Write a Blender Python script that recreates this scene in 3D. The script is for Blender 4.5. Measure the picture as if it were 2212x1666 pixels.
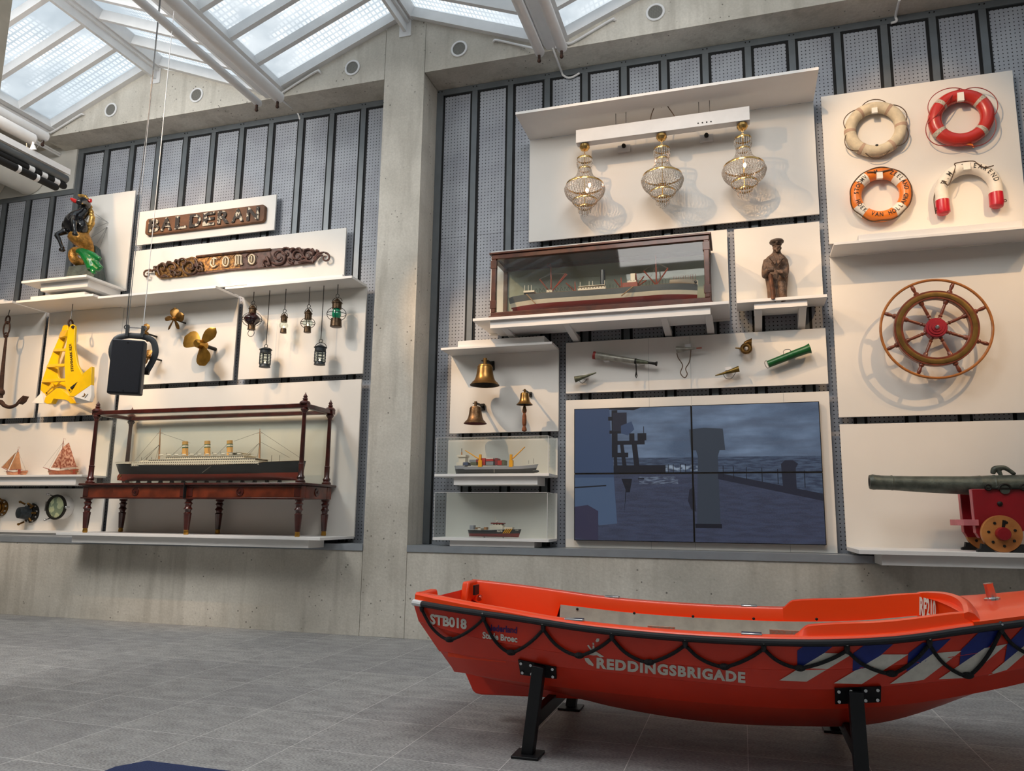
import bpy, bmesh, math, random, mathutils.geometry
from math import sin, cos, pi, radians as rad
from mathutils import Vector, Matrix
random.seed(7)
S = bpy.context.scene
for _o in list(bpy.data.objects): bpy.data.objects.remove(_o)
COL = S.collection
# ------------------------------------------------------------------ camera
IW, IH = 2212, 1666
FPX, PPX, PPY = 1568.187, 40.0, 35.1
CAMP = Vector((3.9423, -7.5931, 1.2617))
_y, _p, _r = 0.281317, 0.157876, -0.010483
RM = Matrix.Rotation(_y, 3, 'Z') @ Matrix.Rotation(_p, 3, 'X') @ Matrix.Rotation(_r, 3, 'Y')
cam = bpy.data.cameras.new('camera'); camo = bpy.data.objects.new('camera', cam); COL.objects.link(camo)
cx_, cy_, cz_ = RM.col[0], RM.col[1], RM.col[2]
Mw = Matrix.Identity(4)
for i in range(3):
    Mw[i][0], Mw[i][1], Mw[i][2], Mw[i][3] = cx_[i], cz_[i], -cy_[i], CAMP[i]
camo.matrix_world = Mw
cam.sensor_width = 36; cam.sensor_fit = 'HORIZONTAL'; cam.lens = FPX / IW * 36
cam.shift_x = -PPX / IW; cam.shift_y = PPY / IW; cam.clip_end = 200
S.camera = camo
def ray(px, py): return RM @ Vector(((px - IW/2 - PPX)/FPX, 1, -(py - IH/2 - PPY)/FPX))
def at(px, py, y):                       # where a sight line meets the upright plane at depth y
    d = ray(px, py); return CAMP + d*((y - CAMP.y)/d.y)
def atx(px, py, x):
    d = ray(px, py); return CAMP + d*((x - CAMP.x)/d.x)
def atz(px, py, z):
    d = ray(px, py); return CAMP + d*((z - CAMP.z)/d.z)
# ------------------------------------------------------------------ exposure, world, lamps
S.view_settings.view_transform = 'Standard'; S.view_settings.look = 'None'
S.view_settings.gamma = 1; S.view_settings.exposure = 0.0; S.view_settings.use_curve_mapping = False
S.cycles.max_bounces = 8; S.cycles.transparent_max_bounces = 16; S.cycles.caustics_reflective = False; S.cycles.caustics_refractive = False
S.cycles.sample_clamp_indirect = 6
def lin(r, g, b):
    f = lambda c: (c/12.92 if c <= .04045 else ((c+.055)/1.055)**2.4)
    return (f(r/255), f(g/255), f(b/255), 1)
W = bpy.data.worlds.new('sky'); S.world = W; W.use_nodes = True
nt = W.node_tree; nt.nodes.clear()
_o = nt.nodes.new('ShaderNodeOutputWorld'); _b = nt.nodes.new('ShaderNodeBackground')
_tc = nt.nodes.new('ShaderNodeTexCoord'); _n = nt.nodes.new('ShaderNodeTexNoise'); _cr = nt.nodes.new('ShaderNodeValToRGB')
_n.inputs['Scale'].default_value = 4.0; _n.inputs['Detail'].default_value = 4
_cr.color_ramp.elements[0].position = .38; _cr.color_ramp.elements[0].color = (.42, .50, .56, 1)
_cr.color_ramp.elements[1].position = .62; _cr.color_ramp.elements[1].color = (1, 1, 1, 1)
nt.links.new(_tc.outputs['Generated'], _n.inputs['Vector']); nt.links.new(_n.outputs['Fac'], _cr.inputs['Fac'])
nt.links.new(_cr.outputs['Color'], _b.inputs['Color']); nt.links.new(_b.outputs['Background'], _o.inputs['Surface'])
_b.inputs['Strength'].default_value = 1.9
def lamp(name, kind, loc, aim, energy, color, **k):
    l = bpy.data.lights.new(name, kind); o = bpy.data.objects.new(name, l); COL.objects.link(o)
    o.location = loc; d = Vector(aim) - Vector(loc); o.rotation_euler = d.to_track_quat('-Z', 'Y').to_euler()
    l.energy = energy; l.color = color
    for a, b in k.items(): setattr(l, a, b)
    return o
WARM = (1, .62, .31)
def spot(loc, aim, e, ang=48, col=WARM): lamp('spot_lamp', 'SPOT', loc, aim, e, col, spot_size=rad(ang), spot_blend=.75, shadow_soft_size=.03)
spot((-5.3, -3.0, 5.55), (-5.3, 0, 3.1), 230, 50)
spot((-5.2, -2.9, 5.6), (-4.2, 0, 3.2), 290, 36)
spot((-4.6, -2.8, 6.2), (-2.6, 0, 3.2), 650, 36)
spot((-4.4, -3.2, 6.25), (-3.9, 0, 4.9), 200, 30)
spot((-3.0, -3.2, 6.25), (-2.8, 0, 4.6), 200, 44)
spot((-2.2, -3.0, 6.25), (-1.0, 0, 3.3), 260, 36)
spot((-5.0, -3.2, 5.6), (-5.0, 0, 1.9), 240, 36)
spot((-1.6, -3.6, 6.2), (-2.3, 0, 2.2), 420, 40)
spot((-1.0, -3.0, 6.2), (1.75, 0, 2.55), 720, 26)
spot((0.6, -3.4, 6.2), (3.6, 0, 2.9), 430, 34)
spot((3.2, -3.2, 6.2), (4.45, 0, 3.7), 300, 26)
spot((4.2, -3.2, 6.3), (5.75, 0, 4.9), 330, 34)
spot((7.6, -3.2, 6.2), (5.6, 0, 3.1), 430, 36)
spot((8.4, -3.0, 6.0), (6.3, 0, 1.8), 160, 40)
spot((1.2, -3.2, 6.2), (3.6, 0, 4.6), 190, 44)
# added area fills under the roof, unseen, to brighten the wall and floor
lamp('fill_light', 'AREA', (-3.0, -4.4, 6.3), (-2.4, 0, 2.2), 150, (1, .97, .93), size=2.2)
lamp('fill_light', 'AREA', (3.2, -4.6, 6.3), (3.2, 0, 2.2), 120, (1, .97, .93), size=2.2)
lamp('fill_light', 'AREA', (-2.6, -5.6, 6.2), (-2.4, -4.2, 0), 150, (1, .97, .93), size=2.2)
# ------------------------------------------------------------------ mesh builder
ORG = {}
def org(o): return ORG.get(o.name, Vector((0, 0, 0))) if o else Vector((0, 0, 0))
def basis(ax, up=None):
    a = Vector(ax).normalized(); u = Vector(up) if up else (Vector((0, 0, 1)) if abs(a.z) < .9 else Vector((1, 0, 0)))
    b = a.cross(u).normalized(); c = b.cross(a).normalized(); return a, b, c
class MB:
    def __init__(s): s.v = []; s.f = []
    def add(s, vs, fs):
        n = len(s.v); s.v += [Vector(v) for v in vs]; s.f += [[i+n for i in f] for f in fs]; return s
    def box(s, x0, x1, y0, y1, z0, z1):
        return s.add([(x, y, z) for x in (x0, x1) for y in (y0, y1) for z in (z0, z1)],
                     [(0,1,3,2),(4,6,7,5),(0,4,5,1),(2,3,7,6),(0,2,6,4),(1,5,7,3)])
    def beam(s, a, b, w, h, up=None):       # square bar from a to b, w across, h along up
        a, b = Vector(a), Vector(b); d, p, q = basis(b-a, up)
        vs = [e + p*i*w/2 + q*j*h/2 for e in (a, b) for i, j in ((-1,-1),(1,-1),(1,1),(-1,1))]
        return s.add(vs, [(0,1,2,3),(7,6,5,4),(0,4,5,1),(1,5,6,2),(2,6,7,3),(3,7,4,0)])
    def prism(s, pts, d):                    # planar outline pushed along vector d
        n = len(pts); d = Vector(d); pts = [Vector(p) for p in pts]
        return s.add(pts + [p+d for p in pts], [list(range(n))[::-1], list(range(n, 2*n))] + [(i, (i+1) % n, (i+1) % n + n, i+n) for i in range(n)])
    def rings(s, R, cap=True, closed=False, wrap=True):
        n = len(R[0]); k0 = len(s.v); s.v += [Vector(p) for r in R for p in r]; m = len(R)
        for i in range(m if closed else m-1):
            a, b = k0+i*n, k0+((i+1) % m)*n
            for j in range(n if wrap else n-1): s.f.append([a+j, a+(j+1) % n, b+(j+1) % n, b+j])
        if cap and not closed:
            s.f.append([k0+j for j in range(n)][::-1]); s.f.append([k0+(m-1)*n+j for j in range(n)])
        return s
    def tube(s, pts, r, seg=8, closed=False, cap=True, flat=None):
        pts = [Vector(p) for p in pts]; n = len(pts); R = []; q = None
        for i, p in enumerate(pts):
            t = (pts[(i+1) % n]-pts[i-1]) if closed else (pts[min(i+1, n-1)]-pts[max(i-1, 0)])
            if t.length < 1e-9: t = Vector((0, 0, 1))
            t.normalize()
            if q is None: q = basis(t)[1]
            q = q - t*q.dot(t)
            if q.length < 1e-6: q = basis(t)[1]
            q.normalize(); w = t.cross(q); rr = r[i] if isinstance(r, list) else r
            ra, rb = rr if isinstance(rr, (list, tuple)) else (rr, rr)
            R.append([p + q*cos(2*pi*k/seg)*ra + w*sin(2*pi*k/seg)*rb for k in range(seg)])
        return s.rings(R, cap, closed)
    def lathe(s, prof, o, ax=(0, 0, 1), seg=24, cap=True):   # prof: (radius, distance along ax)
        o = Vector(o); a, b, c = basis(ax)
        return s.rings([[o + a*h + b*cos(2*pi*k/seg)*max(r, 1e-4) + c*sin(2*pi*k/seg)*max(r, 1e-4) for k in range(seg)] for r, h in prof], cap)
    def cyl(s, a, b, r, seg=16, r2=None):
        a, b = Vector(a), Vector(b); return s.lathe([(r, 0), (r2 if r2 is not None else r, (b-a).length)], a, b-a, seg)
    def torus(s, c, ax, R, r, seg=36, rs=10, a0=0, a1=2*pi, R2=None, up=None):
        a, b, e = basis(ax, up); c = Vector(c); full = abs(a1-a0-2*pi) < 1e-6; n = seg + (0 if full else 1); R2 = R2 or R
        rg = []
        for i in range(n):
            t = a0+(a1-a0)*i/seg; d = b*cos(t)*R+e*sin(t)*R2; u = (b*cos(t)+e*sin(t))
            rg.append([c+d+u*cos(2*pi*k/rs)*r+a*sin(2*pi*k/rs)*r for k in range(rs)])
        return s.rings(rg, True, full)
    def ball(s, c, r, seg=16, rg=10, rot=None):
        c = Vector(c); r = (r, r, r) if not isinstance(r, (list, tuple)) else r; R = []
        for i in range(rg+1):
            t = pi*i/rg; R.append([Vector((r[0]*max(sin(t), 1e-3)*cos(2*pi*k/seg), r[1]*max(sin(t), 1e-3)*sin(2*pi*k/seg), -r[2]*cos(t))) for k in range(seg)])
        if rot: R = [[rot @ p for p in q] for q in R]
        return s.rings([[c+p for p in q] for q in R], True)
    def build(s, name, mat, parent=None, ang=35, bevel=0, remesh=0, label=None, origin=None, tri=False, fix=True):
        o0 = Vector(origin) if origin is not None else org(parent)
        me = bpy.data.meshes.new(name); me.from_pydata([v-o0 for v in s.v], [], s.f)
        bm = bmesh.new(); bm.from_mesh(me)
        if fix: bmesh.ops.recalc_face_normals(bm, faces=bm.faces)
        if tri: bmesh.ops.triangulate(bm, faces=[f for f in bm.faces if len(f.verts) > 4])
        bm.to_mesh(me); bm.free()
        for p in me.polygons: p.use_smooth = True
        me.set_sharp_from_angle(angle=rad(ang))
        o = bpy.data.objects.new(name, me); COL.objects.link(o)
        for m in (mat if isinstance(mat, (list, tuple)) else [mat]): me.materials.append(m)
        if remesh:
            md = o.modifiers.new('r', 'REMESH'); md.mode = 'VOXEL'; md.voxel_size = remesh; md.use_smooth_shade = True
            sm = o.modifiers.new('s', 'SMOOTH'); sm.factor = .5; sm.iterations = 4
        if bevel:
            md = o.modifiers.new('b', 'BEVEL'); md.width = bevel; md.segments = 2; md.limit_method = 'ANGLE'
        if parent: o.parent = parent
        else: o.location = o0
        ORG[o.name] = o0
        if label: o['label'] = label
        return o
def T(name, label, cat, loc, group=None):
    o = bpy.data.objects.new(name, None); COL.objects.link(o); o.location = loc; o.empty_display_size = .1
    ORG[o.name] = Vector(loc); o['label'] = label; o['category'] = cat
    if group: o['group'] = group
    return o
def tag(o, label, cat, group=None, kind=None):
    o['label'] = label; o['category'] = cat
    if group: o['group'] = group
    if kind: o['kind'] = kind
    return o
def struct(mb, name, mat, **k):
    o = mb.build(name, mat, **k); o['kind'] = 'structure'; return o
def kids(o): return [c for c in bpy.data.objects if c.parent == o]
def dup(root, loc, label=None, group=None, rot=None, scale=None):
    r = root.copy(); COL.objects.link(r); r.location = loc; ORG[r.name] = Vector(loc)
    if label: r['label'] = label
    if group: r['group'] = group
    if rot is not None: r.rotation_euler = rot
    if scale: r.scale = (scale, scale, scale)
    for ch in kids(root):
        c = ch.copy(); COL.objects.link(c); c.parent = r
        for g in kids(ch):
            d = g.copy(); COL.objects.link(d); d.parent = c
    return r
def textmesh(txt, size=1.0, bold=0.0, extrude=0.0, space=1.0, align='CENTER'):
    cu = bpy.data.curves.new('t', 'FONT'); cu.body = txt; cu.size = size; cu.offset = bold; cu.extrude = extrude
    cu.space_character = space; cu.align_x = align; cu.align_y = 'CENTER'; cu.resolution_u = 3
    o = bpy.data.objects.new('t', cu); COL.objects.link(o); bpy.context.view_layer.update()
    me = bpy.data.meshes.new_from_object(o); bpy.data.objects.remove(o); bpy.data.curves.remove(cu)
    bm = bmesh.new(); bm.from_mesh(me); bmesh.ops.remove_doubles(bm, verts=bm.verts, dist=1e-5)
    vs = [v.co.copy() for v in bm.verts]; fs = [[v.index for v in f.verts] for f in bm.faces]
    bm.free(); bpy.data.meshes.remove(me); return vs, fs
def finer(vs, fs, n=1):
    bm = bmesh.new(); V = [bm.verts.new(v) for v in vs]
    for f in fs:
        try: bm.faces.new([V[i] for i in f])
        except ValueError: pass
    bmesh.ops.triangulate(bm, faces=bm.faces)
    for _ in range(n): bmesh.ops.subdivide_edges(bm, edges=bm.edges, cuts=1, use_grid_fill=True)
    bm.verts.index_update(); r = [v.co.copy() for v in bm.verts], [[v.index for v in f.verts] for f in bm.faces]; bm.free(); return r
def arc(c, R, a0, a1, n, ax='xz'):
    return [Vector((c[0]+R*cos(a0+(a1-a0)*i/n), c[1], c[2]+R*sin(a0+(a1-a0)*i/n))) for i in range(n+1)]
def spline(pts, n=8):                      # smooth path through the points
    P = [Vector(p) for p in pts]; out = []
    for i in range(len(P)-1):
        a, b, c, d = P[max(i-1, 0)], P[i], P[i+1], P[min(i+2, len(P)-1)]
        for k in range(n):
            t = k/n; out.append(.5*((2*b)+(c-a)*t+(2*a-5*b+4*c-d)*t*t+(3*b-a-3*c+d)*t**3))
    return out + [P[-1]]
def lerp_list(vals, n): # resample scalars (or pairs) to n
    out = []
    for i in range(n):
        t = i/(n-1)*(len(vals)-1); k = min(int(t), len(vals)-2); f = t-k; a, b = vals[k], vals[k+1]
        out.append(tuple(x+(y-x)*f for x, y in zip(a, b)) if isinstance(a, tuple) else a+(b-a)*f)
    return out
def limb(mb, pts, rs, n=8, seg=12):
    p = spline(pts, n); return mb.tube(p, lerp_list(rs, len(p)), seg)
# ------------------------------------------------------------------ materials
def nodes(name):
    m = bpy.data.materials.new(name); m.use_nodes = True; t = m.node_tree
    return m, t, t.nodes['Principled BSDF']
def mat(name, rgb, rough=.5, metal=0, var=.12, scale=8, bump=0, rgb2=None, spec=None, alpha=None, emit=None, coat=0, bscale=None, lo=.35, hi=.65):
    m, t, b = nodes(name); c = lin(*rgb)
    tc = t.nodes.new('ShaderNodeTexCoord'); n = t.nodes.new('ShaderNodeTexNoise'); n.inputs['Scale'].default_value = scale; n.inputs['Detail'].default_value = 5
    r = t.nodes.new('ShaderNodeValToRGB'); r.color_ramp.elements[0].position = lo; r.color_ramp.elements[1].position = hi
    c2 = lin(*rgb2) if rgb2 else tuple(min(1, x*(1+var)) for x in c[:3])+(1,)
    r.color_ramp.elements[0].color = c if rgb2 else tuple(x*(1-var) for x in c[:3])+(1,); r.color_ramp.elements[1].color = c2
    t.links.new(tc.outputs['Object'], n.inputs['Vector']); t.links.new(n.outputs['Fac'], r.inputs['Fac']); t.links.new(r.outputs['Color'], b.inputs['Base Color'])
    b.inputs['Roughness'].default_value = rough; b.inputs['Metallic'].default_value = metal
    if spec is not None: b.inputs['Specular IOR Level'].default_value = spec
    if coat: b.inputs['Coat Weight'].default_value = coat; b.inputs['Coat Roughness'].default_value = .08
    if emit: b.inputs['Emission Color'].default_value = lin(*emit[0]); b.inputs['Emission Strength'].default_value = emit[1]
    if bump:
        bn = t.nodes.new('ShaderNodeBump'); bn.inputs['Strength'].default_value = bump; bn.inputs['Distance'].default_value = .01
        n2 = t.nodes.new('ShaderNodeTexNoise'); n2.inputs['Scale'].default_value = bscale or scale*4; n2.inputs['Detail'].default_value = 4
        t.links.new(tc.outputs['Object'], n2.inputs['Vector']); t.links.new(n2.outputs['Fac'], bn.inputs['Height']); t.links.new(bn.outputs['Normal'], b.inputs['Normal'])
    return m
def N(t, kind, **k):
    n = t.nodes.new(kind)
    for a, v in k.items(): setattr(n, a, v)
    return n
def math_(t, op, a, b=None, c=None):
    n = N(t, 'ShaderNodeMath', operation=op)
    for i, x in enumerate((a, b, c)):
        if x is None: continue
        if isinstance(x, (int, float)): n.inputs[i].default_value = x
        else: t.links.new(x, n.inputs[i])
    return n.outputs[0]
def mixc(t, f, a, b):
    n = N(t, 'ShaderNodeMix', data_type='RGBA')
    for s, x in ((n.inputs[0], f), (n.inputs[6], a), (n.inputs[7], b)):
        if isinstance(x, (int, float, tuple)): s.default_value = x
        else: t.links.new(x, s)
    return n.outputs[2]
def xyz(t, what='Object'):
    tc = N(t, 'ShaderNodeTexCoord'); s = N(t, 'ShaderNodeSeparateXYZ'); t.links.new(tc.outputs[what], s.inputs[0]); return tc.outputs[what], s.outputs
def noise(t, vec, scale, detail=4, lo=.4, hi=.6):
    n = N(t, 'ShaderNodeTexNoise'); n.inputs['Scale'].default_value = scale; n.inputs['Detail'].default_value = detail
    t.links.new(vec, n.inputs['Vector']); mr = N(t, 'ShaderNodeMapRange'); mr.inputs[1].default_value = lo; mr.inputs[2].default_value = hi
    t.links.new(n.outputs['Fac'], mr.inputs[0]); return mr.outputs[0]
def band(t, v, lo, hi): return math_(t, 'MULTIPLY', math_(t, 'GREATER_THAN', v, lo), math_(t, 'LESS_THAN', v, hi))
def glassmat(name, tint=(235, 240, 238), refl=.06, haze=0.0):
    m = bpy.data.materials.new(name); m.use_nodes = True; t = m.node_tree; t.nodes.clear()
    o = N(t, 'ShaderNodeOutputMaterial'); tr = N(t, 'ShaderNodeBsdfTransparent'); gl = N(t, 'ShaderNodeBsdfGlossy'); mx = N(t, 'ShaderNodeMixShader')
    tr.inputs[0].default_value = lin(*tint); gl.inputs['Roughness'].default_value = .03
    fr = N(t, 'ShaderNodeLayerWeight'); fr.inputs['Blend'].default_value = .5
    f = math_(t, 'ADD', refl, math_(t, 'MULTIPLY', math_(t, 'POWER', fr.outputs['Facing'], 5.0), .6))
    t.links.new(f, mx.inputs[0]); t.links.new(tr.outputs[0], mx.inputs[1]); t.links.new(gl.outputs[0], mx.inputs[2]); last = mx.outputs[0]
    if haze:
        d = N(t, 'ShaderNodeBsdfDiffuse'); d.inputs[0].default_value = (.8, .82, .78, 1); m2 = N(t, 'ShaderNodeMixShader'); m2.inputs[0].default_value = haze
        t.links.new(last, m2.inputs[1]); t.links.new(d.outputs[0], m2.inputs[2]); last = m2.outputs[0]
    t.links.new(last, o.inputs['Surface']); return m
# wall, floor, concrete
def concrete(name, a, b):
    m, t, B = nodes(name); v, s = xyz(t)
    f = noise(t, v, 1.1, 6, .35, .65); c = mixc(t, f, lin(*a), lin(*b))
    vo = N(t, 'ShaderNodeTexVoronoi'); vo.inputs['Scale'].default_value = 14; vo.inputs['Randomness'].default_value = 1; t.links.new(v, vo.inputs['Vector'])
    pits = math_(t, 'MULTIPLY', math_(t, 'LESS_THAN', vo.outputs['Distance'], .13), noise(t, v, 3, 2, .5, .6))
    c = mixc(t, math_(t, 'MULTIPLY', pits, .75), c, lin(70, 66, 58))
    c = mixc(t, math_(t, 'MULTIPLY', noise(t, v, 45, 3, .3, .8), .18), c, lin(95, 90, 80))
    mp = N(t, 'ShaderNodeMapping'); mp.inputs['Scale'].default_value = (3.2, 3.2, .35); t.links.new(v, mp.inputs[0])
    c = mixc(t, math_(t, 'MULTIPLY', noise(t, mp.outputs[0], 2.4, 6, .5, .75), .38), c, lin(120, 113, 100))
    t.links.new(c, B.inputs['Base Color']); B.inputs['Roughness'].default_value = .8
    bn = N(t, 'ShaderNodeBump'); bn.inputs['Strength'].default_value = .25; bn.inputs['Distance'].default_value = .008
    t.links.new(noise(t, v, 30, 5, .2, .8), bn.inputs['Height']); t.links.new(bn.outputs[0], B.inputs['Normal']); return m
MT = {}
MT['concrete'] = concrete('concrete', (186, 181, 170), (217, 212, 201))
def pegmat():
    m, t, B = nodes('perforated_board'); v, s = xyz(t); P = .0405
    fx = math_(t, 'SUBTRACT', math_(t, 'FRACT', math_(t, 'DIVIDE', math_(t, 'ADD', s[0], 20.0), P)), .5)
    fz = math_(t, 'SUBTRACT', math_(t, 'FRACT', math_(t, 'DIVIDE', s[2], P)), .5)
    d = math_(t, 'SQRT', math_(t, 'ADD', math_(t, 'MULTIPLY', fx, fx), math_(t, 'MULTIPLY', fz, fz)))
    h = math_(t, 'LESS_THAN', d, .155)
    seam = math_(t, 'MAXIMUM', band(t, s[2], 4.517, 4.523), band(t, s[2], 2.72, 2.726))
    c = mixc(t, noise(t, v, 2.5, 3), lin(150, 154, 163), lin(163, 168, 176))
    c = mixc(t, math_(t, 'MULTIPLY', seam, .6), c, lin(70, 72, 76))
    c = mixc(t, h, c, lin(28, 29, 32)); t.links.new(c, B.inputs['Base Color']); B.inputs['Roughness'].default_value = .6; return m
MT['peg'] = pegmat()
def floormat():
    m, t, B = nodes('granite_tiles'); v, s = xyz(t); gx, gy = .605, .615
    ux = math_(t, 'DIVIDE', math_(t, 'ADD', s[0], 20*gx-1.51), gx); uy = math_(t, 'DIVIDE', math_(t, 'ADD', s[1], 30*gy+1.41), gy)
    fx = math_(t, 'FRACT', ux); fy = math_(t, 'FRACT', uy)
    joint = math_(t, 'MAXIMUM', math_(t, 'LESS_THAN', fx, .006), math_(t, 'LESS_THAN', fy, .006))
    cid = N(t, 'ShaderNodeCombineXYZ'); t.links.new(math_(t, 'FLOOR', ux), cid.inputs[0]); t.links.new(math_(t, 'FLOOR', uy), cid.inputs[1])
    wn = N(t, 'ShaderNodeTexWhiteNoise'); t.links.new(cid.outputs[0], wn.inputs['Vector'])
    mp = N(t, 'ShaderNodeMapping'); mp.inputs['Scale'].default_value = (1.0, 2.2, 1); mp.inputs['Rotation'].default_value = (0, 0, .5); t.links.new(v, mp.inputs[0])
    f = math_(t, 'ADD', math_(t, 'MULTIPLY', noise(t, mp.outputs[0], 60, 5, .25, .75), .75), math_(t, 'MULTIPLY', noise(t, mp.outputs[0], 5, 5, .3, .7), .25))
    c = mixc(t, f, lin(68, 68, 69), lin(200, 199, 197))
    c = mixc(t, math_(t, 'MULTIPLY', wn.outputs['Value'], .30), c, lin(100, 100, 106))
    c = mixc(t, math_(t, 'MULTIPLY', joint, .8), c, lin(225, 223, 220)); t.links.new(c, B.inputs['Base Color'])
    B.inputs['Roughness'].default_value = .55; B.inputs['Specular IOR Level'].default_value = .35
    bn = N(t, 'ShaderNodeBump'); bn.inputs['Strength'].default_value = .15; bn.inputs['Distance'].default_value = .004
    t.links.new(f, bn.inputs['Height']); t.links.new(bn.outputs[0], B.inputs['Normal']); return m
MT['floor'] = floormat()
def frit():
    m = bpy.data.materials.new('fritted_glass'); m.use_nodes = True; t = m.node_tree; t.nodes.clear(); v, s = xyz(t, 'UV')
    o = N(t, 'ShaderNodeOutputMaterial'); P = .075
    fx = math_(t, 'SUBTRACT', math_(t, 'FRACT', math_(t, 'DIVIDE', s[0], P)), .5); fy = math_(t, 'SUBTRACT', math_(t, 'FRACT', math_(t, 'DIVIDE', s[1], P*.7)), .5)
    d = math_(t, 'MAXIMUM', math_(t, 'ABSOLUTE', fx), math_(t, 'MULTIPLY', math_(t, 'ABSOLUTE', fy), 1.0))
    dots = math_(t, 'LESS_THAN', d, .33)
    tr = N(t, 'ShaderNodeBsdfTransparent'); tl = N(t, 'ShaderNodeBsdfTranslucent'); tr.inputs[0].default_value = (.93, .96, .97, 1); tl.inputs[0].default_value = (.40, .44, .47, 1)
    mx = N(t, 'ShaderNodeMixShader'); zone = noise(t, v, .9, 3, .42, .55); soft = noise(t, v, 2.2, 4, .35, .7)
    t.links.new(math_(t, 'ADD', math_(t, 'ADD', .10, math_(t, 'MULTIPLY', soft, .28)), math_(t, 'MULTIPLY', math_(t, 'MULTIPLY', dots, zone), .52)), mx.inputs[0])
    t.links.new(tl.outputs[0], mx.inputs[1]); t.links.new(tr.outputs[0], mx.inputs[2]); t.links.new(mx.outputs[0], o.inputs['Surface']); return m
MT['frit'] = frit()
MT['white'] = mat('white_board', (226, 223, 217), .55, var=.02, scale=2)
MT['shelf'] = mat('white_shelf', (234, 232, 229), .45, var=.02, scale=3)
MT['steelwhite'] = mat('white_steel', (222, 222, 222), .35, var=.03)
MT['slat'] = mat('grey_metal', (104, 110, 114), .4, .3, var=.06)
MT['sill'] = mat('sill_metal', (142, 148, 154), .4, .2, var=.05)
MT['black'] = mat('black_gap', (14, 15, 17), .8, var=.1)
MT['plaster'] = mat('plaster', (205, 204, 198), .8, var=.03, scale=3)
MT['rope'] = mat('black_rope', (18, 19, 22), .8, var=.3, scale=120, bump=.6, bscale=200)
MT['brass'] = mat('brass', (176, 132, 58), .28, .9, var=.2, scale=14)
MT['bronze'] = mat('dark_bronze', (120, 88, 44), .35, .85, var=.35, scale=18)
MT['gold'] = mat('polished_gold', (214, 172, 104), .16, 1, var=.05)
MT['chrome'] = mat('chrome', (205, 206, 208), .15, 1, var=.05)
MT['mahog'] = mat('mahogany', (64, 22, 16), .28, var=.45, scale=9, coat=.4)
MT['casewood'] = mat('brown_mahogany', (74, 34, 17), .35, var=.35, scale=9, coat=.2)
MT['mahog2'] = mat('red_mahogany', (104, 44, 24), .3, var=.35, scale=9, coat=.3)
MT['iron'] = mat('rusty_iron', (62, 40, 30), .7, .3, var=.4, scale=30, bump=.4)
MT['wire'] = mat('steel_wire', (120, 120, 120), .4, .8, var=.1)
MT['dark'] = mat('dark_metal', (38, 36, 33), .5, .6, var=.3, scale=30)
MT['glass'] = glassmat('clear_glass', (236, 243, 240), .05)
MT['acrylic'] = glassmat('acrylic', (250, 252, 251), .05, .012)
MT['wirebrown'] = mat('brown_cord', (84, 66, 50), .8, var=.2, scale=60)
# ================================================================== structure
YC = -.4057; ZS = 6.437
XL, XR, YB = -9.5, 10.5, -12.5
struct(MB().box(XL, XR, YB, .4, -.1, 0), 'floor', MT['floor'])
wb = MB(); wb.box(XL, -.002, 0, .3, .93, ZS-.002); wb.box(.519, XR, 0, .3, .93, ZS-.002)
struct(wb, 'wall_back', MT['peg'])
struct(MB().box(0, .517, YC, .3, .002, 7.24), 'wall_pier', MT['concrete'])
pl = MB(); pl.box(XL, -.006, YC, .3, .001, .885); pl.box(.523, XR, YC, .3, .001, .885)
struct(pl, 'wall_plinth', MT['concrete'])
struct(MB().box(XL-.3, XL, YB, .4, 0, 7.4), 'wall_left', MT['concrete'])
struct(MB().box(XR, XR+.3, YB, .4, 0, 7.4), 'wall_right', MT['concrete'])
struct(MB().box(XL-.3, XR+.3, YB-.3, YB, 0, 7.6), 'wall_front', MT['concrete'])
# gable beams with the saw-tooth top
RX = lambda k: .25 + 3.665*k
VX = lambda k: -1.58 + 3.665*k
ZV, ZR = 6.46, 7.14
def gable(x0, x1):
    pts = [(x0, ZS)]; pts2 = []
    xs = sorted([x0, x1] + [RX(k) for k in range(-3, 4) if x0 < RX(k) < x1] + [VX(k) for k in range(-3, 4) if x0 < VX(k) < x1])
    for x in xs:
        u = (x-VX(0))/3.665; f = u-math.floor(u); z = ZV+.05 + (ZR-ZV)*(1-abs(2*f-1)); pts2.append((x, z))
    return [(x1, ZS)] + pts2[::-1] + [(x0, ZS)] if False else [(x0, ZS), (x1, ZS)] + pts2[::-1]
g = MB()
for a, b in ((-5.3, -.006), (.523, XR)):
    g.prism([(x, YC, z) for x, z in gable(a, b)], (0, .7, 0))
g.box(XL, -5.3, YC, .3, 6.0, 6.46) if False else None
struct(g, 'wall_gable', MT['concrete'], tri=True)
# flat concrete ceiling left of the skylights, solid roof strips to the other sides
c = MB(); c.box(XL, -5.33, YB, .3, 6.5, 6.8)
struct(c, 'ceiling', MT['concrete'])
# white plaster strip beside the perforated wall, upper left
struct(MB().box(XL, -5.08, -.03, 0, 5.83, 6.5), 'wall_plaster', MT['plaster'])
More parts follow.
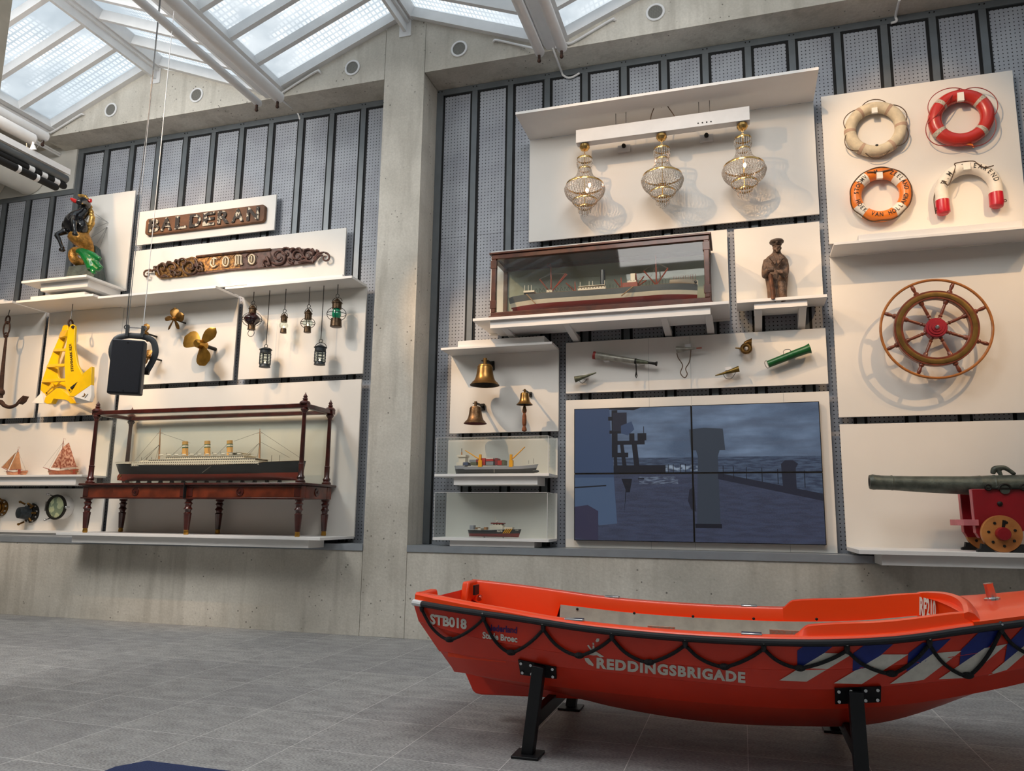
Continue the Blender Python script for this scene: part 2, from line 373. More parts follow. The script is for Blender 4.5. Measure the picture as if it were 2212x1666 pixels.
# steel trims: head, sill, end posts and the uprights in front of black gaps
def trim(n, mb, mat='slat', kids_=()):
    o = struct(mb, 'trim_%d' % n, MT[mat])
    for nm, b, m in kids_: b.build(nm, MT[m], o)
    return o
ti = 1
def screws(xs, z, y=-.022):
    b = MB()
    for x in xs:
        for d in (-.022, .022): b.cyl((x+d, y, z), (x+d, y-.006, z), .007, 8)
    return b
UPL = [-.487-.4517*i for i in range(11)]; UPR = [.561+.452*i for i in range(1, 18)]
trim(ti, MB().box(-5.06, -.004, -.022, 0, 6.36, ZS-.003), 'slat', [('screw', screws([x for x in UPL if x > -5], 6.41), 'dark')]); ti += 1
trim(ti, MB().box(.519, 9.4, -.022, 0, 6.36, ZS-.003), 'slat', [('screw', screws([.561]+UPR, 6.41), 'dark')]); ti += 1
trim(ti, MB().box(XL, -5.065, -.022, 0, 5.76, 5.83)); ti += 1
trim(ti, MB().box(-5.065, -5.02, -.022, 0, .96, 6.36)); ti += 1
trim(ti, MB().box(.519, .60, -.022, 0, .96, 6.36), 'slat', [('gap', MB().box(.60, .622, -.004, 0, .96, 6.36), 'black')]); ti += 1
for a, b in ((XL, -.004), (.521, XR)):
    trim(ti, MB().box(a, b, YC-.012, 0, .887, .955), 'sill'); ti += 1
for x in UPL+UPR+[-.487-.4517*i for i in range(11, 16)]:
    top = 6.36 if x > -5.06 else 5.76
    trim(ti, MB().box(x-.033, x+.033, -.02, -.001, .957, top), 'slat', [('gap', MB().box(x-.062, x+.062, -.005, 0, .957, top), 'black')]); ti += 1
for a, b, z in ((-5.02, -.002, 6.34), (.6, 9.4, 6.34)):
    trim(ti, MB().box(a, b, -.004, 0, z, z+.02), 'black'); ti += 1
# ------------------------------------------------------------------ skylights
YE = -11.6
def slope(n, xv, xr):
    s = 1 if xr > xv else -1
    a = Vector((xv+s*.13, 0, ZV+.125)); b = Vector((xr-s*.09, 0, ZR+.09)); d = (b-a).normalized(); up = Vector((-d.z*s, 0, abs(d.x)))
    fr = MB()
    fr.beam((a.x, YC+.02, a.z), (a.x, YE, a.z), .06, .16, up)          # curb along the gutter
    fr.beam((b.x, YC+.02, b.z), (b.x, YE, b.z), .06, .14, up)
    o = struct(fr, 'window_%d' % n, MT['steelwhite'])
    ln = (b-a).length; L = YC-YE
    gm = MB(); p0 = a+up*.06; p1 = b+up*.06
    gm.add([(p0.x, YC, p0.z), (p0.x, YE, p0.z), (p1.x, YE, p1.z), (p1.x, YC, p1.z)], [(0, 1, 2, 3)])
    go = gm.build('glass_pane', MT['frit'], o, fix=False); uv = go.data.uv_layers.new()
    for l, c_ in zip(uv.data, ((0, 0), (L, 0), (L, ln), (0, ln))): l.uv = c_
    y = YC-.03; i = 0
    while y > YE:
        w = .075
        MB().beam((a.x, y, a.z), (b.x, y, b.z), .055 if i else .075, .12, up).build('glazing_bar', MT['steelwhite'], o); y -= .48; i += 1
wn = 1
for k in range(-1, 3):
    slope(wn, VX(k), RX(k)); wn += 1
    slope(wn, VX(k+1), RX(k)); wn += 1
for k in range(-1, 3):     # ridge girders, each ending in a plate on the gable
    r = RX(k); b = MB(); b.box(r-.055, r+.055, YE, YC-.01, ZR-.02, ZR+.2); b.box(r-.02, r+.02, YE, YC-.01, ZR-.13, ZR-.02)
    o = struct(b, 'trim_%d' % ti, MT['steelwhite']); ti += 1
    MB().box(r-.075, r+.075, YC-.012, YC-.001, ZR-.19, ZR+.06).build('end_plate', MT['steelwhite'], o)
for k in range(-1, 4):     # valley gutters
    v = VX(k); b = MB(); b.prism([(v-.16, YC-.005, ZV+.12), (v-.07, YC-.005, ZV-.01), (v+.07, YC-.005, ZV-.01), (v+.16, YC-.005, ZV+.12)], (0, YE-YC, 0))
    struct(b, 'trim_%d' % ti, MT['steelwhite']); ti += 1
struct(MB().box(XL, XR, YB, YE+.02, 6.5, 7.6), 'ceiling_rear', MT['concrete'])
struct(MB().box(VX(3)-.1, XR+.2, YE, .3, 6.5, 6.8), 'ceiling_right', MT['concrete'])
# round roof pipes hanging under the valleys
def rpipe(x, z, y1, r, label):
    t = T('roof_pipe', label, 'pipe', (x, y1, z), 'white pipes under the skylight gutters')
    MB().lathe([(r*.6, 0), (r, .03), (r, 0.1), (r, -YE+y1)], (x, y1, z), (0, -1, 0), 20).build('pipe_body', MT['steelwhite'], t)
    b = MB(); b.cyl((x, y1-.06, z-r+.005), (x, y1-.06, z-r-.05), .016, 8); b.ball((x, y1-.06, z-r-.06), .022, 8, 6); b.build('drain_plug', MT['iron'], t)
p = at(607, 215, -.75); rpipe(p.x, p.z, -.75, .068, 'thick white pipe under the gutter left of the concrete pier')
p = at(562, 226, -.72); rpipe(p.x, p.z, -.72, .045, 'thinner white pipe beside the thick one left of the pier')
p = at(1168, 118, -.75); rpipe(p.x, p.z, -.75, .052, 'left white pipe of the pair above the chandeliers')
p = at(1216, 108, -.75); rpipe(p.x, p.z, -.75, .056, 'right white pipe of the pair above the chandeliers')
p = at(103, 299, -.75); rpipe(p.x, p.z, -.75, .066, 'white pipe under the far left skylight edge')
# thin conduits along the gable edges
def conduit(pts, r, label, mat='steelwhite'):
    return tag(MB().tube(spline(pts, 5), r, 8).build('conduit', MT[mat], origin=pts[0]), label, 'conduit')
yy = YC-.03
conduit([at(183, 249, YC+.01), at(178, 247, yy), at(170, 250, yy), at(115, 284, yy), at(104, 287, yy-.05), at(103, 294, -.70)], .013, 'thin white conduit along the leftmost gable edge')
conduit([at(694, 160, YC+.01), at(690, 155, yy), at(680, 156, yy), at(607, 202, yy), at(600, 206, -.6)], .013, 'thin white conduit under the skylight edge left of the pier')
conduit([at(1067, 92, YC+.01), at(1067, 88, yy), at(1075, 87, yy), at(1120, 97, yy), at(1160, 106, -.6)], .013, 'thin white conduit under the skylight edge right of the pier')
conduit([at(1330, 45, YC+.01), at(1326, 42, yy), at(1318, 44, yy), at(1240, 90, yy), at(1222, 94, yy), at(1200, 103, yy)], .013, 'thin white conduit climbing right of the paired roof pipes')
conduit([at(1194, 104, yy), at(1203, 128, -.30), at(1213, 155, -.06), at(1217, 163, -.03), at(1228, 168, -.03), at(1240, 165, -.03), at(1252, 158, -.03)], .012, 'pale cable drooping from the soffit over the chandelier panel')
conduit([at(603, 212, yy), at(620, 225, -.25), at(642, 243, -.03), at(648, 258, -.03)], .012, 'pale cable bent down the soffit left of the pier')
conduit([at(1943, 0, -.3), at(1935, 33, -.05), at(1937, 45, -.03), at(1925, 50, -.03)], .013, 'pale cable at the top edge above the life rings')
# round air grilles in the gables
def grille():
    p = at(240, 238, YC); t = T('air_grille', 'leftmost round air grille in the concrete gable', 'vent', (p.x, YC, p.z), 'round air grilles in the concrete gables')
    MB().lathe([(.078, 0), (.10, 0), (.104, .006), (.10, .012), (.082, .014), (.078, .01), (.078, 0)], (p.x, YC, p.z), (0, -1, 0), 32, cap=False).build('rim', MT['steelwhite'], t)
    m, tt, B = nodes('grille_mesh'); v, s = xyz(tt)
    a = math_(tt, 'LESS_THAN', math_(tt, 'FRACT', math_(tt, 'MULTIPLY', s[0], 110)), .35); b = math_(tt, 'LESS_THAN', math_(tt, 'FRACT', math_(tt, 'MULTIPLY', s[2], 110)), .35)
    tt.links.new(mixc(tt, math_(tt, 'MAXIMUM', a, b), lin(52, 50, 46), lin(132, 130, 122)), B.inputs['Base Color'])
    MB().lathe([(.001, .004), (.079, .004), (.079, 0.0)], (p.x, YC, p.z), (0, -1, 0), 32).build('mesh', m, t); return t
G0 = grille()
for px, py, lb in ((425, 206, 'round air grille left of the hanging speaker cables gable pipe'), (761.5, 147, 'round air grille just left of the concrete pier'), (992, 106, 'round air grille just right of the concrete pier'), (1415.7, 27, 'round air grille highest at the top edge, above the chandeliers')):
    p = at(px, py, YC); dup(G0, (p.x, YC, p.z), lb)
for o in bpy.data.objects:
    if o.get('label', '').startswith('round air grille left of the hanging'): o['label'] = 'round air grille second from the left in the gables'
# near concrete post at the left edge of the view
p = at(27, 0, -3.9)
struct(MB().box(p.x-.45, p.x, -4.35, -3.9, 0, 7.0), 'wall_post', mat('board_marked_concrete', (196, 186, 168), .8, var=.12, scale=5))
# entrance mat at the lower edge
q0, q1 = atz(340, 1652, 0), atz(450, 1664, 0)
tag(MB().prism([(.98, q0.y, 0.001), (.90, q0.y-.12, .001), (.90, q0.y-.8, .001), (2.0, q0.y-.8, .001), (2.0, q0.y, .001)], (0, 0, .012)).build('floor_mat', mat('blue_carpet', (38, 52, 92), .95, var=.25, scale=150, bump=.5), origin=(1.4, q0.y-.4, 0)), 'dark blue mat on the floor at the lower edge', 'mat')
# ================================================================== white display panels with their shelves
def panel(label, x0, x1, z0, z1, shelf=None, box=None, brackets=(), fascia=None, group=None, seams=()):
    t = T('display_board', label, 'display board', ((x0+x1)/2, 0, z0), group)
    MB().box(x0, x1, -.10, -.078, z0, z1).build('back_board', MT['white'], t, bevel=.002)
    for x in (x0+.12, x1-.12): MB().box(x-.03, x+.03, -.078, -.0205, z0+.05, z1-.05).build('standoff', MT['slat'], t)
    if shelf:                       # (x0, x1, top z, front y, thickness)
        a, c, z, y, th = shelf
        MB().box(a, c, y, -.1005, z-th, z).build('shelf', MT['shelf'], t, bevel=.002)
    if box:                         # support channel: (x0, x1, y front, y back, z0, z1)
        MB().box(*box).build('support_channel', MT['shelf'], t, bevel=.002)
    for x, y0, z0_, z1_ in brackets:
        s = MB(); s.prism([(x-.035, y0, z1_), (x-.035, -.02, z1_), (x-.035, -.02, z0_), (x-.035, -.06, z0_)], (.07, 0, 0)); s.build('bracket', MT['shelf'], t, bevel=.003)
    if seams:
        for x in seams: MB().box(x-.001, x+.001, -.1006, -.0995, z0+.004, z1-.004).build('seam', MT['slat'], t)
    return t
A0 = at(78, 604, -.72)
panel('white panel with projecting shelf carrying the horse figurehead', -4.74, -3.884, 4.205, 5.63, (-4.95, -3.884, 4.225, -.71, .03), (-4.72, -3.95, -.62, -.11, 4.10, 4.194))
panel('narrow white panel behind the plain brown name board', -3.796, -1.629, 4.827, 5.303)
panel('long white panel behind the scroll-carved name board', -3.80, -.597, 4.13, 4.748)
panel('white panel with top shelf behind the propellers', -3.872, -2.08, 2.906, 3.972, (-3.872, -2.08, 3.992, -.525, .03))
panel('white panel with top shelf behind the hanging lanterns', -2.004, -.278, 2.909, 3.972, (-2.004, -.278, 3.992, -.452, .03), (-1.72, -.42, -.42, -.11, 3.993, 4.03))
panel('white panel with top shelf behind the yellow anchor', -5.155, -3.878, 2.53, 3.98, (-5.155, -3.878, 4.01, -.591, .03), (-4.95, -4.05, -.56, -.11, 4.011, 4.06))
panel('white panel with top shelf behind the rusty iron anchor', -7.2, -5.222, 2.526, 3.995, (-7.2, -5.222, 4.02, -.588, .03), (-6.9, -5.42, -.56, -.11, 4.021, 4.06))
panel('white panel with shelf behind the model sailing boats', -6.4, -3.889, 1.715, 2.45, (-6.4, -3.889, 1.728, -.461, .025), (-6.2, -4.02, -.42, -.11, 1.60, 1.702))
panel('white panel behind the three brass portholes', -6.4, -3.882, 1.026, 1.57, (-6.4, -3.882, 1.03, -.30, .03), (-6.2, -4.0, -.27, -.11, .957, .998))
panel('large white panel and low shelf carrying the ocean liner cabinet', -3.81, -.29, 1.017, 2.843, (-3.81, -.29, 1.03, -.80, .03), (-3.63, -.46, -.74, -.44, .915, .999))
panel('wide white panel with canopy shelf behind the chandeliers', 1.736, 4.804, 4.328, 5.563, (1.736, 4.804, 5.593, -.665, .03), (2.1, 4.5, -.62, -.11, 5.594, 5.612))
panel('white panel and bracketed shelf carrying the glazed freighter case', 1.289, 3.895, 3.275, 4.258, (1.289, 3.895, 3.325, -.637, .03), (1.47, 3.72, -.60, -.25, 3.215, 3.294), [(1.62, -.58, 3.15, 3.214), (2.28, -.58, 3.15, 3.214), (3.27, -.58, 3.15, 3.214), (3.70, -.58, 3.15, 3.214)])
panel('small white panel and bracketed shelf behind the carved sailor', 3.966, 4.798, 3.388, 4.25, (3.966, 4.798, 3.395, -.40, .03), (4.13, 4.62, -.37, -.11, 3.30, 3.364), [(4.17, -.34, 3.14, 3.299), (4.58, -.34, 3.14, 3.299)])
panel('white panel with top shelf behind the three bells', .837, 2.092, 2.175, 3.067, (.837, 2.092, 3.085, -.408, .025), (1.02, 2.0, -.37, -.11, 3.086, 3.16))
panel('wide white panel behind the speaking trumpets', 2.172, 4.80, 2.579, 3.138, seams=(3.06, 3.49))
panel('large white panel framing the video wall', 2.172, 4.80, .957, 2.504, seams=(3.06, 3.49, 4.38))
panel('white panel and shelf under the model container ship', .828, 2.083, 1.69, 2.10, (.828, 2.083, 1.705, -.456, .028), (1.03, 1.95, -.41, -.11, 1.59, 1.676))
panel('white panel and lowest shelf under the model pilot ship', .825, 2.08, 1.03, 1.516, (.825, 2.08, 1.045, -.445, .028), (1.0, 1.92, -.40, -.11, .957, 1.016))
panel('white panel behind the four life rings', 4.879, 6.618, 4.0, 5.605)
panel('white panel with top shelf behind the ship wheel', 4.877, 6.64, 2.245, 3.86, (4.877, 6.64, 3.885, -.446, .025), (5.1, 6.46, -.42, -.11, 3.886, 3.95))
panel('white panel and deep low shelf carrying the cannon', 4.88, 8.6, 1.01, 2.177, (4.88, 8.6, 1.02, -.864, .035), (5.06, 8.4, -.80, -.44, .895, .984))
# ------------------------------------------------------------------ video wall of four screens
TX0, TX1, TZ0, TZ1 = 2.2745, 4.7015, 1.03, 2.401
def screenmat():
    m, t, B = nodes('video_picture'); v, s = xyz(t, 'UV'); U, V = s[0], s[1]
    sky = mixc(t, noise(t, v, 5, 6, .35, .7), lin(66, 84, 108), lin(112, 132, 158))
    mp = N(t, 'ShaderNodeMapping'); mp.inputs['Scale'].default_value = (1.5, 5, 1); t.links.new(v, mp.inputs[0])
    sky = mixc(t, math_(t, 'MULTIPLY', noise(t, mp.outputs[0], 3, 5, .4, .65), .7), sky, lin(70, 82, 102))
    sea = mixc(t, noise(t, mp.outputs[0], 14, 4), lin(34, 46, 68), lin(62, 78, 100))
    deck = mixc(t, noise(t, mp.outputs[0], 9, 5), lin(40, 46, 66), lin(49, 57, 80))
    c = mixc(t, math_(t, 'LESS_THAN', V, .615), sky, sea)
    edge = math_(t, 'SUBTRACT', .50, math_(t, 'MULTIPLY', math_(t, 'MAXIMUM', math_(t, 'SUBTRACT', U, .5), 0.0), .30))
    c = mixc(t, math_(t, 'LESS_THAN', V, edge), c, deck)
    foam = math_(t, 'MULTIPLY', math_(t, 'MULTIPLY', band(t, V, .515, .56), band(t, U, .27, .52)), noise(t, v, 40, 3, .45, .6)); c = mixc(t, math_(t, 'MULTIPLY', foam, .8), c, lin(150, 165, 182))
    foam = math_(t, 'MULTIPLY', math_(t, 'MULTIPLY', band(t, V, .42, .475), band(t, U, .28, .44)), noise(t, mp.outputs[0], 22, 3, .45, .6)); c = mixc(t, math_(t, 'MULTIPLY', foam, .5), c, lin(130, 145, 165))
    grain = noise(t, v, 160, 2, .2, .8); c = mixc(t, math_(t, 'MULTIPLY', grain, .12), c, lin(120, 130, 150))
    t.links.new(c, B.inputs['Emission Color']); B.inputs['Emission Strength'].default_value = .78
    B.inputs['Base Color'].default_value = (.01, .01, .012, 1); B.inputs['Roughness'].default_value = .35; return m
MT['video'] = screenmat()
def flatpic(name, rgb, k=.60):
    return mat(name, (6, 7, 9), .4, var=.2, emit=(rgb, k))
PIC = [flatpic('video_pale', (62, 80, 112)), flatpic('video_dark', (24, 28, 40)), flatpic('video_grey', (58, 67, 80)), flatpic('video_shade', (38, 42, 58)), flatpic('video_white', (78, 98, 128)), flatpic('video_crate', (58, 56, 80))]
def clip(poly, x0, x1, z0, z1):            # keep a picture shape inside its own screen
    for ax, lim, sg in ((0, x0, 1), (0, x1, -1), (1, z0, 1), (1, z1, -1)):
        out = []
        for i, p in enumerate(poly):
            q = poly[i-1]; a, b = (p[ax]-lim)*sg >= 0, (q[ax]-lim)*sg >= 0
            if a != b:
                f = (lim-q[ax])/(p[ax]-q[ax]); out.append((q[0]+(p[0]-q[0])*f, q[1]+(p[1]-q[1])*f))
            if a: out.append(p)
        poly = out
        if not poly: return []
    return poly
# shapes of the filmed picture as (u, v) over the whole wall of screens
def R_(u0, u1, v0, v1): return [(u0, v0), (u1, v0), (u1, v1), (u0, v1)]
SHP = [(0, [(0, .12), (.185, .14), (.155, 1), (0, 1)]), (4, [(0, .47), (.172, .47), (.185, .13), (.11, .115), (0, .25)]), (1, [(0, .40), (.14, .415), (.14, .405), (0, .39)]), (5, [(0, .02), (.105, .0), (.105, .22), (.06, .265), (0, .25)]),
       (1, [(.155, .985), (.26, .975), (.30, 1), (.155, 1)]), (1, R_(.165, .19, .62, .98)), (1, R_(.15, .20, .90, .93)), (1, R_(.155, .215, .80, .825)), (1, R_(.175, .235, .62, .655)), (1, R_(.165, .305, .715, .745)),
       (1, [(.175, .5), (.19, .5), (.185, .70), (.172, .72)]), (1, [(.213, .5), (.232, .5), (.215, .72), (.2, .72)]), (1, [(.262, .5), (.285, .5), (.272, .72), (.25, .72)]), (1, R_(.172, .39, .50, .56)), (3, R_(.17, .23, .82, .96)),
       (0, [(.205, .86), (.25, .89), (.262, .83), (.235, .785), (.205, .80)]), (1, R_(.275, .312, .745, .80)), (1, R_(.24, .262, .745, .80)), (1, R_(.30, .303, .80, .85)), (1, [(.205, .46), (.25, .46), (.24, .36), (.225, .36), (.215, .2), (.222, .38)]),
       (1, R_(.275, .30, .455, .465)),
       (2, [(.49, .82), (.55, .83), (.625, .82), (.632, .665), (.495, .665)]), (2, [(.515, .665), (.61, .665), (.602, .62), (.605, .12), (.512, .12), (.522, .62)]), (3, [(.505, .40), (.51, .22), (.49, .24), (.478, .30), (.485, .38)]), (1, R_(.505, .61, .105, .135)),
       (3, [(.85, .36), (.90, .34), (.90, .53), (.91, .56), (.89, .585), (.86, .585), (.845, .56)]), (3, [(.60, .455), (1, .30), (1, .35), (.60, .50)])] + \
      [(1, R_(u, u+.003, .50-.25*max(0, u-.5), .565-.12*max(0, u-.5))) for u in (.40, .42, .45, .47, .62, .66, .71, .77, .83, .93)]
TW, TH = TX1-TX0, TZ1-TZ0; xm, zm = (TX0+TX1)/2, (TZ0+TZ1)/2
for a, b, c, d, lb in ((TX0, xm, zm, TZ1, 'upper left'), (xm, TX1, zm, TZ1, 'upper right'), (TX0, xm, TZ0, zm, 'lower left'), (xm, TX1, TZ0, zm, 'lower right')):
    t = T('video_screen', lb + ' screen of the four-part video wall showing a ship deck at sea', 'screen', ((a+b)/2, -.1, c), 'video wall screens')
    e = .0015; w = .009
    MB().box(a+e, b-e, -.158, -.101, c+e, d-e).build('bezel', MT['black'], t, bevel=.002)
    shapes = []
    for k, sh in SHP:
        q = clip([(TX0+u*TW, TZ0+v*TH) for u, v in sh], a+w, b-w, c+w, d-w)
        if len(q) > 2: shapes.append((k, q if sum(p[0]*r[1]-r[0]*p[1] for p, r in zip(q, q[1:]+q[:1])) > 0 else q[::-1]))
    V2, F2, E2 = [], [], []
    for q in [[(a+w, c+w), (b-w, c+w), (b-w, d-w), (a+w, d-w)]] + [q for k, q in shapes]:
        n0 = len(V2); V2 += [Vector(p) for p in q]; F2.append(list(range(n0, n0+len(q)))); E2 += [(n0+i, n0+(i+1) % len(q)) for i in range(len(q))]
    vo, eo, fo, ov, oe, of = mathutils.geometry.delaunay_2d_cdt(V2, E2, F2, 1, 1e-5)
    pb = MB().add([(p.x, -.1590, p.y) for p in vo], [list(f) for f in fo])
    po = pb.build('picture', [MT['video']]+PIC, t, fix=False)
    for p_, src in zip(po.data.polygons, of):
        top = max(src) if src else 0; p_.material_index = shapes[top-1][0]+1 if top else 0
    uv = po.data.uv_layers.new()
    for lp in po.data.loops:
        p_ = po.data.vertices[lp.vertex_index].co + Vector(((a+b)/2, 0, c)); uv.data[lp.index].uv = ((p_.x-TX0)/TW, (p_.z-TZ0)/TH)
# ================================================================== left bay exhibits
def Z(ox, oy, s): return lambda zx, zy, y: at(ox+zx/s, oy+zy/s, y)
def Zs(y, s, px=300, py=700):               # metres per zoomed pixel near there
    return (at(px, py, y)-CAMP).dot(RM.col[1])/FPX/s
# ------------------------------------------------------------------ horse figurehead
H = Z(110, 410, 8.33); k = Zs(-.42, 8.33, 180, 500)
MT['lacquer'] = mat('black_lacquer', (14, 14, 18), .18, var=.2, coat=.6)
MT['hgold'] = mat('gilded_scales', (178, 128, 58), .35, .5, var=.35, scale=26, bump=.9, bscale=34)
MT['hgold2'] = mat('gilded_mane', (186, 146, 76), .32, .55, var=.3, scale=18)
MT['hgreen'] = mat('green_lacquer', (10, 112, 50), .2, var=.25, coat=.6)
MT['hred'] = mat('red_lacquer', (196, 30, 26), .3, var=.15, coat=.3)
MT['rockgreen'] = mat('grey_green_stone', (66, 78, 76), .7, var=.3, scale=14, bump=.5)
t = T('horse_figurehead', 'rearing black and gold horse figurehead with a green fish tail', 'figurehead', (H(600, 1500, -.42).x, -.42, 4.226))
b = MB()
limb(b, [H(560, 800, -.36), H(500, 700, -.42), H(440, 600, -.46), H(500, 500, -.44), H(590, 410, -.42), H(610, 320, -.42)], [145*k, 200*k, 185*k, 150*k, 95*k, 75*k], 6, 18)
limb(b, [H(620, 330, -.42), H(620, 260, -.44), H(580, 210, -.50), H(530, 215, -.56), H(505, 235, -.60)], [80*k, 92*k, 80*k, 62*k, 48*k], 6, 16)
b.ball(H(300, 650, -.46), (90*k, 100*k, 120*k)); b.ball(H(560, 660, -.46), (95*k, 110*k, 140*k))
limb(b, [H(300, 720, -.47), H(200, 770, -.54), H(110, 815, -.60), H(150, 900, -.60), H(190, 1010, -.60), H(215, 1060, -.60)], [85*k, 52*k, 44*k, 36*k, 30*k, 42*k], 6, 12)
b.ball(H(200, 1085, -.62), (60*k, 55*k, 38*k), 12, 8)
limb(b, [H(420, 520, -.54), H(415, 590, -.66), H(420, 680, -.68), H(430, 740, -.68), H(432, 785, -.68)], [62*k, 48*k, 34*k, 32*k, 46*k], 6, 12)
b.ball(H(435, 800, -.69), (58*k, 50*k, 34*k), 12, 8)
b.build('body', MT['lacquer'], t, remesh=.012)
for a in ((-1, 575, 185), (1, 690, 180)):
    pass
e = MB(); limb(e, [H(490, 215, -.5), H(440, 205, -.52), H(380, 170, -.54), H(350, 150, -.55)], [30*k, 40*k, 30*k, 8*k], 5, 8); e.build('ear', MT['hred'], t)
e = MB(); limb(e, [H(665, 205, -.44), H(705, 200, -.44), H(720, 165, -.44)], [22*k, 36*k, 14*k], 5, 8); e.build('ear', MT['hred'], t)
e = MB(); e.ball(H(567, 250, -.60), 14*k, 8, 6); e.build('eye', MT['gold'], t)
m = MB()
for x, y, r in ((520, 105, 38), (570, 108, 42), (620, 125, 42), (655, 160, 34), (540, 130, 30), (700, 280, 30), (715, 310, 36), (715, 370, 42), (730, 400, 42), (730, 450, 48), (745, 500, 50), (735, 550, 52), (730, 600, 58), (715, 640, 58), (690, 700, 48), (670, 745, 36), (660, 790, 26)):
    m.ball(H(x, y, -.38), (r*k*1.1, r*k, r*k*.75), 10, 7)
m.build('mane', MT['hgold2'], t, remesh=.010)
b = MB()
limb(b, [H(460, 790, -.42), H(540, 880, -.40), H(630, 980, -.36), H(690, 1090, -.32), H(700, 1200, -.30), H(640, 1290, -.34), H(530, 1310, -.44), H(430, 1260, -.52), H(390, 1160, -.54), H(440, 1090, -.54), H(540, 1110, -.54)], [170*k, 165*k, 125*k, 85*k, 80*k, 75*k, 78*k, 80*k, 72*k, 66*k, 60*k], 6, 16)
b.build('scaly_tail', MT['hgold'], t, remesh=.010)
f = MB()
limb(f, [H(500, 1120, -.56), H(570, 1130, -.58), H(640, 1190, -.58), H(720, 1300, -.58), H(760, 1430, -.58)], [60*k, 80*k, 95*k, 105*k, 90*k], 6, 14)
for pts in ([(600, 1120), (720, 1150), (820, 1210), (890, 1250)], [(640, 1180), (760, 1260), (850, 1350), (910, 1410)], [(680, 1260), (740, 1380), (760, 1470), (800, 1480)], [(700, 1280), (800, 1400), (850, 1440), (860, 1460)], [(560, 1090), (680, 1130), (790, 1180), (860, 1260)]):
    limb(f, [H(x, y, -.60) for x, y in pts], [44*k, 46*k, 40*k, 36*k], 5, 10)
f.build('tail_fin', MT['hgreen'], t, remesh=.009)
r = MB(); bz = 4.226
for p0, p1 in (((400, 1390), (910, 1480)),):
    P = [(H(410, 1380, -.5).x, -.60), (H(900, 1480, -.5).x, -.60), (H(920, 1500, -.3).x, -.26), (H(450, 1400, -.2).x, -.22)]
    r.rings([[(x, y, bz) for x, y in P], [(x*.98-.08, y*.98, bz+.10) for x, y in P], [(x*.9-.42, y*.95-.01, bz+.19) for x, y in P]])
r.prism([H(740, 980, -.28), H(800, 1040, -.28), H(850, 1300, -.28), H(900, 1600, -.28), H(700, 1600, -.28), H(720, 1200, -.28)], (0, .08, 0))
r.build('stone_base', MT['rockgreen'], t)
for q, ends in ((H(1030, 590, -.101), ((770, 415), (800, 485), (790, 690))), (H(1015, 670, -.101), ((700, 880), (830, 960), (820, 1200)))):
    for x, y in ends: MB().cyl(H(x, y, -.33), q, .0022, 5).build('stay_wire', MT['wire'], t)
    MB().ball(q, .012, 8, 6).build('eyelet', MT['steelwhite'], t)
# ------------------------------------------------------------------ BALDERAN name board
B5 = Z(280, 400, 4.096)
c0, c1, c2, c3 = B5(145, 300, -.15), B5(1195, 168, -.15), B5(1190, 325, -.15), B5(135, 438, -.15)
x0, x1, z0, z1 = (c0.x+c3.x)/2, (c1.x+c2.x)/2, (c3.z+c2.z)/2, (c0.z+c1.z)/2
def rrect(x0, x1, z0, z1, r, y, n=5):
    out = []
    for cx, cz, a in ((x1-r, z1-r, 0), (x0+r, z1-r, pi/2), (x0+r, z0+r, pi), (x1-r, z0+r, 1.5*pi)):
        out += [(cx+r*cos(a+pi/2*i/n), y, cz+r*sin(a+pi/2*i/n)) for i in range(n+1)]
    return out
MT['plank'] = mat('worn_brown_plank', (106, 70, 44), .65, var=.3, scale=6, bump=.4)
MT['peel'] = mat('peeling_paint', (52, 46, 42), .7, rgb2=(200, 190, 170), scale=16, lo=.53, hi=.57)
def tcells(t, label=None): pass
bo = T('name_board', 'brown wooden name board with peeling raised capital letters', 'sign', ((x0+x1)/2, -.1, z0))
MB().prism(rrect(x0, x1, z0, z1, .045, -.15), (0, .049, 0)).build('plank', MT['plank'], bo, bevel=.006)
cxs = [218, 326, 455, 582, 702, 832, 958, 1092]
for ch, zx in zip('BALDERAN', cxs):
    X = B5(zx, 360-(zx-218)*.125, -.16).x; vs, fs = textmesh(ch, 1, .03, .5)
    xs = [v.x for v in vs]; ys = [v.y for v in vs]; w = .178; h = (z1-z0)*.78
    mb = MB().add([(X+(v.x-(min(xs)+max(xs))/2)/(max(xs)-min(xs))*w, -.159+v.z*.018, (z0+z1)/2+(v.y-(min(ys)+max(ys))/2)/(max(ys)-min(ys))*h) for v in vs], fs)
    o = mb.build('letter_%s' % ch.lower(), MT['peel'], bo)
# ------------------------------------------------------------------ carved COMO board
C1 = Z(300, 520, 10.055); C2 = Z(500, 520, 10.055); kc = Zs(-.16, 10.055, 500, 560)
MT['carve'] = mat('carved_dark_oak', (58, 38, 28), .5, var=.5, scale=20, rgb2=(104, 72, 50))
MT['carve2'] = mat('carved_red_oak', (58, 36, 32), .5, var=.5, scale=20, rgb2=(96, 66, 58))
MT['gilt'] = mat('worn_gilding', (88, 56, 28), .45, .4, rgb2=(150, 112, 60), scale=30, lo=.42, hi=.58)
MT['cream'] = mat('cream_paint', (226, 212, 184), .5, var=.06)
yb = -.135
co = T('carved_name_board', 'long scroll-carved oak board with gilt ground and four cream gothic letters', 'sign', (C1(2000, 480, yb).x, -.1, C1(1500, 700, yb).z))
top = [C1(1250, 345, yb), C1(2212, 240, yb), C2(840, 190, yb)]; bot = [C2(1000, 560, yb), C2(0, 640, yb), C1(1100, 760, yb)]
MB().prism(top+bot, (0, .034, 0)).build('plank', MT['carve2'], co, bevel=.006)
mo = MB(); mo.tube([C1(1250, 350, yb-.012), C1(2212, 245, yb-.012), C2(850, 190, yb-.012)], .016, 6); mo.build('top_moulding', MT['carve'], co)
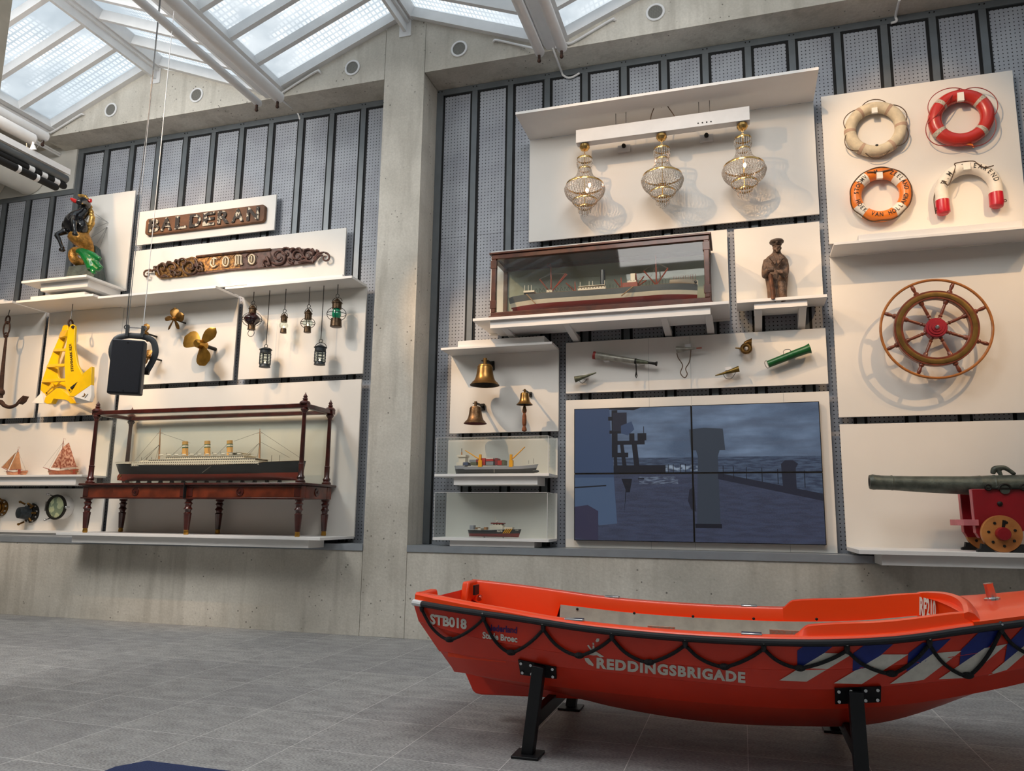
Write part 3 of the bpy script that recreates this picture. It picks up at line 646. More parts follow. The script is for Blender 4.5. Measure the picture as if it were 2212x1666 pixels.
MB().prism([C1(1270, 380, yb-.004), C1(2190, 290, yb-.004), C1(2190, 590, yb-.004), C1(1270, 680, yb-.004)], (0, .006, 0)).build('gilt_ground', MT['gilt'], co)
lw = MB().prism([C1(330, 620, yb), C1(450, 520, yb), C1(850, 440, yb), C1(1150, 350, yb), C1(1270, 370, yb), C1(1300, 600, yb), C1(1100, 760, yb), C1(450, 820, yb), C1(350, 740, yb)], (0, .034, 0)).build('left_wing', MT['gilt'], co)
rw = MB().prism([C2(830, 180, yb), C2(1050, 160, yb), C2(1350, 160, yb), C2(1700, 180, yb), C2(1880, 260, yb), C2(1750, 480, yb), C2(1450, 510, yb), C2(1000, 560, yb), C2(840, 500, yb)], (0, .034, 0)).build('right_wing', MT['carve2'], co)
def scroll(Zf, x, y, R, turns, a0, sgn, r0=24, r1=12):
    n = int(14*turns)+2; pts = []
    for i in range(n):
        f = i/(n-1); a = a0+sgn*2*pi*turns*f; rr = R*(1-.82*f); pts.append(Zf(x+rr*cos(a), y+rr*sin(a), yb-.018-.012*f))
    return MB().tube(pts, lerp_list([r0*kc, r1*kc], n), 8)
for Zf, m_, L, par in ((C1, 'carve', [(1090, 560, 205, 1.6, -1.0, 1), (960, 470, 110, 1.1, 2.6, 1), (710, 590, 120, 1.3, 3.4, 1), (500, 590, 100, 1.2, 2.6, 1), (1310, 610, 80, 1.3, .6, -1), (720, 700, 70, 1.2, 1, -1), (840, 680, 70, 1.1, 0, 1), (180, 730, 92, 1.2, -.9, -1)], lw),
                       (C2, 'carve2', [(1020, 340, 185, 1.5, 2.4, -1), (1170, 250, 110, 1.1, -.5, -1), (1420, 330, 120, 1.3, -.5, -1), (1650, 300, 130, 1.3, -.6, -1), (760, 480, 85, 1.3, 2.2, 1), (1290, 420, 75, 1.2, 1, 1), (1560, 420, 75, 1.1, 0, -1), (2040, 370, 105, 1.15, -1.6, 1)], rw)):
    for a in L: scroll(Zf, *a).build('scroll', MT[m_], par)
lf = ([(300, 660), (230, 640), (190, 650)], [(310, 640), (400, 640), (450, 760)], [(470, 790), (560, 760), (640, 790)], [(600, 520), (640, 470), (700, 460)], [(780, 480), (810, 430), (870, 440)], [(350, 620), (340, 580), (390, 560)], [(1290, 520), (1340, 480), (1380, 540)], [(460, 530), (520, 500), (600, 540)])
rf = ([(1280, 250), (1320, 180), (1370, 170)], [(1410, 190), (1480, 180), (1540, 330)], [(1750, 180), (1780, 230), (1770, 330)], [(1790, 400), (1890, 290), (2020, 250)], [(1840, 210), (1880, 240), (1880, 280)], [(1460, 480), (1600, 440), (1740, 460)], [(760, 350), (790, 420), (830, 520)], [(1800, 440), (1900, 330), (1980, 320)])
for Zf, L, m_, par in ((C1, lf, 'carve', lw), (C2, rf, 'carve2', rw)):
    for q in L: limb(MB(), [Zf(x, y, yb-.022) for x, y in q], [26*kc, 34*kc, 14*kc], 5, 8).build('leaf', MT[m_], par)
def gothic(ch, cx, cy, Zf, s=1.0):
    st = {'C': [[(-45, -40), (-60, 40), (0, 100), (60, 60)], [(-40, -60), (20, -90), (75, -70)], [(10, -75), (5, 60)]],
          'O': [[(-60, -10), (-50, 70), (10, 105), (60, 40), (55, -60), (0, -95), (-50, -50), (-60, -10)], [(0, -60), (-5, 60)]],
          'M': [[(-75, 110), (-60, 60), (-55, -80)], [(-5, 90), (0, -90)], [(55, 100), (60, -90)], [(-85, 115), (-30, 95)], [(-70, -70), (-30, -100), (0, -80)], [(0, -80), (30, -100), (75, -75)], [(55, 100), (85, 80)]]}[ch]
    mb = MB()
    for i, q in enumerate(st):
        w = 26 if len(q) == 2 and ch != 'C' else 22
        p = spline([Zf(cx+x*s, cy+y*s, yb-.014) for x, y in q], 5); mb.tube(p, [((w*kc*(.75+.5*abs(math.sin(j*.5)))), .010) for j in range(len(p))], 6)
    return mb
for ch, x, y in (('C', 1620, 470), ('O', 1885, 450), ('M', 2165, 420)):
    gothic(ch, x, y, C1).build('letter_' + ch.lower(), MT['cream'], co)
gothic('O', 440, 400, C2).build('letter_o', MT['cream'], co)
for Zf, x, y in ((C1, 1620, 470), (C1, 1885, 450), (C1, 2165, 420), (C2, 440, 400)):
    MB().tube([Zf(x+135*cos(a), y+135*sin(a), yb-.006) for a in [3.4+i*.28 for i in range(10)]], 7*kc, 6).build('halo', MT['carve'], co)
    MB().tube([Zf(x+125*cos(a), y+135*sin(a), yb-.006) for a in [.5+i*.28 for i in range(8)]], 7*kc, 6).build('halo', MT['carve'], co)
# ------------------------------------------------------------------ hanging loudspeaker
P5 = Z(230, 690, 9.258); ys = -2.2
MT['spk'] = mat('speaker_cloth', (14, 17, 28), .75, var=.35, scale=160)
MT['spkb'] = mat('dark_cabinet', (50, 53, 56), .5, var=.1)
f0, f1 = P5(50, 540, ys), P5(685, 1550, ys); Z0, Z1 = f1.z, f0.z; SH = .005
pv = P5(580, 170, ys); sp = T('loudspeaker', 'black loudspeaker in a curved yoke hanging from the roof on two cables', 'loudspeaker', (pv.x, pv.y, Z0)); X0, X1 = pv.x-.137+SH, pv.x+.137+SH; fy, ya = pv.y-.22, pv.y
MB().rings([[Vector((x, y, z)) for x, z in ((X0+i, Z0+j), (X1-i, Z0+j), (X1-i, Z1-j), (X0+i, Z1-j))] for y, i, j in ((fy+.012, 0, 0), (fy+.10, .0, .0), (fy+.30, .045, .03))]).build('cabinet', MT['spkb'], sp, bevel=.012)
MB().box(X0+.006, X1-.006, fy-.004, fy+.012, Z0+.008, Z1-.008).build('front_grille', MT['spk'], sp, bevel=.01)
for zz in (Z0+.03, Z1-.03): MB().cyl(((X0+X1)/2, fy-.004, zz), ((X0+X1)/2, fy-.008, zz), .005, 8).build('screw', MT['dark'], sp)
yk = MB(); xm_ = (X0+X1)/2; zc = (Z0+Z1)/2
yp = spline([(X1-.012, ya, zc), (X1+.03, ya, zc+.10), (X1+.05, ya, Z1-.06), (X1+.02, ya, Z1+.045), (X1-.06, ya, Z1+.08), (xm_, ya, Z1+.085), (X0+.06, ya, Z1+.08), (X0-.02, ya, Z1+.045), (X0-.05, ya, Z1-.06), (X0-.03, ya, zc+.10), (X0+.012, ya, zc)], 4)
yk.tube(yp, (.008, .028), 8); yk.build('yoke', MT['spkb'], sp)
for x in (X0+.012, X1-.012): MB().cyl((x-.022, ya, zc), (x+.022, ya, zc), .03, 14).build('knob', MT['dark'], sp)
zq_ = P5(548, 172, ys).z
for dx, r_, m_ in ((-.066, .0035, 'wire'), (.066, .0035, 'steelwhite')):
    x = pv.x+dx
    MB().box(x-.012, x+.012, ya-.02, ya+.02, Z1+.07, zq_+.02).build('bracket', MT['spkb'], sp)
    MB().torus((x+.012*(1 if dx > 0 else -1), ya-.005, zq_), (.3, 1, 0), .018, .006, 16, 6).build('shackle', MT['chrome'], sp)
    MB().tube([(x, ya, zq_+.015), (x+.002, ya, 4.4), (x, ya, 6.0), (x, ya, 6.50 if dx < 0 else 6.56)], r_, 6).build('cable', MT[m_], sp)
MB().tube([(pv.x-.08, ya, zq_+.02), (pv.x-.09, ya, 4.2), (pv.x-.07, ya, 5.2), (pv.x-.075, ya, 6.5)], .0045, 6).build('cable', MT['spkb'], sp)
MB().cyl((pv.x-.066, ya, zq_), (pv.x+.066, ya, zq_), .006, 8).build('cross_rod', MT['chrome'], sp)
sp.rotation_euler.z = rad(31)
# ------------------------------------------------------------------ anchors
A6 = Z(0, 620, 5.267)
an = T('iron_anchor', 'old rusty iron anchor hanging by a chain link at the left edge', 'anchor', (A6(20, 1000, -.34).x, -.34, A6(20, 1330, -.34).z))
ka = Zs(-.34, 5.267, 20, 800)
s = MB(); limb(s, [A6(72, 560, -.34), A6(45, 800, -.34), A6(20, 1060, -.34), A6(5, 1260, -.34)], [12*ka, 17*ka, 22*ka, 26*ka], 6, 10); s.build('shank', MT['iron'], an)
s = MB(); s.ball(A6(12, 1200, -.34), (38*ka, 38*ka, 45*ka), 12, 8); s.build('boss', MT['iron'], an)
s = MB(); limb(s, [A6(-250, 1200, -.34), A6(-200, 1300, -.34), A6(-90, 1370, -.34), A6(0, 1310, -.34), A6(50, 1350, -.34), A6(110, 1368, -.34), A6(180, 1345, -.34), A6(225, 1290, -.34), A6(268, 1238, -.34)], [14*ka, 18*ka, 22*ka, 28*ka, 22*ka, 20*ka, 17*ka, 14*ka, 5*ka], 6, 10); s.build('arms', MT['iron'], an)
s = MB(); s.prism([A6(195, 1330, -.40), A6(235, 1300, -.40), A6(268, 1238, -.36), A6(225, 1285, -.36)], (0, .08, 0)); s.build('fluke', MT['iron'], an)
def link(Zf, x, y, rx, ry, yy, r, ax=0):
    c = Zf(x, y, yy); n = 20; m = (Zf(x+1, y, yy)-c).length
    return MB().tube([c+Vector((rx*m*cos(2*pi*i/n)*(1 if not ax else .25), rx*m*cos(2*pi*i/n)*(0 if not ax else 1), ry*m*sin(2*pi*i/n))) for i in range(n)], r, 6, True)
link(A6, 75, 475, 34, 62, -.34, 9*ka).build('chain_link', MT['iron'], an)
link(A6, 88, 375, 24, 34, -.34, 9*ka).build('shackle', MT['iron'], an)
link(A6, 68, 550, 20, 20, -.34, 9*ka).build('ring', MT['iron'], an)
w = MB(); w.tube([A6(88, 345, -.34), A6(95, 320, -.34), Vector((A6(108, 290, -.34).x, -.34, 3.988))], .006, 6); w.build('hanging_wire', MT['wire'], an)
# yellow high-holding anchor
Y4 = Z(60, 680, 7.933)
MT['yellow'] = mat('yellow_paint', (236, 190, 4), .35, var=.05, coat=.25)
MT['whitep'] = mat('white_paint', (235, 232, 226), .4, var=.03)
MT['ink'] = mat('black_ink', (26, 24, 20), .6, var=.1)
yR, yL = -.50, -.24
ya_ = T('yellow_anchor', 'bright yellow plate anchor with white fluke tips', 'anchor', (Y4(600, 900, -.36).x, -.36, Y4(600, 1500, -.36).z))
Rpl = [(725, 180), (760, 160), (800, 180), (808, 230), (800, 400), (800, 560), (830, 720), (850, 850), (905, 960), (945, 1040), (880, 1150), (760, 1290), (720, 1380), (650, 1270), (640, 1140), (625, 800), (640, 640), (690, 260)]
MB().prism([Y4(x, y, yR) for x, y in Rpl], (0, .03, 0)).build('shank_plate', MT['yellow'], ya_, bevel=.004, tri=True)
# left plate edge on: seen as an outline turned away
Lpl = [(600, 190), (640, 170), (690, 190), (690, 280), (620, 470), (560, 640), (520, 760), (505, 900), (520, 1060), (560, 1120), (420, 1300), (310, 1390), (215, 1290), (235, 1150), (330, 880), (440, 600), (560, 330)]
MB().prism([Y4(x, y, yL) for x, y in Lpl], (0, .03, 0)).build('shank_plate', MT['yellow'], ya_, bevel=.004, tri=True)
for (a, b), (c, d), hh in (((575, 350), (685, 320), .09), ((450, 610), (660, 605), .04), ((340, 880), (640, 865), .04), ((255, 1140), (655, 1118), .04)):
    p, q = Y4(a, b, yL), Y4(c, d, yR+.03); MB().beam(p, q, hh*.5, hh, (0, .2, 1)).build('cross_bar', MT['yellow'], ya_, bevel=.003)
fl = [(700, 1400), (760, 1300), (940, 1010), (1090, 885), (1082, 1200), (790, 1405)]
MB().prism([Y4(x, y, -.55 if i in (3, 4) else -.53) for i, (x, y) in enumerate(fl)], (0, .05, 0)).build('fluke', MT['yellow'], ya_, bevel=.004, tri=True)
tip = MB().prism([Y4(790, 1408, -.535), Y4(1082, 1203, -.555), Y4(1086, 1380, -.555), Y4(1058, 1488, -.555)], (0, .05, 0)).build('fluke_tip', MT['whitep'], ya_, bevel=.003)
MB().prism([Y4(790, 1410, -.53), Y4(1058, 1490, -.55), Y4(830, 1515, -.45)], (0, .05, 0)).build('fluke_underside', MT['whitep'], ya_)
lg = MB(); lg.prism([Y4(920, 1400, -.552), Y4(960, 1385, -.552), Y4(965, 1340, -.552), Y4(990, 1370, -.552), Y4(965, 1405, -.552)], (0, .004, 0)); lg.build('emblem', MT['gilt'], tip)
MB().tube([Y4(975, 1425, -.553), Y4(1030, 1358, -.558)], .003, 5).build('lettering', MT['ink'], tip)
fl2 = MB().prism([Y4(x, y, -.38) for x, y in ((65, 1510), (140, 1430), (230, 1340), (262, 1400), (275, 1520))], (0, .05, 0)).build('fluke_tip', MT['whitep'], ya_)
MB().prism([Y4(x, y, -.42) for x, y in ((300, 1410), (490, 1260), (560, 1262), (700, 1380), (760, 1420), (830, 1515), (730, 1525), (690, 1480), (640, 1460), (560, 1450), (440, 1440), (400, 1520), (330, 1530), (275, 1500))], (0, .07, 0)).build('crown', MT['yellow'], ya_, bevel=.004, tri=True)
MB().prism([Y4(x, y, -.30) for x, y in ((440, 1260), (540, 1180), (640, 1090), (660, 1260), (560, 1210))], (0, .03, 0)).build('inner_fluke', MT['yellow'], ya_, tri=True)
MB().beam(Y4(330, 1300, -.30), Y4(430, 1200, -.34), .02, .05).build('stiffener', MT['yellow'], ya_)
MB().beam(Y4(750, 1265, -.505), Y4(875, 1170, -.505), .03, .03).build('slot', MT['ink'], ya_)
for q in ((775, 212), (320, 1340), (712, 1290), (745, 1330)):
    z = yR if q[0] > 600 else yL
    MB().cyl(Y4(q[0], q[1], z-.002), Y4(q[0], q[1], z-.012), .022 if q[1] < 300 else .010, 12).build('pin', MT['iron'], ya_)
def word_on(Zf, txt, p0, p1, h, y, mat_, parent, name='lettering', bold=.02, shear=.2):
    a, b = Zf(*p0, y), Zf(*p1, y); vs, fs = textmesh(txt, 1, bold, 0)
    xs = [v.x for v in vs]; L = (b-a).length; u = (b-a).normalized(); n = Vector((-u.z, 0, u.x)); m = (Zf(p0[0]+1, p0[1], y)-a).length
    x_0, x_1 = min(xs), max(xs); mb = MB().add([a+u*((v.x+shear*v.y-x_0)/(x_1-x_0)*L)+n*(v.y*h*m*1.35) for v in vs], fs)
    return mb.build(name, MT[mat_] if isinstance(mat_, str) else mat_, parent, fix=False)
word_on(Y4, 'STEVSHARK REX', (765, 970), (727, 495), 44, yR-.0035, 'ink', ya_)
MB().torus(Y4(735, 150, -.37), (1, .3, 0), .045, .012, 18, 8).build('shackle', MT['iron'], ya_)
MB().tube([Y4(735, 100, -.37), Vector((Y4(750, 10, -.37).x, -.37, 3.978))], .005, 6).build('hanging_wire', MT['wire'], ya_)
# ------------------------------------------------------------------ propellers
def blade(hub, ang, L, Wd, tw=.5, cup=.05, root=.25):
    R = []; n = 9; u = Vector((cos(ang), 0, sin(ang))); v = Vector((-sin(ang), 0, cos(ang))); w = Vector((0, -1, 0))
    for i in range(n):
        f = i/(n-1); r = .08*L+f*.92*L; ww = Wd*max(.12 if i == n-1 else 0, (root+(1-root)*sin(min(1, f*1.25)*pi/2))*math.sqrt(max(0, 1-max(0, (f-.45)/.55)**2)))/2
        a = tw*(1-f*.5); d = v*cos(a)+w*sin(a); nn = -v*sin(a)+w*cos(a); c = hub+u*r-nn*cup*f*f*L
        R.append([c+d*ww*s_+nn*t_ for s_, t_ in ((-1, 0), (-.5, .006), (.5, .006), (1, 0), (.5, -.006), (-.5, -.006))])
    return MB().rings(R)
def propeller(label, Zf, cx, cy, y, blades, hubr, mat_, s):
    c = Zf(cx, cy, y); t = T('propeller', label, 'propeller', (c.x, -.1, c.z), 'brass propellers')
    MB().lathe([(hubr*.5, -hubr*1.6), (hubr*.85, -hubr*1.3), (hubr, 0), (hubr*.9, hubr*1.2), (hubr*.5, hubr*1.35)], c, (0, 1, 0), 18).build('hub', MT[mat_], t)
    MB().cyl(c+Vector((0, hubr, 0)), (c.x, -.1005, c.z), hubr*.4, 10).build('shaft', MT['dark'], t)
    for px, py, wd, tw in blades:
        q = Zf(px, py, y); d = q-c; blade(c, math.atan2(d.z, d.x), d.length, wd*s*1.55, tw).build('blade', MT[mat_], t)
    return t
P4 = Z(320, 600, 4.424); kp = Zs(-.3, 4.424, 400, 720)
propeller('small five bladed dark brass propeller above the big one', P4, 248, 397, -.30, [(252, 285, 62, .4), (340, 362, 66, .4), (158, 385, 44, .5), (188, 495, 34, .6), (290, 490, 40, .5)], .026, 'bronze', kp)
propeller('largest brass propeller, three broad golden blades', P4, 505, 640, -.36, [(640, 480, 75, .7), (345, 560, 130, .35), (535, 838, 140, .3)], .058, 'brass', kp)
propeller('brass propeller half hidden above the loudspeaker', A6, 1648, 525, -.30, [(1668, 415, 62, .4), (1690, 620, 58, .5), (1545, 575, 55, .5)], .030, 'bronze', Zs(-.3, 5.267))
propeller('brass propeller half hidden by the loudspeaker yoke', A6, 1700, 800, -.30, [(1770, 840, 60, .5), (1680, 715, 64, .4), (1640, 870, 55, .5)], .030, 'bronze', Zs(-.3, 5.267))
# ------------------------------------------------------------------ hanging ship lanterns
yl = -.28; kl = Zs(yl, 4.424, 620, 690)
MT['lantern'] = mat('aged_brass', (74, 58, 40), .4, .7, var=.35, scale=30)
MT['lanternblue'] = mat('dark_blue_tin', (40, 48, 54), .5, .4, var=.3, scale=30)
MT['redglass'] = mat('deep_red_glass', (34, 6, 14), .08, var=.2, coat=1)
def tglass(name, col, mixv=.4):
    m = glassmat(name, col, .06); return m
MT['greenglass'] = mat('green_glass', (10, 120, 84), .1, var=.1, coat=1, emit=((10, 140, 96), .12))
MT['bulb'] = mat('lit_bulb', (255, 220, 180), .4, emit=((255, 214, 170), 9.0))
ZH = 3.9615
def lantern(label, hx, cx, cap, glass, base, kind, ring=None, rod=None, low=None, metal='lantern'):
    """cap=(y0,y1,r) glass=(y0,y1,r) base=(y0,y1,r) in zoomed pixels"""
    c = P4(cx, glass[0], yl); X = c.x; z = lambda yy: P4(cx, yy, yl).z
    t = T('ship_lantern', label, 'lantern', (X, yl, z(base[1])), 'ship lanterns under the shelf')
    zt = z(rod if rod else cap[0]-40)
    MB().tube([(X, yl, ZH), (X, yl, zt)], .0045, 6).build('hook_rod', MT['dark'], t)
    MB().torus((X, yl, zt-.02), (0, 1, 0), .022, .004, 16, 6).build('ring', MT['dark'], t)
    hr = cap[2]*kl*1.15; hz = z(cap[0]+30)
    MB().tube([(X-hr, yl, hz)] + [(X-hr*cos(a), yl, hz+(zt-.04-hz)*sin(a)) for a in [pi*i/10 for i in range(1, 10)]] + [(X+hr, yl, hz)], .004, 6).build('handle', MT['dark'], t)
    r = cap[2]*kl; h = z(cap[0])-z(cap[1])
    MB().lathe([(r*.15, h), (r*.8, h*.72), (r*1.12, h*.6), (r*1.12, h*.54), (r*.95, h*.5), (r*.95, 0)], (X, yl, z(cap[1])), seg=18).build('cap', MT[metal], t)
    gr = glass[2]*kl; gh = z(glass[0])-z(glass[1])
    if kind == 'cage':
        for i in range(8):
            a = 2*pi*i/8+.2; MB().cyl((X+gr*cos(a), yl+gr*sin(a), z(glass[1])), (X+gr*cos(a), yl+gr*sin(a), z(glass[0])), .005, 6).build('cage_bar', MT[metal], t)
        for i in range(4): MB().torus((X, yl, z(glass[1])+gh*(.1+.27*i)), (0, 0, 1), gr, .004, 20, 6).build('cage_ring', MT[metal], t)
        MB().lathe([(gr*.82, 0), (gr*.82, gh)], (X, yl, z(glass[1])), seg=18, cap=False).build('glass', MT['glass'], t)
    else:
        m_ = {'red': 'redglass', 'green': 'greenglass', 'clear': 'glass'}[kind]
        pr = [(gr*.62, 0), (gr, gh*.3), (gr, gh*.7), (gr*.62, gh)] if kind == 'green' else [(gr*max(.45, sin(pi*(.12+.76*i/10))), gh*i/10) for i in range(11)]
        MB().lathe(pr, (X, yl, z(glass[1])), seg=22, cap=False).build('glass_globe', MT[m_], t)
    br = base[2]*kl; bh = z(base[0])-z(base[1])
    MB().lathe([(br*.9, 0), (br*1.05, bh*.05), (br, bh*.25), (br*.92, bh)], (X, yl, z(base[1])), seg=18).build('base', MT[metal], t)
    if kind != 'red': MB().ball((X, yl, z(glass[1])+.022), (.009, .009, .017), 8, 6).build('flame_bulb', MT['bulb'], t)
    if ring:
        rr = ring*kl; zz = (z(glass[0])+z(glass[1]))/2
        MB().torus((X, yl, zz), (0, 0, 1), rr, .0035, 28, 6).build('guard_ring', MT['dark'], t)
        for a in (.4, 1.97): MB().torus((X, yl, zz), (cos(a), sin(a), 0), rr, .0035, 28, 6, R2=rr*.78, up=(0, 0, 1)).build('guard_hoop', MT['dark'], t)
    if low: MB().torus((X, yl, z(base[1]+28)), (0, 1, 0), .045, .0035, 18, 6).build('lower_handle', MT['dark'], t)
    return t
lantern('brass lantern with a deep red globe, first from the left', 1018, 997, (265, 345, 36), (345, 452, 78), (448, 500, 36), 'red', ring=92, low=1)
lantern('blue grey caged lantern on the long rod left, hanging low', 1150, 1122, (665, 722, 54), (722, 830, 52), (825, 858, 50), 'cage', rod=640, metal='lanternblue')
lantern('smallest brass lantern with a round clear globe', 1320, 1298, (345, 425, 31), (422, 490, 42), (486, 530, 29), 'clear')
lantern('brass lantern with clear globe and guard ring, right of the smallest', 1548, 1528, (300, 402, 34), (398, 470, 50), (466, 525, 33), 'clear', ring=66)
lantern('caged lantern on the long rod beneath the green one', 1680, 1645, (640, 705, 54), (705, 808, 52), (804, 834, 50), 'cage', rod=590, metal='lanternblue')
lantern('biggest lantern with green glass cylinder and wire guards', 1815, 1803, (200, 300, 45), (295, 400, 42), (393, 472, 52), 'green', ring=88)
# ================================================================== ship models
MT['hullblack'] = mat('hull_black', (24, 26, 29), .3, var=.15, coat=.3)
MT['hullred'] = mat('hull_red', (140, 52, 34), .35, var=.1, coat=.2)
MT['hulldeep'] = mat('hull_deep_red', (122, 30, 24), .35, var=.1, coat=.2)
MT['hullgrey'] = mat('hull_grey', (98, 102, 104), .4, var=.06)
MT['hullpale'] = mat('hull_pale_grey', (158, 160, 166), .4, var=.05)
MT['hullwhite'] = mat('hull_cream', (222, 212, 192), .4, var=.05)
MT['deck'] = mat('deck_wood', (150, 116, 78), .6, var=.15, scale=30)
MT['buff'] = mat('funnel_buff', (226, 170, 92), .45, var=.06)
MT['cabin'] = mat('cabin_white', (224, 216, 198), .45, var=.05)
MT['mast'] = mat('mast_buff', (190, 138, 92), .5, var=.1)
MT['redwood'] = mat('mast_red', (142, 62, 40), .5, var=.15)
MT['thread'] = mat('rigging_thread', (92, 88, 80), .7, var=.1)
MT['fgreen'] = mat('band_green', (52, 96, 60), .5, var=.05)
def hull(parent, x0, x1, y, zk, zd, B, bands, rake=.02, over=.06, round_=.6, n=34, bowp=.45, sternp=.25):
    """stern at x0, stem at x1; zd = deck height as function of t; bands = (name, material, level0, level1)"""
    L = x1-x0; s = 1 if L > 0 else -1
    def P(t, l, side):
        a = x0+s*over*(1-l)**1.4; b = x1-s*rake*(1-l); x = a+(b-a)*t
        e = min(1, (t/sternp)) if sternp else 1; f = min(1, (1-t)/bowp)
        pw = .5+.9*(1-l)
        br = (1-(1-e)**2)**(.5+.8*(1-l)) * (1-(1-f)**2)**(.75+.5*(1-l))
        w = B/2*br*(l**(.5*(1-round_)+.08) if l > 0 else .02)
        return Vector((x, y+side*w, zk+(zd(t)-zk)*l))
    for nm, m_, l0, l1 in bands:
        mb = MB(); ls = [l0+(l1-l0)*i/4 for i in range(5)]; R = []
        for i in range(n+1):
            t = .002+.996*i/n; R.append([P(t, l, -1) for l in ls]+[P(t, l, 1) for l in ls[::-1]])
        mb.rings(R).build(nm, MT[m_], parent, ang=50)
    return P
def block(parent, name, m_, x0, x1, y, w, z0, z1, taper=0): return MB().prism([(x0, y-w/2, z0), (x1, y-w/2, z0), (x1-taper, y-w/2, z1), (x0+taper, y-w/2, z1)], (0, w, 0)).build(name, MT[m_] if isinstance(m_, str) else m_, parent)
def winmat(name, base, dark, px, pz, fx=.45, fz=.4):
    m, t, B = nodes(name); v, s = xyz(t)
    a = math_(t, 'LESS_THAN', math_(t, 'FRACT', math_(t, 'DIVIDE', s[0], px)), fx); b = math_(t, 'LESS_THAN', math_(t, 'FRACT', math_(t, 'DIVIDE', s[2], pz)), fz)
    t.links.new(mixc(t, math_(t, 'MULTIPLY', a, b), lin(*base), lin(*dark)), B.inputs['Base Color']); B.inputs['Roughness'].default_value = .45; return m
MT['cabwin'] = winmat('cabin_windows', (222, 213, 194), (92, 80, 64), .03, .027)
def rig(parent, pts, r=.0016, name='stay'): return MB().tube(pts, r, 4).build(name, MT['thread'], parent)
# ------------------------------------------------------------------ ocean liner in its mahogany cabinet
CX0, CX1, CYF, CYB = -3.475, -.62, -.715, -.20
cb = T('display_cabinet', 'mahogany table cabinet with glass case, turned legs and slim columns', 'display cabinet', ((CX0+CX1)/2, (CYF+CYB)/2, 1.031))
legp = [(.030, 0), (.034, .012), (.028, .05), (.036, .055), (.052, .25), (.056, .26), (.038, .275), (.044, .30), (.062, .315), (.045, .335), (.040, .345), (.044, .37), (.060, .385), (.038, .405), (.040, .415), (.060, .43), (.060, .448)]
legs = []
for x in (CX0, (CX0+CX1)/2, CX1):
    for y in (CYF, CYB):
        o = MB().lathe([(r*.78, h*.90) for r, h in legp[2:]], (x, y, 1.031), seg=14).build('leg', MT['mahog'], cb)
        MB().lathe([(.024, 0), (.028, .012), (.024, .045), (.029, .05)], (x, y, 1.031), seg=14).build('brass_ferrule', MT['brass'], o)
ap = MB()
for y in (CYF, CYB): ap.box(CX0-.045, CX1+.045, y-.045, y+.045, 1.437, 1.575)
for x in (CX0, CX1): ap.box(x-.045, x+.045, CYF+.045, CYB-.045, 1.437, 1.575)
ap.box(CX0-.04, CX1+.04, CYF-.04, CYB+.04, 1.55, 1.572)
ap.build('apron', MT['mahog2'], cb, bevel=.006)
MB().box(CX0-.085, CX1+.085, CYF-.085, CYB+.085, 1.576, 1.604).build('table_top', MT['mahog'], cb, bevel=.009)
MB().box(CX0-.06, CX1+.06, CYF-.058, CYF-.046, 1.425, 1.443).build('moulding', MT['mahog'], cb, bevel=.003)
MB().box(CX0-.055, CX1+.055, CYF-.056, CYF-.046, 1.56, 1.575).build('moulding', MT['mahog'], cb, bevel=.003)
for x in (CX0+.72, CX1-.72):
    MB().lathe([(.048, 0), (.048, .008), (.036, .010), (.034, .004), (.016, .004), (.010, .016), (.001, .018)], (x, CYF-.0455, 1.508), (0, -1, 0), 20).build('rosette', MT['mahog'], cb)
MB().lathe([(.045, 0), (.045, .008), (.03, .010), (.014, .006), (.010, .016), (.001, .018)], (CX1+.0455, (CYF+CYB)/2, 1.508), (1, 0, 0), 20).build('rosette', MT['mahog'], cb)
for x in (CX0, (CX0+CX1)/2-.05, (CX0+CX1)/2+.05, CX1): MB().box(x-.036, x+.036, CYF-.052, CYF-.046, 1.452, 1.555).build('square_panel', MT['mahog'], cb, bevel=.004)
MB().box((CX0+CX1)/2-.003, (CX0+CX1)/2+.003, CYF-.0925, CYF-.05, 1.43, 1.61).build('joint', MT['black'], cb)
for x in (CX0, CX1):
    for y in (CYF, CYB):
        MB().lathe([(.052, 0), (.052, .02), (.036, .04), (.044, .06), (.030, .085), (.030, .20), (.034, .205), (.026, .215), (.021, .74), (.026, .75), (.024, .765), (.046, .80), (.034, .815), (.040, .83), (.04, .845)], (x, y, 1.604), seg=14).build('column', MT['mahog'], cb)
        MB().lathe([(.056, 0), (.060, .012), (.05, .03), (.022, .045), (.030, .058), (.018, .075), (.026, .085), (.010, .11), (.001, .135)], (x, y, 2.462), seg=14).build('finial', MT['mahog'], cb)
fr = MB()
for y in (CYF, CYB): fr.box(CX0-.05, CX1+.05, y-.032, y+.032, 2.42, 2.47)
for x in (CX0, CX1): fr.box(x-.032, x+.032, CYF+.032, CYB-.032, 2.42, 2.47)
fr.build('top_frame', MT['mahog'], cb, bevel=.006)
gx0, gx1, gy0, gy1 = CX0+.10, CX1+.0-.06, CYF+.05, CYB-.05
def glassbox(parent, x0, x1, y0, y1, z0, z1, m_, name='glass_case', top=True):
    g = MB(); th = .004
    g.add([(x0, y0, z0), (x1, y0, z0), (x1, y0, z1), (x0, y0, z1)], [(0, 1, 2, 3)]); g.add([(x0, y1, z0), (x1, y1, z0), (x1, y1, z1), (x0, y1, z1)], [(0, 1, 2, 3)])
    g.add([(x0, y0, z0), (x0, y1, z0), (x0, y1, z1), (x0, y0, z1)], [(0, 1, 2, 3)]); g.add([(x1, y0, z0), (x1, y1, z0), (x1, y1, z1), (x1, y0, z1)], [(0, 1, 2, 3)])
    if top: g.add([(x0, y0, z1), (x1, y0, z1), (x1, y1, z1), (x0, y1, z1)], [(0, 1, 2, 3)])
    bm_ = g; o = bm_.build(name, m_, parent); return o
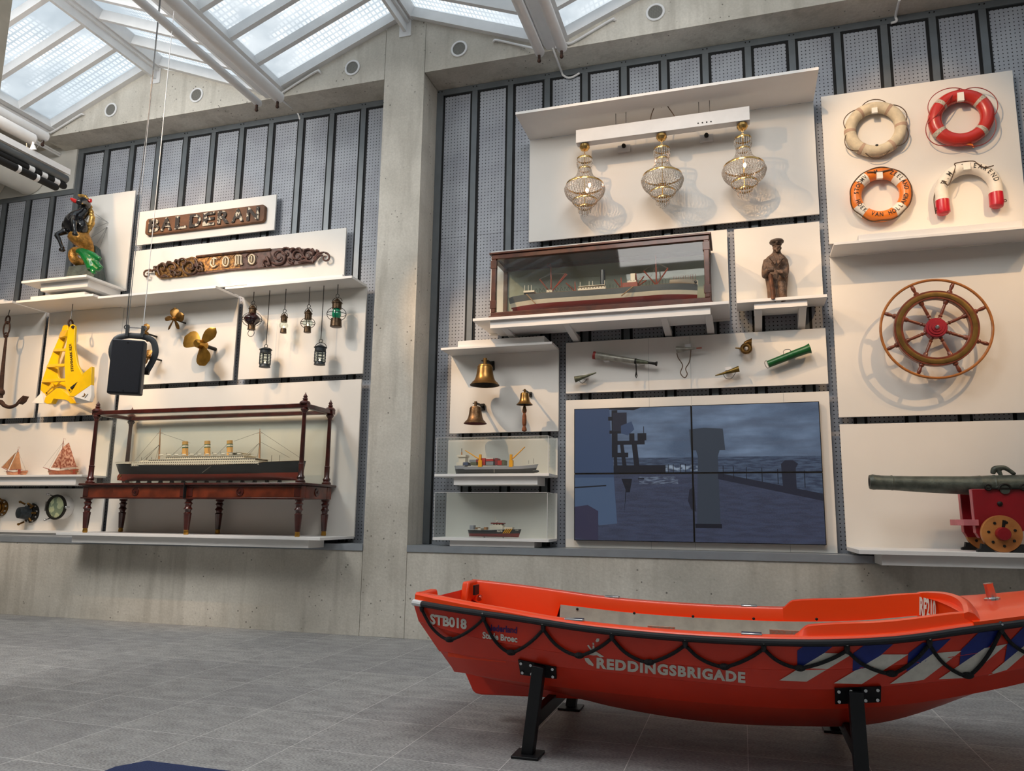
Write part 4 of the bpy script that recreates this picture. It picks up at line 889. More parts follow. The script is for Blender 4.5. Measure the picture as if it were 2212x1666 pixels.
MT['caseglass'] = glassmat('case_glass', (250, 252, 249), .05, .012)
glassbox(cb, CX0+.02, CX1-.02, CYF+.01, CYB-.01, 1.606, 2.44, MT['caseglass'])
LY = -.455
sh = T('model_ship', 'long three-funnelled ocean liner model, black and red, inside the cabinet', 'model ship', (-2.04, LY, 1.6045))
zl = lambda t: 1.815+.035*abs(2*t-1)**2.2+(.012 if t > .8 else 0)
LX0, LX1, ZK = -3.375, -.735, 1.642
hull(sh, LX0, LX1, LY, ZK, zl, .27, [('hull_bottom', 'hullred', 0, .42), ('hull_side', 'hullblack', .42, 1)], rake=.03, over=.11, bowp=.28)
lx = lambda t: LX0+(LX1-LX0)*t
hull(sh, LX0+.06, LX1-.02, LY, 1.80, lambda t: zl(t)+.006, .262, [('deck', 'deck', .1, 1)], rake=0, over=0, bowp=.28)
def deckhouse(t0, t1, w, z0, z1, m_='cabwin', nm='superstructure'): return block(sh, nm, m_, lx(t0), lx(t1), LY, w, z0, z1, .004)
deckhouse(.13, .80, .25, 1.815, 1.862)
deckhouse(.22, .78, .235, 1.862, 1.89, 'cabwin'); deckhouse(.215, .79, .25, 1.888, 1.893, 'cabin', 'deck_edge')
deckhouse(.31, .72, .22, 1.893, 1.925); deckhouse(.305, .73, .24, 1.923, 1.928, 'cabin', 'deck_edge')
deckhouse(.635, .70, .16, 1.928, 1.955, 'cabin', 'bridge'); deckhouse(.63, .705, .25, 1.955, 1.960, 'cabin', 'bridge_wing')
deckhouse(.02, .10, .15, 1.848, 1.868, 'cabin', 'deckhouse'); deckhouse(.15, .23, .13, 1.862, 1.885, 'cabin', 'deckhouse')
for t in (.378, .497, .615):
    x = lx(t); ax = Vector((-.09, 0, 1)).normalized(); o = Vector((x, LY, 1.925))
    f = MB().lathe([(.034, 0), (.033, .185)], o, ax, 18).build('funnel', MT['buff'], sh)
    for h0, h1, m_ in ((.105, .115, 'fgreen'), (.115, .135, 'cabin'), (.135, .145, 'fgreen')): MB().lathe([(.0350, h0), (.0350, h1)], o, ax, 18, cap=False).build('funnel_band', MT[m_], f)
    MB().lathe([(.030, .184), (.030, .1855)], o, ax, 18).build('funnel_top', MT['black'], f)
    for dx in (-.11, .11): rig(sh, [o+ax*.17, (x+dx, LY-.10, 1.93)])
for t, zt in ((.232, 2.275), (.764, 2.24)):
    x = lx(t); MB().tube([(x+.012, LY, 1.86), (x, LY, 2.10), (x-.012, LY, zt)], [.011, .008, .003], 8).build('mast', MT['mast'], sh)
    MB().cyl((x-.05, LY, zt-.06), (x+.03, LY, zt-.05), .002, 5).build('yard', MT['mast'], sh)
    for dx in (-.16, -.11, .06, .10): rig(sh, [(x, LY, 2.08), (x+dx, LY-.11, 1.87)])
    e = (LX1-.05, 1.88) if t > .5 else (LX0+.25, 1.87); rig(sh, [(x-.01, LY, zt-.03), (e[0], LY, e[1])]); rig(sh, [(x, LY, 2.09), ((x+e[0])/2+(.12 if t > .5 else 0), LY, 1.90)])
rig(sh, [(lx(.232), LY, 2.22), (lx(.40), LY, 2.09)]); rig(sh, [(lx(.76), LY, 2.2), (lx(.63), LY, 2.10)])
for i in range(11):
    x = lx(.285+.041*i); b = MB().ball((x, LY-.112, 1.941), (.034, .012, .011), 10, 6).build('lifeboat', MT['cabin'], sh)
    MB().tube([(x-.034, LY-.10, 1.93), (x-.036, LY-.11, 1.962), (x-.03, LY-.12, 1.966)], .002, 5).build('davit', MT['thread'], sh)
for t in (.16, .19, .215, .845, .885): MB().cyl((lx(t), LY-.06, 1.85), (lx(t), LY-.06, 1.925), .0025, 5).build('derrick_post', MT['thread'], sh)
rl = MB().tube([(lx(.02+.2*i/20), LY-.08, 1.872) for i in range(21)], .0014, 4).build('rail', MT['cabin'], sh)
rl = MB().tube([(lx(.80+.17*i/20), LY-.07*(1-i/22), 1.880) for i in range(21)], .0014, 4).build('rail', MT['cabin'], sh)
MB().prism([(LX0+.07, LY-.005, 1.75), (LX0+.03, LY-.005, 1.70), (LX0+.035, LY-.005, 1.655), (LX0+.12, LY-.005, 1.648), (LX0+.14, LY-.005, 1.75)], (0, .01, 0)).build('rudder', MT['hullred'], sh)
for i in range(14):
    x = lx(.07+.062*i); MB().prism([(x-.022, LY-.02, 1.6045), (x+.022, LY-.02, 1.6045), (x+.008, LY-.02, ZK+.012), (x-.008, LY-.02, ZK+.012)], (0, .04, 0)).build('cradle', MT['dark'], sh)
for y in (-.05,): blade(Vector((LX0+.10, LY-.04, 1.69)), .9, .035, .03).build('screw', MT['brass'], sh); blade(Vector((LX0+.10, LY-.04, 1.69)), -2.2, .035, .03).build('screw', MT['brass'], sh)
MB().tube([(lx(.565), LY-.142, 1.80), (lx(.53), LY-.165, 1.725)], .005, 6).build('gangway', MT['thread'], sh)
# ------------------------------------------------------------------ two sailing barges
S7 = Z(0, 900, 5.267); yb_ = -.30; kb = Zs(yb_, 5.267, 130, 1000)
MT['sailred'] = mat('red_brown_sail', (146, 76, 52), .8, rgb2=(214, 164, 136), scale=34, lo=.42, hi=.60)
MT['sailtan'] = mat('tan_sail', (184, 132, 92), .8, var=.12, scale=20)
MT['barge'] = mat('varnished_hull', (172, 98, 62), .4, var=.2, scale=20)
MT['barge2'] = mat('pale_hull', (214, 152, 112), .4, var=.15, scale=20)
def sail(t, Zf, pts, y, m_, belly=.02, name='sail'):
    P_ = [Zf(x, yy, y) for x, yy in pts]; n = 8; R = []
    for i in range(n+1):
        f = i/n; a = P_[0].lerp(P_[3], f); b = P_[1].lerp(P_[2], f); row = []
        for j in range(n+1):
            g = j/n; q = a.lerp(b, g); q = q+Vector((0, -belly*sin(pi*f)*sin(pi*g), 0)); row.append(q)
        R.append([q-Vector((0, .002, 0)) for q in row]+[q+Vector((0, .002, 0)) for q in row[::-1]])
    return MB().rings(R).build(name, MT[m_], t, ang=60)
zs = 1.7285
def barge(label, stern, bow, ztop, mast, bowsprit, main, jib, hm, sm, B):
    a, b = S7(*stern, yb_), S7(*bow, yb_); m0, m1 = S7(*mast[0], yb_), S7(*mast[1], yb_)
    t = T('model_sailboat', label, 'model sailboat', ((a.x+b.x)/2, yb_, zs)); zt = S7((stern[0]+bow[0])/2, ztop, yb_).z
    hull(t, a.x, b.x, yb_, zs, lambda u: zt+.022*abs(2*u-1)**2, B, [('hull', hm, .0, .9), ('rail', 'redwood', .9, 1)], rake=.03, over=.015, bowp=.35, sternp=.2)
    hull(t, a.x+.008, b.x-.0, yb_, zs+.03, lambda u: zt-.006, B*.94, [('deck', 'deck', .5, 1)], rake=0, over=0, bowp=.35, sternp=.2)
    MB().tube([m0, m1], [.007, .004], 8).build('mast', MT['redwood'], t)
    MB().tube([S7(*bowsprit[0], yb_), S7(*bowsprit[1], yb_)], [.005, .003], 6).build('bowsprit', MT['redwood'], t)
    sail(t, S7, main, yb_-.02, sm, name='mainsail'); sail(t, S7, jib, yb_+.012, sm, name='foresail')
    for p_ in (bowsprit[1], (stern[0]-5, stern[1]+5), (bow[0]+4, bow[1])): rig(t, [m1-Vector((0, 0, .02)), S7(*p_, yb_)], .0012)
    MB().tube([S7(main[3][0]+4, main[3][1]+4, yb_-.02), S7(main[2][0]+12, main[2][1]+4, yb_-.02)], .004, 6).build('boom', MT['redwood'], t)
    fl_ = MB().tube([m1, m1+Vector((.0, 0, .03)), m1+Vector((.025, 0, .03)), m1+Vector((.025, 0, .005))], .0016, 5).build('pennant_frame', MT['redwood'], t)
    MB().tube([S7(hh, main[2][1]+28, yb_-.05) for hh in (main[3][0]-60, main[3][0], main[2][0])], .0015, 4).build('rail_wire', MT['thread'], t)
    MB().box(m0.x+.03, m0.x+.10, yb_-.03, yb_+.03, zt-.01, zt+.025).build('cabin', MT['cabin'], t)
    MB().prism([S7(main[2][0]-40, 600, yb_-.07), S7(main[2][0]-10, 600, yb_-.07), S7(main[2][0]-14, 650, yb_-.07), S7(main[2][0]-40, 655, yb_-.07)], (0, .006, 0)).build('leeboard', MT['redwood'], t)
barge('larger sailing barge model with red brown sails on the shelf', (885, 620), (545, 605), 618, ((688, 605), (722, 275)), ((560, 600), (490, 580)), [(716, 350), (783, 298), (868, 565), (690, 582)], [(705, 372), (706, 372), (682, 584), (582, 584)], 'barge', 'sailred', .11)
barge('smaller sailing barge model with tan sails at the left edge', (308, 632), (68, 618), 635, ((186, 610), (206, 372)), ((90, 612), (14, 575)), [(196, 408), (214, 402), (242, 596), (104, 606)], [(178, 412), (180, 412), (92, 600), (22, 576)], 'barge2', 'sailtan', .09)
# ------------------------------------------------------------------ portholes
O6 = Z(0, 1050, 13.01); ko = Zs(-.14, 13.01, 80, 1100)
MT['chart'] = mat('chart_green', (150, 158, 132), .5, rgb2=(222, 218, 176), scale=9, lo=.47, hi=.5)
def dogs(t, c, R, y, angs, m_='dark'):
    for a in angs:
        q = c+Vector((R*cos(a), 0, R*sin(a))); q.y = y
        b = MB(); b.cyl(q+Vector((0, .02, 0)), q+Vector((.03*cos(a), -.04, .03*sin(a))), .012, 8); b.build('dog_bolt', MT[m_], t)
        MB().ball(q+Vector((.03*cos(a), -.045, .03*sin(a))), .017, 8, 6).build('dog_nut', MT[m_], t)
c = O6(1830, 600, -.10); t = T('porthole', 'porthole with white drum and green chart behind the glass', 'porthole', (c.x, -.10, c.z), 'portholes on the lower white panel')
R = 330*ko*1.0
MB().lathe([(R*.97, 0), (R, .02), (R, .115)], (c.x, -.1005, c.z), (0, -1, 0), 40).build('drum', MT['hullwhite'] if 0 else MT['steelwhite'], t)
MB().lathe([(R*.88, .116), (R*1.03, .116), (R*1.05, .13), (R*1.02, .145), (R*.9, .145), (R*.86, .125), (R*.86, .116)], (c.x, -.1005, c.z), (0, -1, 0), 40, cap=False).build('bezel_ring', MT['dark'], t)
MB().lathe([(.001, .118), (R*.88, .118), (R*.88, .116), (.001, .1165)], (c.x, -.1005, c.z), (0, -1, 0), 40, cap=False).build('chart_face', MT['chart'], t)
MB().lathe([(.001, .135), (R*.87, .135)], (c.x, -.1005, c.z), (0, -1, 0), 40, cap=False).build('glass', MT['glass'], t)
dogs(t, c, R*1.12, -.22, (2.2, 4.1, 0.0), 'chrome'); MB().cyl((c.x-R*1.12, -.22, c.z-.05), (c.x-R*1.12, -.22, c.z+.07), .018, 10).build('hinge', MT['chrome'], t)
for zf, lab, bulge in ((( 900, 760), 'dark porthole with protruding blackened deadlight, second from the left', 1), ((60, 610), 'brass porthole cut off by the left edge of the picture', 0)):
    c = O6(*zf, -.10); R = 270*ko if bulge else 235*ko
    t = T('porthole', lab, 'porthole', (c.x, -.10, c.z), 'portholes on the lower white panel')
    MB().lathe([(R, 0), (R*1.02, .012), (R, .03), (R*.75, .034), (R*.70, .05), (R*.62, .05)], (c.x, -.1005, c.z), (0, -1, 0), 36).build('flange', MT['dark'] if bulge else MT['bronze'], t)
    for i in range(10):
        a = 2*pi*i/10+.2; MB().lathe([(.016, .028), (.014, .038), (.004, .041)], (c.x+R*.88*cos(a), -.1005, c.z+R*.88*sin(a)), (0, -1, 0), 8).build('bolt', MT['chrome'], t)
    if bulge:
        MB().lathe([(R*.7, .04), (R*.64, .09), (R*.60, .13), (R*.55, .165), (R*.3, .18), (.001, .182)], (c.x, -.1005, c.z), (-.25, -1, 0), 30).build('deadlight', MT['lanternblue'], t)
        dogs(t, c, R*.95, -.20, (1.9, 4.5, .9), 'bronze')
        for a in (.0, 1.0, 5.2): MB().cyl((c.x+R*.55*cos(a), -.16, c.z+R*.55*sin(a)), (c.x+R*.95*cos(a), -.15, c.z+R*.95*sin(a)), .016, 8).build('hinge_arm', MT['bronze'], t)
    else:
        MB().lathe([(R*.62, .05), (R*.66, .09), (R*.55, .10), (R*.5, .07), (.001, .065)], (c.x, -.1005, c.z), (-.15, -1, 0), 30).build('inner_ring', MT['brass'], t)
        dogs(t, c, R*1.0, -.17, (2.0, 4.9, .9), 'bronze')
# ------------------------------------------------------------------ pipes and ducts, upper left corner
D0 = Z(0, 200, 6.941)
def along(name, label, cat, zx, zy, y1, r, m_, ylen=7.5, group=None, x_shift=0):
    p = D0(zx, zy, y1); t = T(name, label, cat, (p.x, y1, p.z), group)
    MB().lathe([(r*.8, 0), (r, .015), (r, ylen)], (p.x, y1, p.z), (0, -1, 0), 24).build('tube', MT[m_], t); return p, t
MT['greytube'] = mat('grey_tube', (92, 98, 102), .4, .2, var=.08)
MT['ductcloth'] = mat('white_duct_cloth', (214, 212, 204), .75, var=.03, scale=4)
ya1 = -1.3
p, t = along('grey_tube', 'thick grey tube along the hanging white rail, upper left', 'tube', 1000, 1310, ya1, .05, 'greytube')
p, t = along('black_tube', 'upper black tube with three white clips, upper left', 'tube', 975, 1410, ya1, .041, 'black')
for i in range(3): MB().lathe([(.044, .10+.16*i), (.044, .17+.16*i)], p, (0, -1, 0), 20, cap=False).build('clip', MT['steelwhite'], t)
p2, t = along('black_tube', 'lowest black tube beneath the white duct rail', 'tube', 855, 1430, ya1-.15, .041, 'black')
for i in range(2): MB().lathe([(.044, .25+.22*i), (.044, .29+.22*i)], p2, (0, -1, 0), 20, cap=False).build('clip', MT['steelwhite'], t)
q = D0(1060, 1180, ya1-.0)
rt = T('hanging_rail', 'hanging white perforated rail with suspension wires, upper left', 'rail', (q.x, q.y, q.z))
MB().box(q.x-.13, q.x, -9, q.y, q.z-.02, q.z+.02).build('rail_top', MT['steelwhite'], rt); MB().box(q.x-.015, q.x, -9, q.y, q.z-.05, q.z-.0205).build('rail_side', MT['steelwhite'], rt)
ty = -1.75; zt_ = at(97, 303, ty).z; xr = q.x-.06
MB().cyl((xr, ty, q.z+.0205), (xr, ty, zt_), .012, 8).build('drop_rod', MT['steelwhite'], rt)
for dx, dt in ((-.10, -.18), (-.13, -.10), (.03, .14)): MB().cyl((xr+dx*.5, ty, q.z+.0205), (xr+dt, ty, zt_), .004, 5).build('wire', MT['wire'], rt)
MB().prism([(xr+.02, ty-.05, q.z+.0205), (xr+.10, ty-.05, q.z+.0205), (xr+.07, ty-.05, q.z+.08), (xr+.04, ty-.05, q.z+.08)], (0, .02, 0)).build('clamp', MT['steelwhite'], rt)
for zx, zy, R_2, lb in ((465, 1262, .275, 'right white cloth duct bulging below the black tubes'), (-118, 1335, .275, 'left white cloth duct at the picture edge')):
    p = D0(zx, zy, -.04); t = T('cloth_duct', lb, 'duct', (p.x, -.03, p.z), 'white cloth ducts')
    MB().lathe([(R_2*.99, 0), (R_2*1.02, .01), (R_2*1.02, .03), (R_2, .04), (R_2*1.0, 8.5)], (p.x, -.032, p.z), (0, -1, 0), 40).build('duct_tube', MT['ductcloth'], t)
p = D0(520, 720, -1.2); t = T('insulated_pipe', 'thick white insulated pipe under the dark ceiling, upper left', 'pipe', (p.x, -1.2, p.z))
MB().lathe([(.05, 0), (.072, .03), (.072, 7)], p, (0, -1, 0), 20).build('tube', MT['steelwhite'], t)
for zx, zy in ((885, 910), (870, 935)):
    p = D0(zx, zy, -.06); tag(MB().cyl((p.x, -.032, p.z), (p.x, -8, p.z), .014, 8).build('thin_pipe', MT['steelwhite'], origin=(p.x, -.032, p.z)), 'upper thin pale pipe beside the insulated pipe' if zx > 880 else 'lower thin pale pipe beside the insulated pipe', 'pipe')
# ================================================================== right bay exhibits
# ------------------------------------------------------------------ chandeliers on their hanging beam
K3 = Z(1100, 140, 3.253); yk_ = -.40
p0, p1 = K3(475, 545, yk_), K3(1690, 380, yk_); zb = (p0.z+p1.z)/2
hb = T('lighting_beam', 'white hanging beam carrying the three chandeliers', 'beam', ((p0.x+p1.x)/2, yk_, zb))
MB().box(p0.x, p1.x, yk_-.05, yk_+.05, zb-.035, zb+.115).build('beam', MT['steelwhite'], hb, bevel=.003)
for zx in (785, 1373):
    x = K3(zx, 420, yk_).x
    b = MB()
    for d in (-.055, .055): MB().cyl((x+d, yk_, zb+.115), (x+d, yk_, zb+.32), .004, 6).build('hanger', MT['wire'], hb)
    MB().cyl((x-.06, yk_, zb+.32), (x+.06, yk_, zb+.32), .005, 6).build('hanger_bar', MT['steelwhite'], hb)
    MB().cyl((x-.055, yk_, zb+.325), (x-.055, yk_, 5.562), .003, 5).build('wire', MT['wire'], hb)
x = K3(1070, 300, yk_).x
MB().tube([(x, yk_, 5.562), (x+.005, yk_, zb+.45), (x, yk_, zb+.38)], .004, 6).build('wire', MT['wire'], hb)
MB().tube(spline([(x-.12, yk_, zb+.115), (x-.10, yk_, zb+.22), (x-.01, yk_, zb+.38), (x+.08, yk_, zb+.24), (x+.15, yk_, zb+.115)], 6), .005, 6).build('flex_cable', MT['wirebrown'], hb)
for zx in (1330, 1360, 1390, 1420): MB().cyl((K3(zx, 450, yk_).x, yk_-.05, zb+.0), (K3(zx, 450, yk_).x, yk_-.054, zb+.0), .008, 8).build('hole', MT['dark'], hb)
for zx, zy, lb in ((803, 565, 'small white lamp socket bracket under the beam, left'), (1385, 490, 'small white lamp socket bracket under the beam, right')):
    q = K3(zx, zy, -.16); t = T('wall_socket', lb, 'socket', (q.x, -.1, q.z))
    MB().box(q.x-.07, q.x+.07, -.13, -.101, q.z-.06, q.z+.02).build('plate', MT['steelwhite'], t, bevel=.004)
    MB().lathe([(.022, 0), (.024, .02), (.018, .035), (.012, .035)], (q.x, -.131, q.z+.0), (0, -1, 0), 16).build('socket', MT['dark'], t)
def crystal():
    m = bpy.data.materials.new('crystal'); m.use_nodes = True; t = m.node_tree; t.nodes.clear()
    o = N(t, 'ShaderNodeOutputMaterial'); g = N(t, 'ShaderNodeBsdfGlossy'); tr = N(t, 'ShaderNodeBsdfTransparent'); d = N(t, 'ShaderNodeBsdfDiffuse'); m1 = N(t, 'ShaderNodeMixShader'); m2 = N(t, 'ShaderNodeMixShader')
    g.inputs['Roughness'].default_value = .08; g.inputs[0].default_value = (.95, .93, .90, 1); tr.inputs[0].default_value = (.95, .94, .92, 1); d.inputs[0].default_value = (.72, .68, .62, 1)
    m1.inputs[0].default_value = .5; m2.inputs[0].default_value = .35; t.links.new(g.outputs[0], m1.inputs[1]); t.links.new(tr.outputs[0], m1.inputs[2]); t.links.new(m1.outputs[0], m2.inputs[1]); t.links.new(d.outputs[0], m2.inputs[2]); t.links.new(m2.outputs[0], o.inputs['Surface']); return m
MT['crystal'] = crystal()
def bead(mb, c, r):
    c = Vector(c); mb.add([c+Vector(d)*r for d in ((1, 0, 0), (-1, 0, 0), (0, 1, 0), (0, -1, 0), (0, 0, 1.2), (0, 0, -1.2))], [(0, 2, 4), (2, 1, 4), (1, 3, 4), (3, 0, 4), (2, 0, 5), (1, 2, 5), (3, 1, 5), (0, 3, 5)])
def chandelier():
    class MB(globals()['MB']):
        def build(s, *a, **kw):
            s.v = [Vector((X+(v.x-X)*.66, Y+(v.y-Y)*.66, zt+(v.z-zt)*.68)) for v in s.v]; return super().build(*a, **kw)
    q = K3(1070, 500, yk_); X, Y = q.x, yk_; zt = zb-.0355; k = .70; t = T('chandelier', 'middle crystal chandelier', 'chandelier', (X, Y, zt), 'crystal chandeliers')
    MB().lathe([(.05, 0), (.08, -.02), (.086, -.06), (.06, -.10), (.015, -.115), (.008, -.12)], (X, Y, zt), seg=24).build('ceiling_cup', MT['gold'], t)
    for i in range(6): MB().torus((X, Y, zt-.13-.022*i), ((1, 0, 0) if i % 2 else (0, 1, 0)), .012, .003, 12, 6).build('chain_link', MT['gold'], t)
    z0 = zt-.26
    MB().cyl((X, Y, z0+.02), (X, Y, z0-.80), .008, 8).build('stem', MT['gold'], t)
    for zz, r in ((z0, .125), (z0-.17, .105), (z0-.44, .305), (z0-.70, .20), (z0-.80, .11)):
        MB().lathe([(r, 0), (r+.004, .018), (r, .032), (r-.008, .018), (r, 0)], (X, Y, zz-.016), seg=36, cap=False).build('gold_hoop', MT['gold'], t)
    st = MB()
    def strand(r0, za, r1, zb_, sag, n, cnt, br, off=0):
        for k_ in range(cnt):
            a = 2*pi*(k_+off)/cnt
            for i in range(n+1):
                f = i/n; r = r0+(r1-r0)*f; z = za+(zb_-za)*f
                r += sag*sin(pi*f); bead(st, (X+r*cos(a), Y+r*sin(a), z), br)
    strand(.125, z0-.02, .105, z0-.15, .012, 6, 22, .0105)
    strand(.105, z0-.18, (.300), z0-.43, -.05, 12, 28, .0105)
    strand(.305, z0-.46, .20, z0-.69, .055, 12, 42, .0115)
    strand(.305, z0-.46, .27, z0-.58, .04, 6, 42, .0105, .5)
    strand(.20, z0-.71, .11, z0-.80, .012, 4, 24, .0105)
    strand(.11, z0-.82, .10, z0-.88, .0, 3, 18, .0095); strand(.06, z0-.82, .05, z0-.93, 0, 4, 10, .0095)
    o = st.build('crystal_strands', MT['crystal'], t, ang=5); o['kind'] = 'stuff'
    MB().lathe([(.02, 0), (.055, .01), (.06, .03), (.02, .04)], (X, Y, z0-.60), seg=16).build('lamp_hub', MT['gold'], t)
    for i in range(5):
        a = 2*pi*i/5+.3; MB().tube(spline([(X, Y, z0-.58), (X+.07*cos(a), Y+.07*sin(a), z0-.60), (X+.11*cos(a), Y+.11*sin(a), z0-.57)], 4), .006, 6).build('lamp_arm', MT['gold'], t)
    return t
ch = chandelier()
MT['clear_bulb'] = mat('glowing_bulb', (255, 200, 160), .4, emit=((255, 190, 150), 25.0))
for zx, zy, lb, lit in ((530, 590, 'crystal chandelier at the left end of the beam, glowing pinkish', [(565, 845), (547, 882)]), (1638, 440, 'crystal chandelier at the right end of the beam, highest in the picture', [(1655, 705)])):
    q = K3(zx, zy, yk_); d = dup(ch, (q.x, yk_, zb-.0355), lb)
    for a, b in lit:
        u = K3(a, b, yk_-.03); bl = MB().ball(u, (.016, .016, .026), 10, 8).build('lit_bulb', MT['clear_bulb'], d)
q = K3(1070, 500, yk_); ch['label'] = 'crystal chandelier in the middle of the white beam'
# ------------------------------------------------------------------ freighter in its glazed case
F8 = Z(1020, 490, 3.881)
FX0, FX1, FYF, FYB, FZ0, FZ1 = 1.470, 3.728, -.60, -.15, 3.326, 4.025
fc = T('display_case', 'long red mahogany glazed case holding the grey freighter model', 'display case', ((FX0+FX1)/2, (FYF+FYB)/2, FZ0))
w_ = .045
def ebar(nm, a, b, w=.045, h=.045): return MB().beam(a, b, w, h).build(nm, MT['casewood'], fc, bevel=.005)
for y in (FYF+w_/2, FYB-w_/2):
    ebar('bottom_rail', (FX0, y, FZ0+.03), (FX1, y, FZ0+.03), .05, .06); ebar('top_rail', (FX0, y, FZ1-.03), (FX1, y, FZ1-.03), .05, .05)
    for x in (FX0+.03, FX1-.03): ebar('corner_post', (x, y, FZ0+.06), (x, y, FZ1-.055), .055, .05)
for x in (FX0+.03, FX1-.03):
    ebar('end_rail', (x, FYF+.05, FZ0+.03), (x, FYB-.05, FZ0+.03), .055, .06); ebar('end_rail', (x, FYF+.05, FZ1-.03), (x, FYB-.05, FZ1-.03), .055, .05)
MB().box(FX0-.02, FX1+.02, FYF-.018, FYB+.01, FZ1-.004, FZ1+.018).build('cornice', MT['casewood'], fc, bevel=.005)
MB().box(FX0-.015, FX1+.015, FYF-.015, FYF+.01, FZ0, FZ0+.02).build('plinth', MT['casewood'], fc, bevel=.004)
MB().box(FX0+.05, FX1-.05, FYF+.05, FYB-.05, FZ0+.02, FZ0+.035).build('base_board', MT['hullpale'], fc)
MT['caseback'] = mat('pale_green_back', (158, 162, 146), .6, var=.04, scale=2)
MB().box(FX0+.03, FX1-.03, FYB-.03, FYB-.02, FZ0+.05, FZ1-.04).build('back_sheet', MT['caseback'], fc)
glassbox(fc, FX0+.05, FX1-.05, FYF+.02, FYB-.035, FZ0+.05, FZ1-.045, MT['caseglass'], 'glass_panes')
for zx in (178,):
    pass
for z in (FZ0+.10, FZ1-.16):
    for x in (FX0+.03, FX1-.03): MB().box(x-.034, x+.034, FYF-.008, FYF+.002, z, z+.09).build('corner_block', MT['casewood'], fc, bevel=.004)
FY = -.40
fs = T('model_ship', 'grey freighter model with red bottom and black funnel inside the glazed case', 'model ship', (2.6, FY, FZ0+.0355))
a, b = F8(305, 580, FY).x, F8(1893, 450, FY).x
zf = lambda t: 3.566+.022*(1-t)**2+.05*max(0, t-.55)**1.2
hull(fs, a, b, FY, 3.405, zf, .27, [('hull_bottom', 'hulldeep', 0, .42), ('white_band', 'hullwhite', .42, .66), ('hull_side', 'hullgrey', .66, 1)], rake=.012, over=.06, bowp=.22)
fx = lambda t: a+(b-a)*t
hull(fs, a+.05, b-.01, FY, 3.50, lambda t: zf(t)+.004, .262, [('deck', 'deck', .2, 1)], rake=0, over=0, bowp=.22)
hull(fs, fx(.86), b+.002, FY, zf(.93)-.01, lambda t: zf(.86+.14*t)+.045, .20, [('forecastle', 'hullwhite', 0, 1)], rake=0, over=0, bowp=.9, sternp=.02)
def fb(nm, m_, zx0, zx1, zz0, zz1, w): return block(fs, nm, m_, F8(zx0, 500, FY-w/2).x, F8(zx1, 500, FY-w/2).x, FY, w, zz0, zz1)
zd = lambda zx: zf((F8(zx, 500, FY).x-a)/(b-a))
fb('deckhouse', 'cabwin', 885, 1118, zd(1000), zd(1000)+.045, .18); fb('boat_deck', 'hullwhite', 890, 1110, zd(1000)+.055, zd(1000)+.06, .2)
fb('deckhouse', 'hullwhite', 620, 670, zd(640), zd(640)+.04, .2); fb('deckhouse', 'hullwhite', 430, 520, zd(480)+.03, zd(480)+.05, .18); fb('deckhouse', 'dark', 435, 515, zd(480), zd(480)+.03, .16)
fb('bridge', 'redwood', 1260, 1385, zd(1320), zd(1320)+.06, .2); fb('bridge', 'cabwin', 1300, 1375, zd(1320)+.06, zd(1320)+.09, .14); fb('wheelhouse', 'cabin', 1328, 1365, zd(1320)+.09, zd(1320)+.17, .1)
c = F8(1098, 500, FY); MB().cyl((c.x, FY, zd(1098)), (c.x-.005, FY, F8(1098, 365, FY).z), .028, 18, .026).build('funnel', MT['hullblack'], fs)
def fm(zx, ztop, booms):
    x = F8(zx, 500, FY).x; z = zd(zx); MB().tube([(x, FY, z), (x, FY, (z+F8(zx, ztop, FY).z)/2), (x-.005, FY, F8(zx, ztop, FY).z)], [.010, .008, .004], 8).build('mast', MT['redwood'], fs)
    for bx, by in booms: MB().tube([(x, FY-.02, z+.03), F8(bx, by, FY-.06)], .006, 6).build('derrick_boom', MT['redwood'], fs); rig(fs, [(x, FY, F8(zx, ztop+60, FY).z), F8(bx, by, FY-.06)])
    for dx in (-.09, .09): rig(fs, [(x, FY, F8(zx, ztop+90, FY).z), (x+dx, FY-.12, z)])
fm(662, 335, [(565, 440), (785, 390), (795, 398)]); fm(1545, 235, [(1438, 370), (1642, 345), (1640, 352)]); fm(865, 460, [(785, 470)]); fm(1252, 425, [(1190, 440)]); fm(1378, 390, [(1440, 415), (1460, 450)])
for zx in range(530, 860, 30): MB().tube(spline([(F8(zx, 540, FY-.12).x, FY-.12, zd(zx)), (F8(zx, 540, FY-.12).x+.01, FY-.13, zd(zx)+.05), (F8(zx+20, 540, FY-.12).x, FY-.12, zd(zx)+.02)], 4), .0018, 5).build('davit', MT['dark'], fs)
for zx in list(range(1400, 1660, 28))+list(range(1130, 1240, 26)): MB().cyl((F8(zx, 480, FY-.1).x, FY-.10, zd(zx)), (F8(zx, 480, FY-.1).x, FY-.10, zd(zx)+.055), .002, 5).build('stanchion', MT['dark'], fs)
for zx in range(1690, 1890, 20): MB().cyl((F8(zx, 420, FY-.04).x, FY-.04, zd(zx)+.03), (F8(zx, 420, FY-.04).x, FY-.04, zd(zx)+.10), .002, 5).build('stanchion', MT['redwood'], fs)
for q in ((440, 540, 490), (495, 540, 490), (470, 545, 500), (905, 500, 470), (980, 495, 470), (1010, 495, 465), (1110, 485, 470)): MB().cyl((F8(q[0], q[1], FY-.08).x, FY-.08, zd(q[0])+.03), (F8(q[0], q[1], FY-.08).x, FY-.08, zd(q[0])+.11), .003, 5).build('ventilator', MT['cabin'], fs)
MB().tube([F8(1350, 500, FY-.15), F8(1250, 580, FY-.16)], .006, 6).build('gangway', MT['deck'], fs); MB().tube([F8(455, 565, FY-.14), F8(530, 645, FY-.15)], .006, 6).build('gangway', MT['deck'], fs)
MB().torus(F8(645, 322, FY), (0, 1, 0), .018, .004, 12, 6).build('flag_ball', MT['hulldeep'], fs)
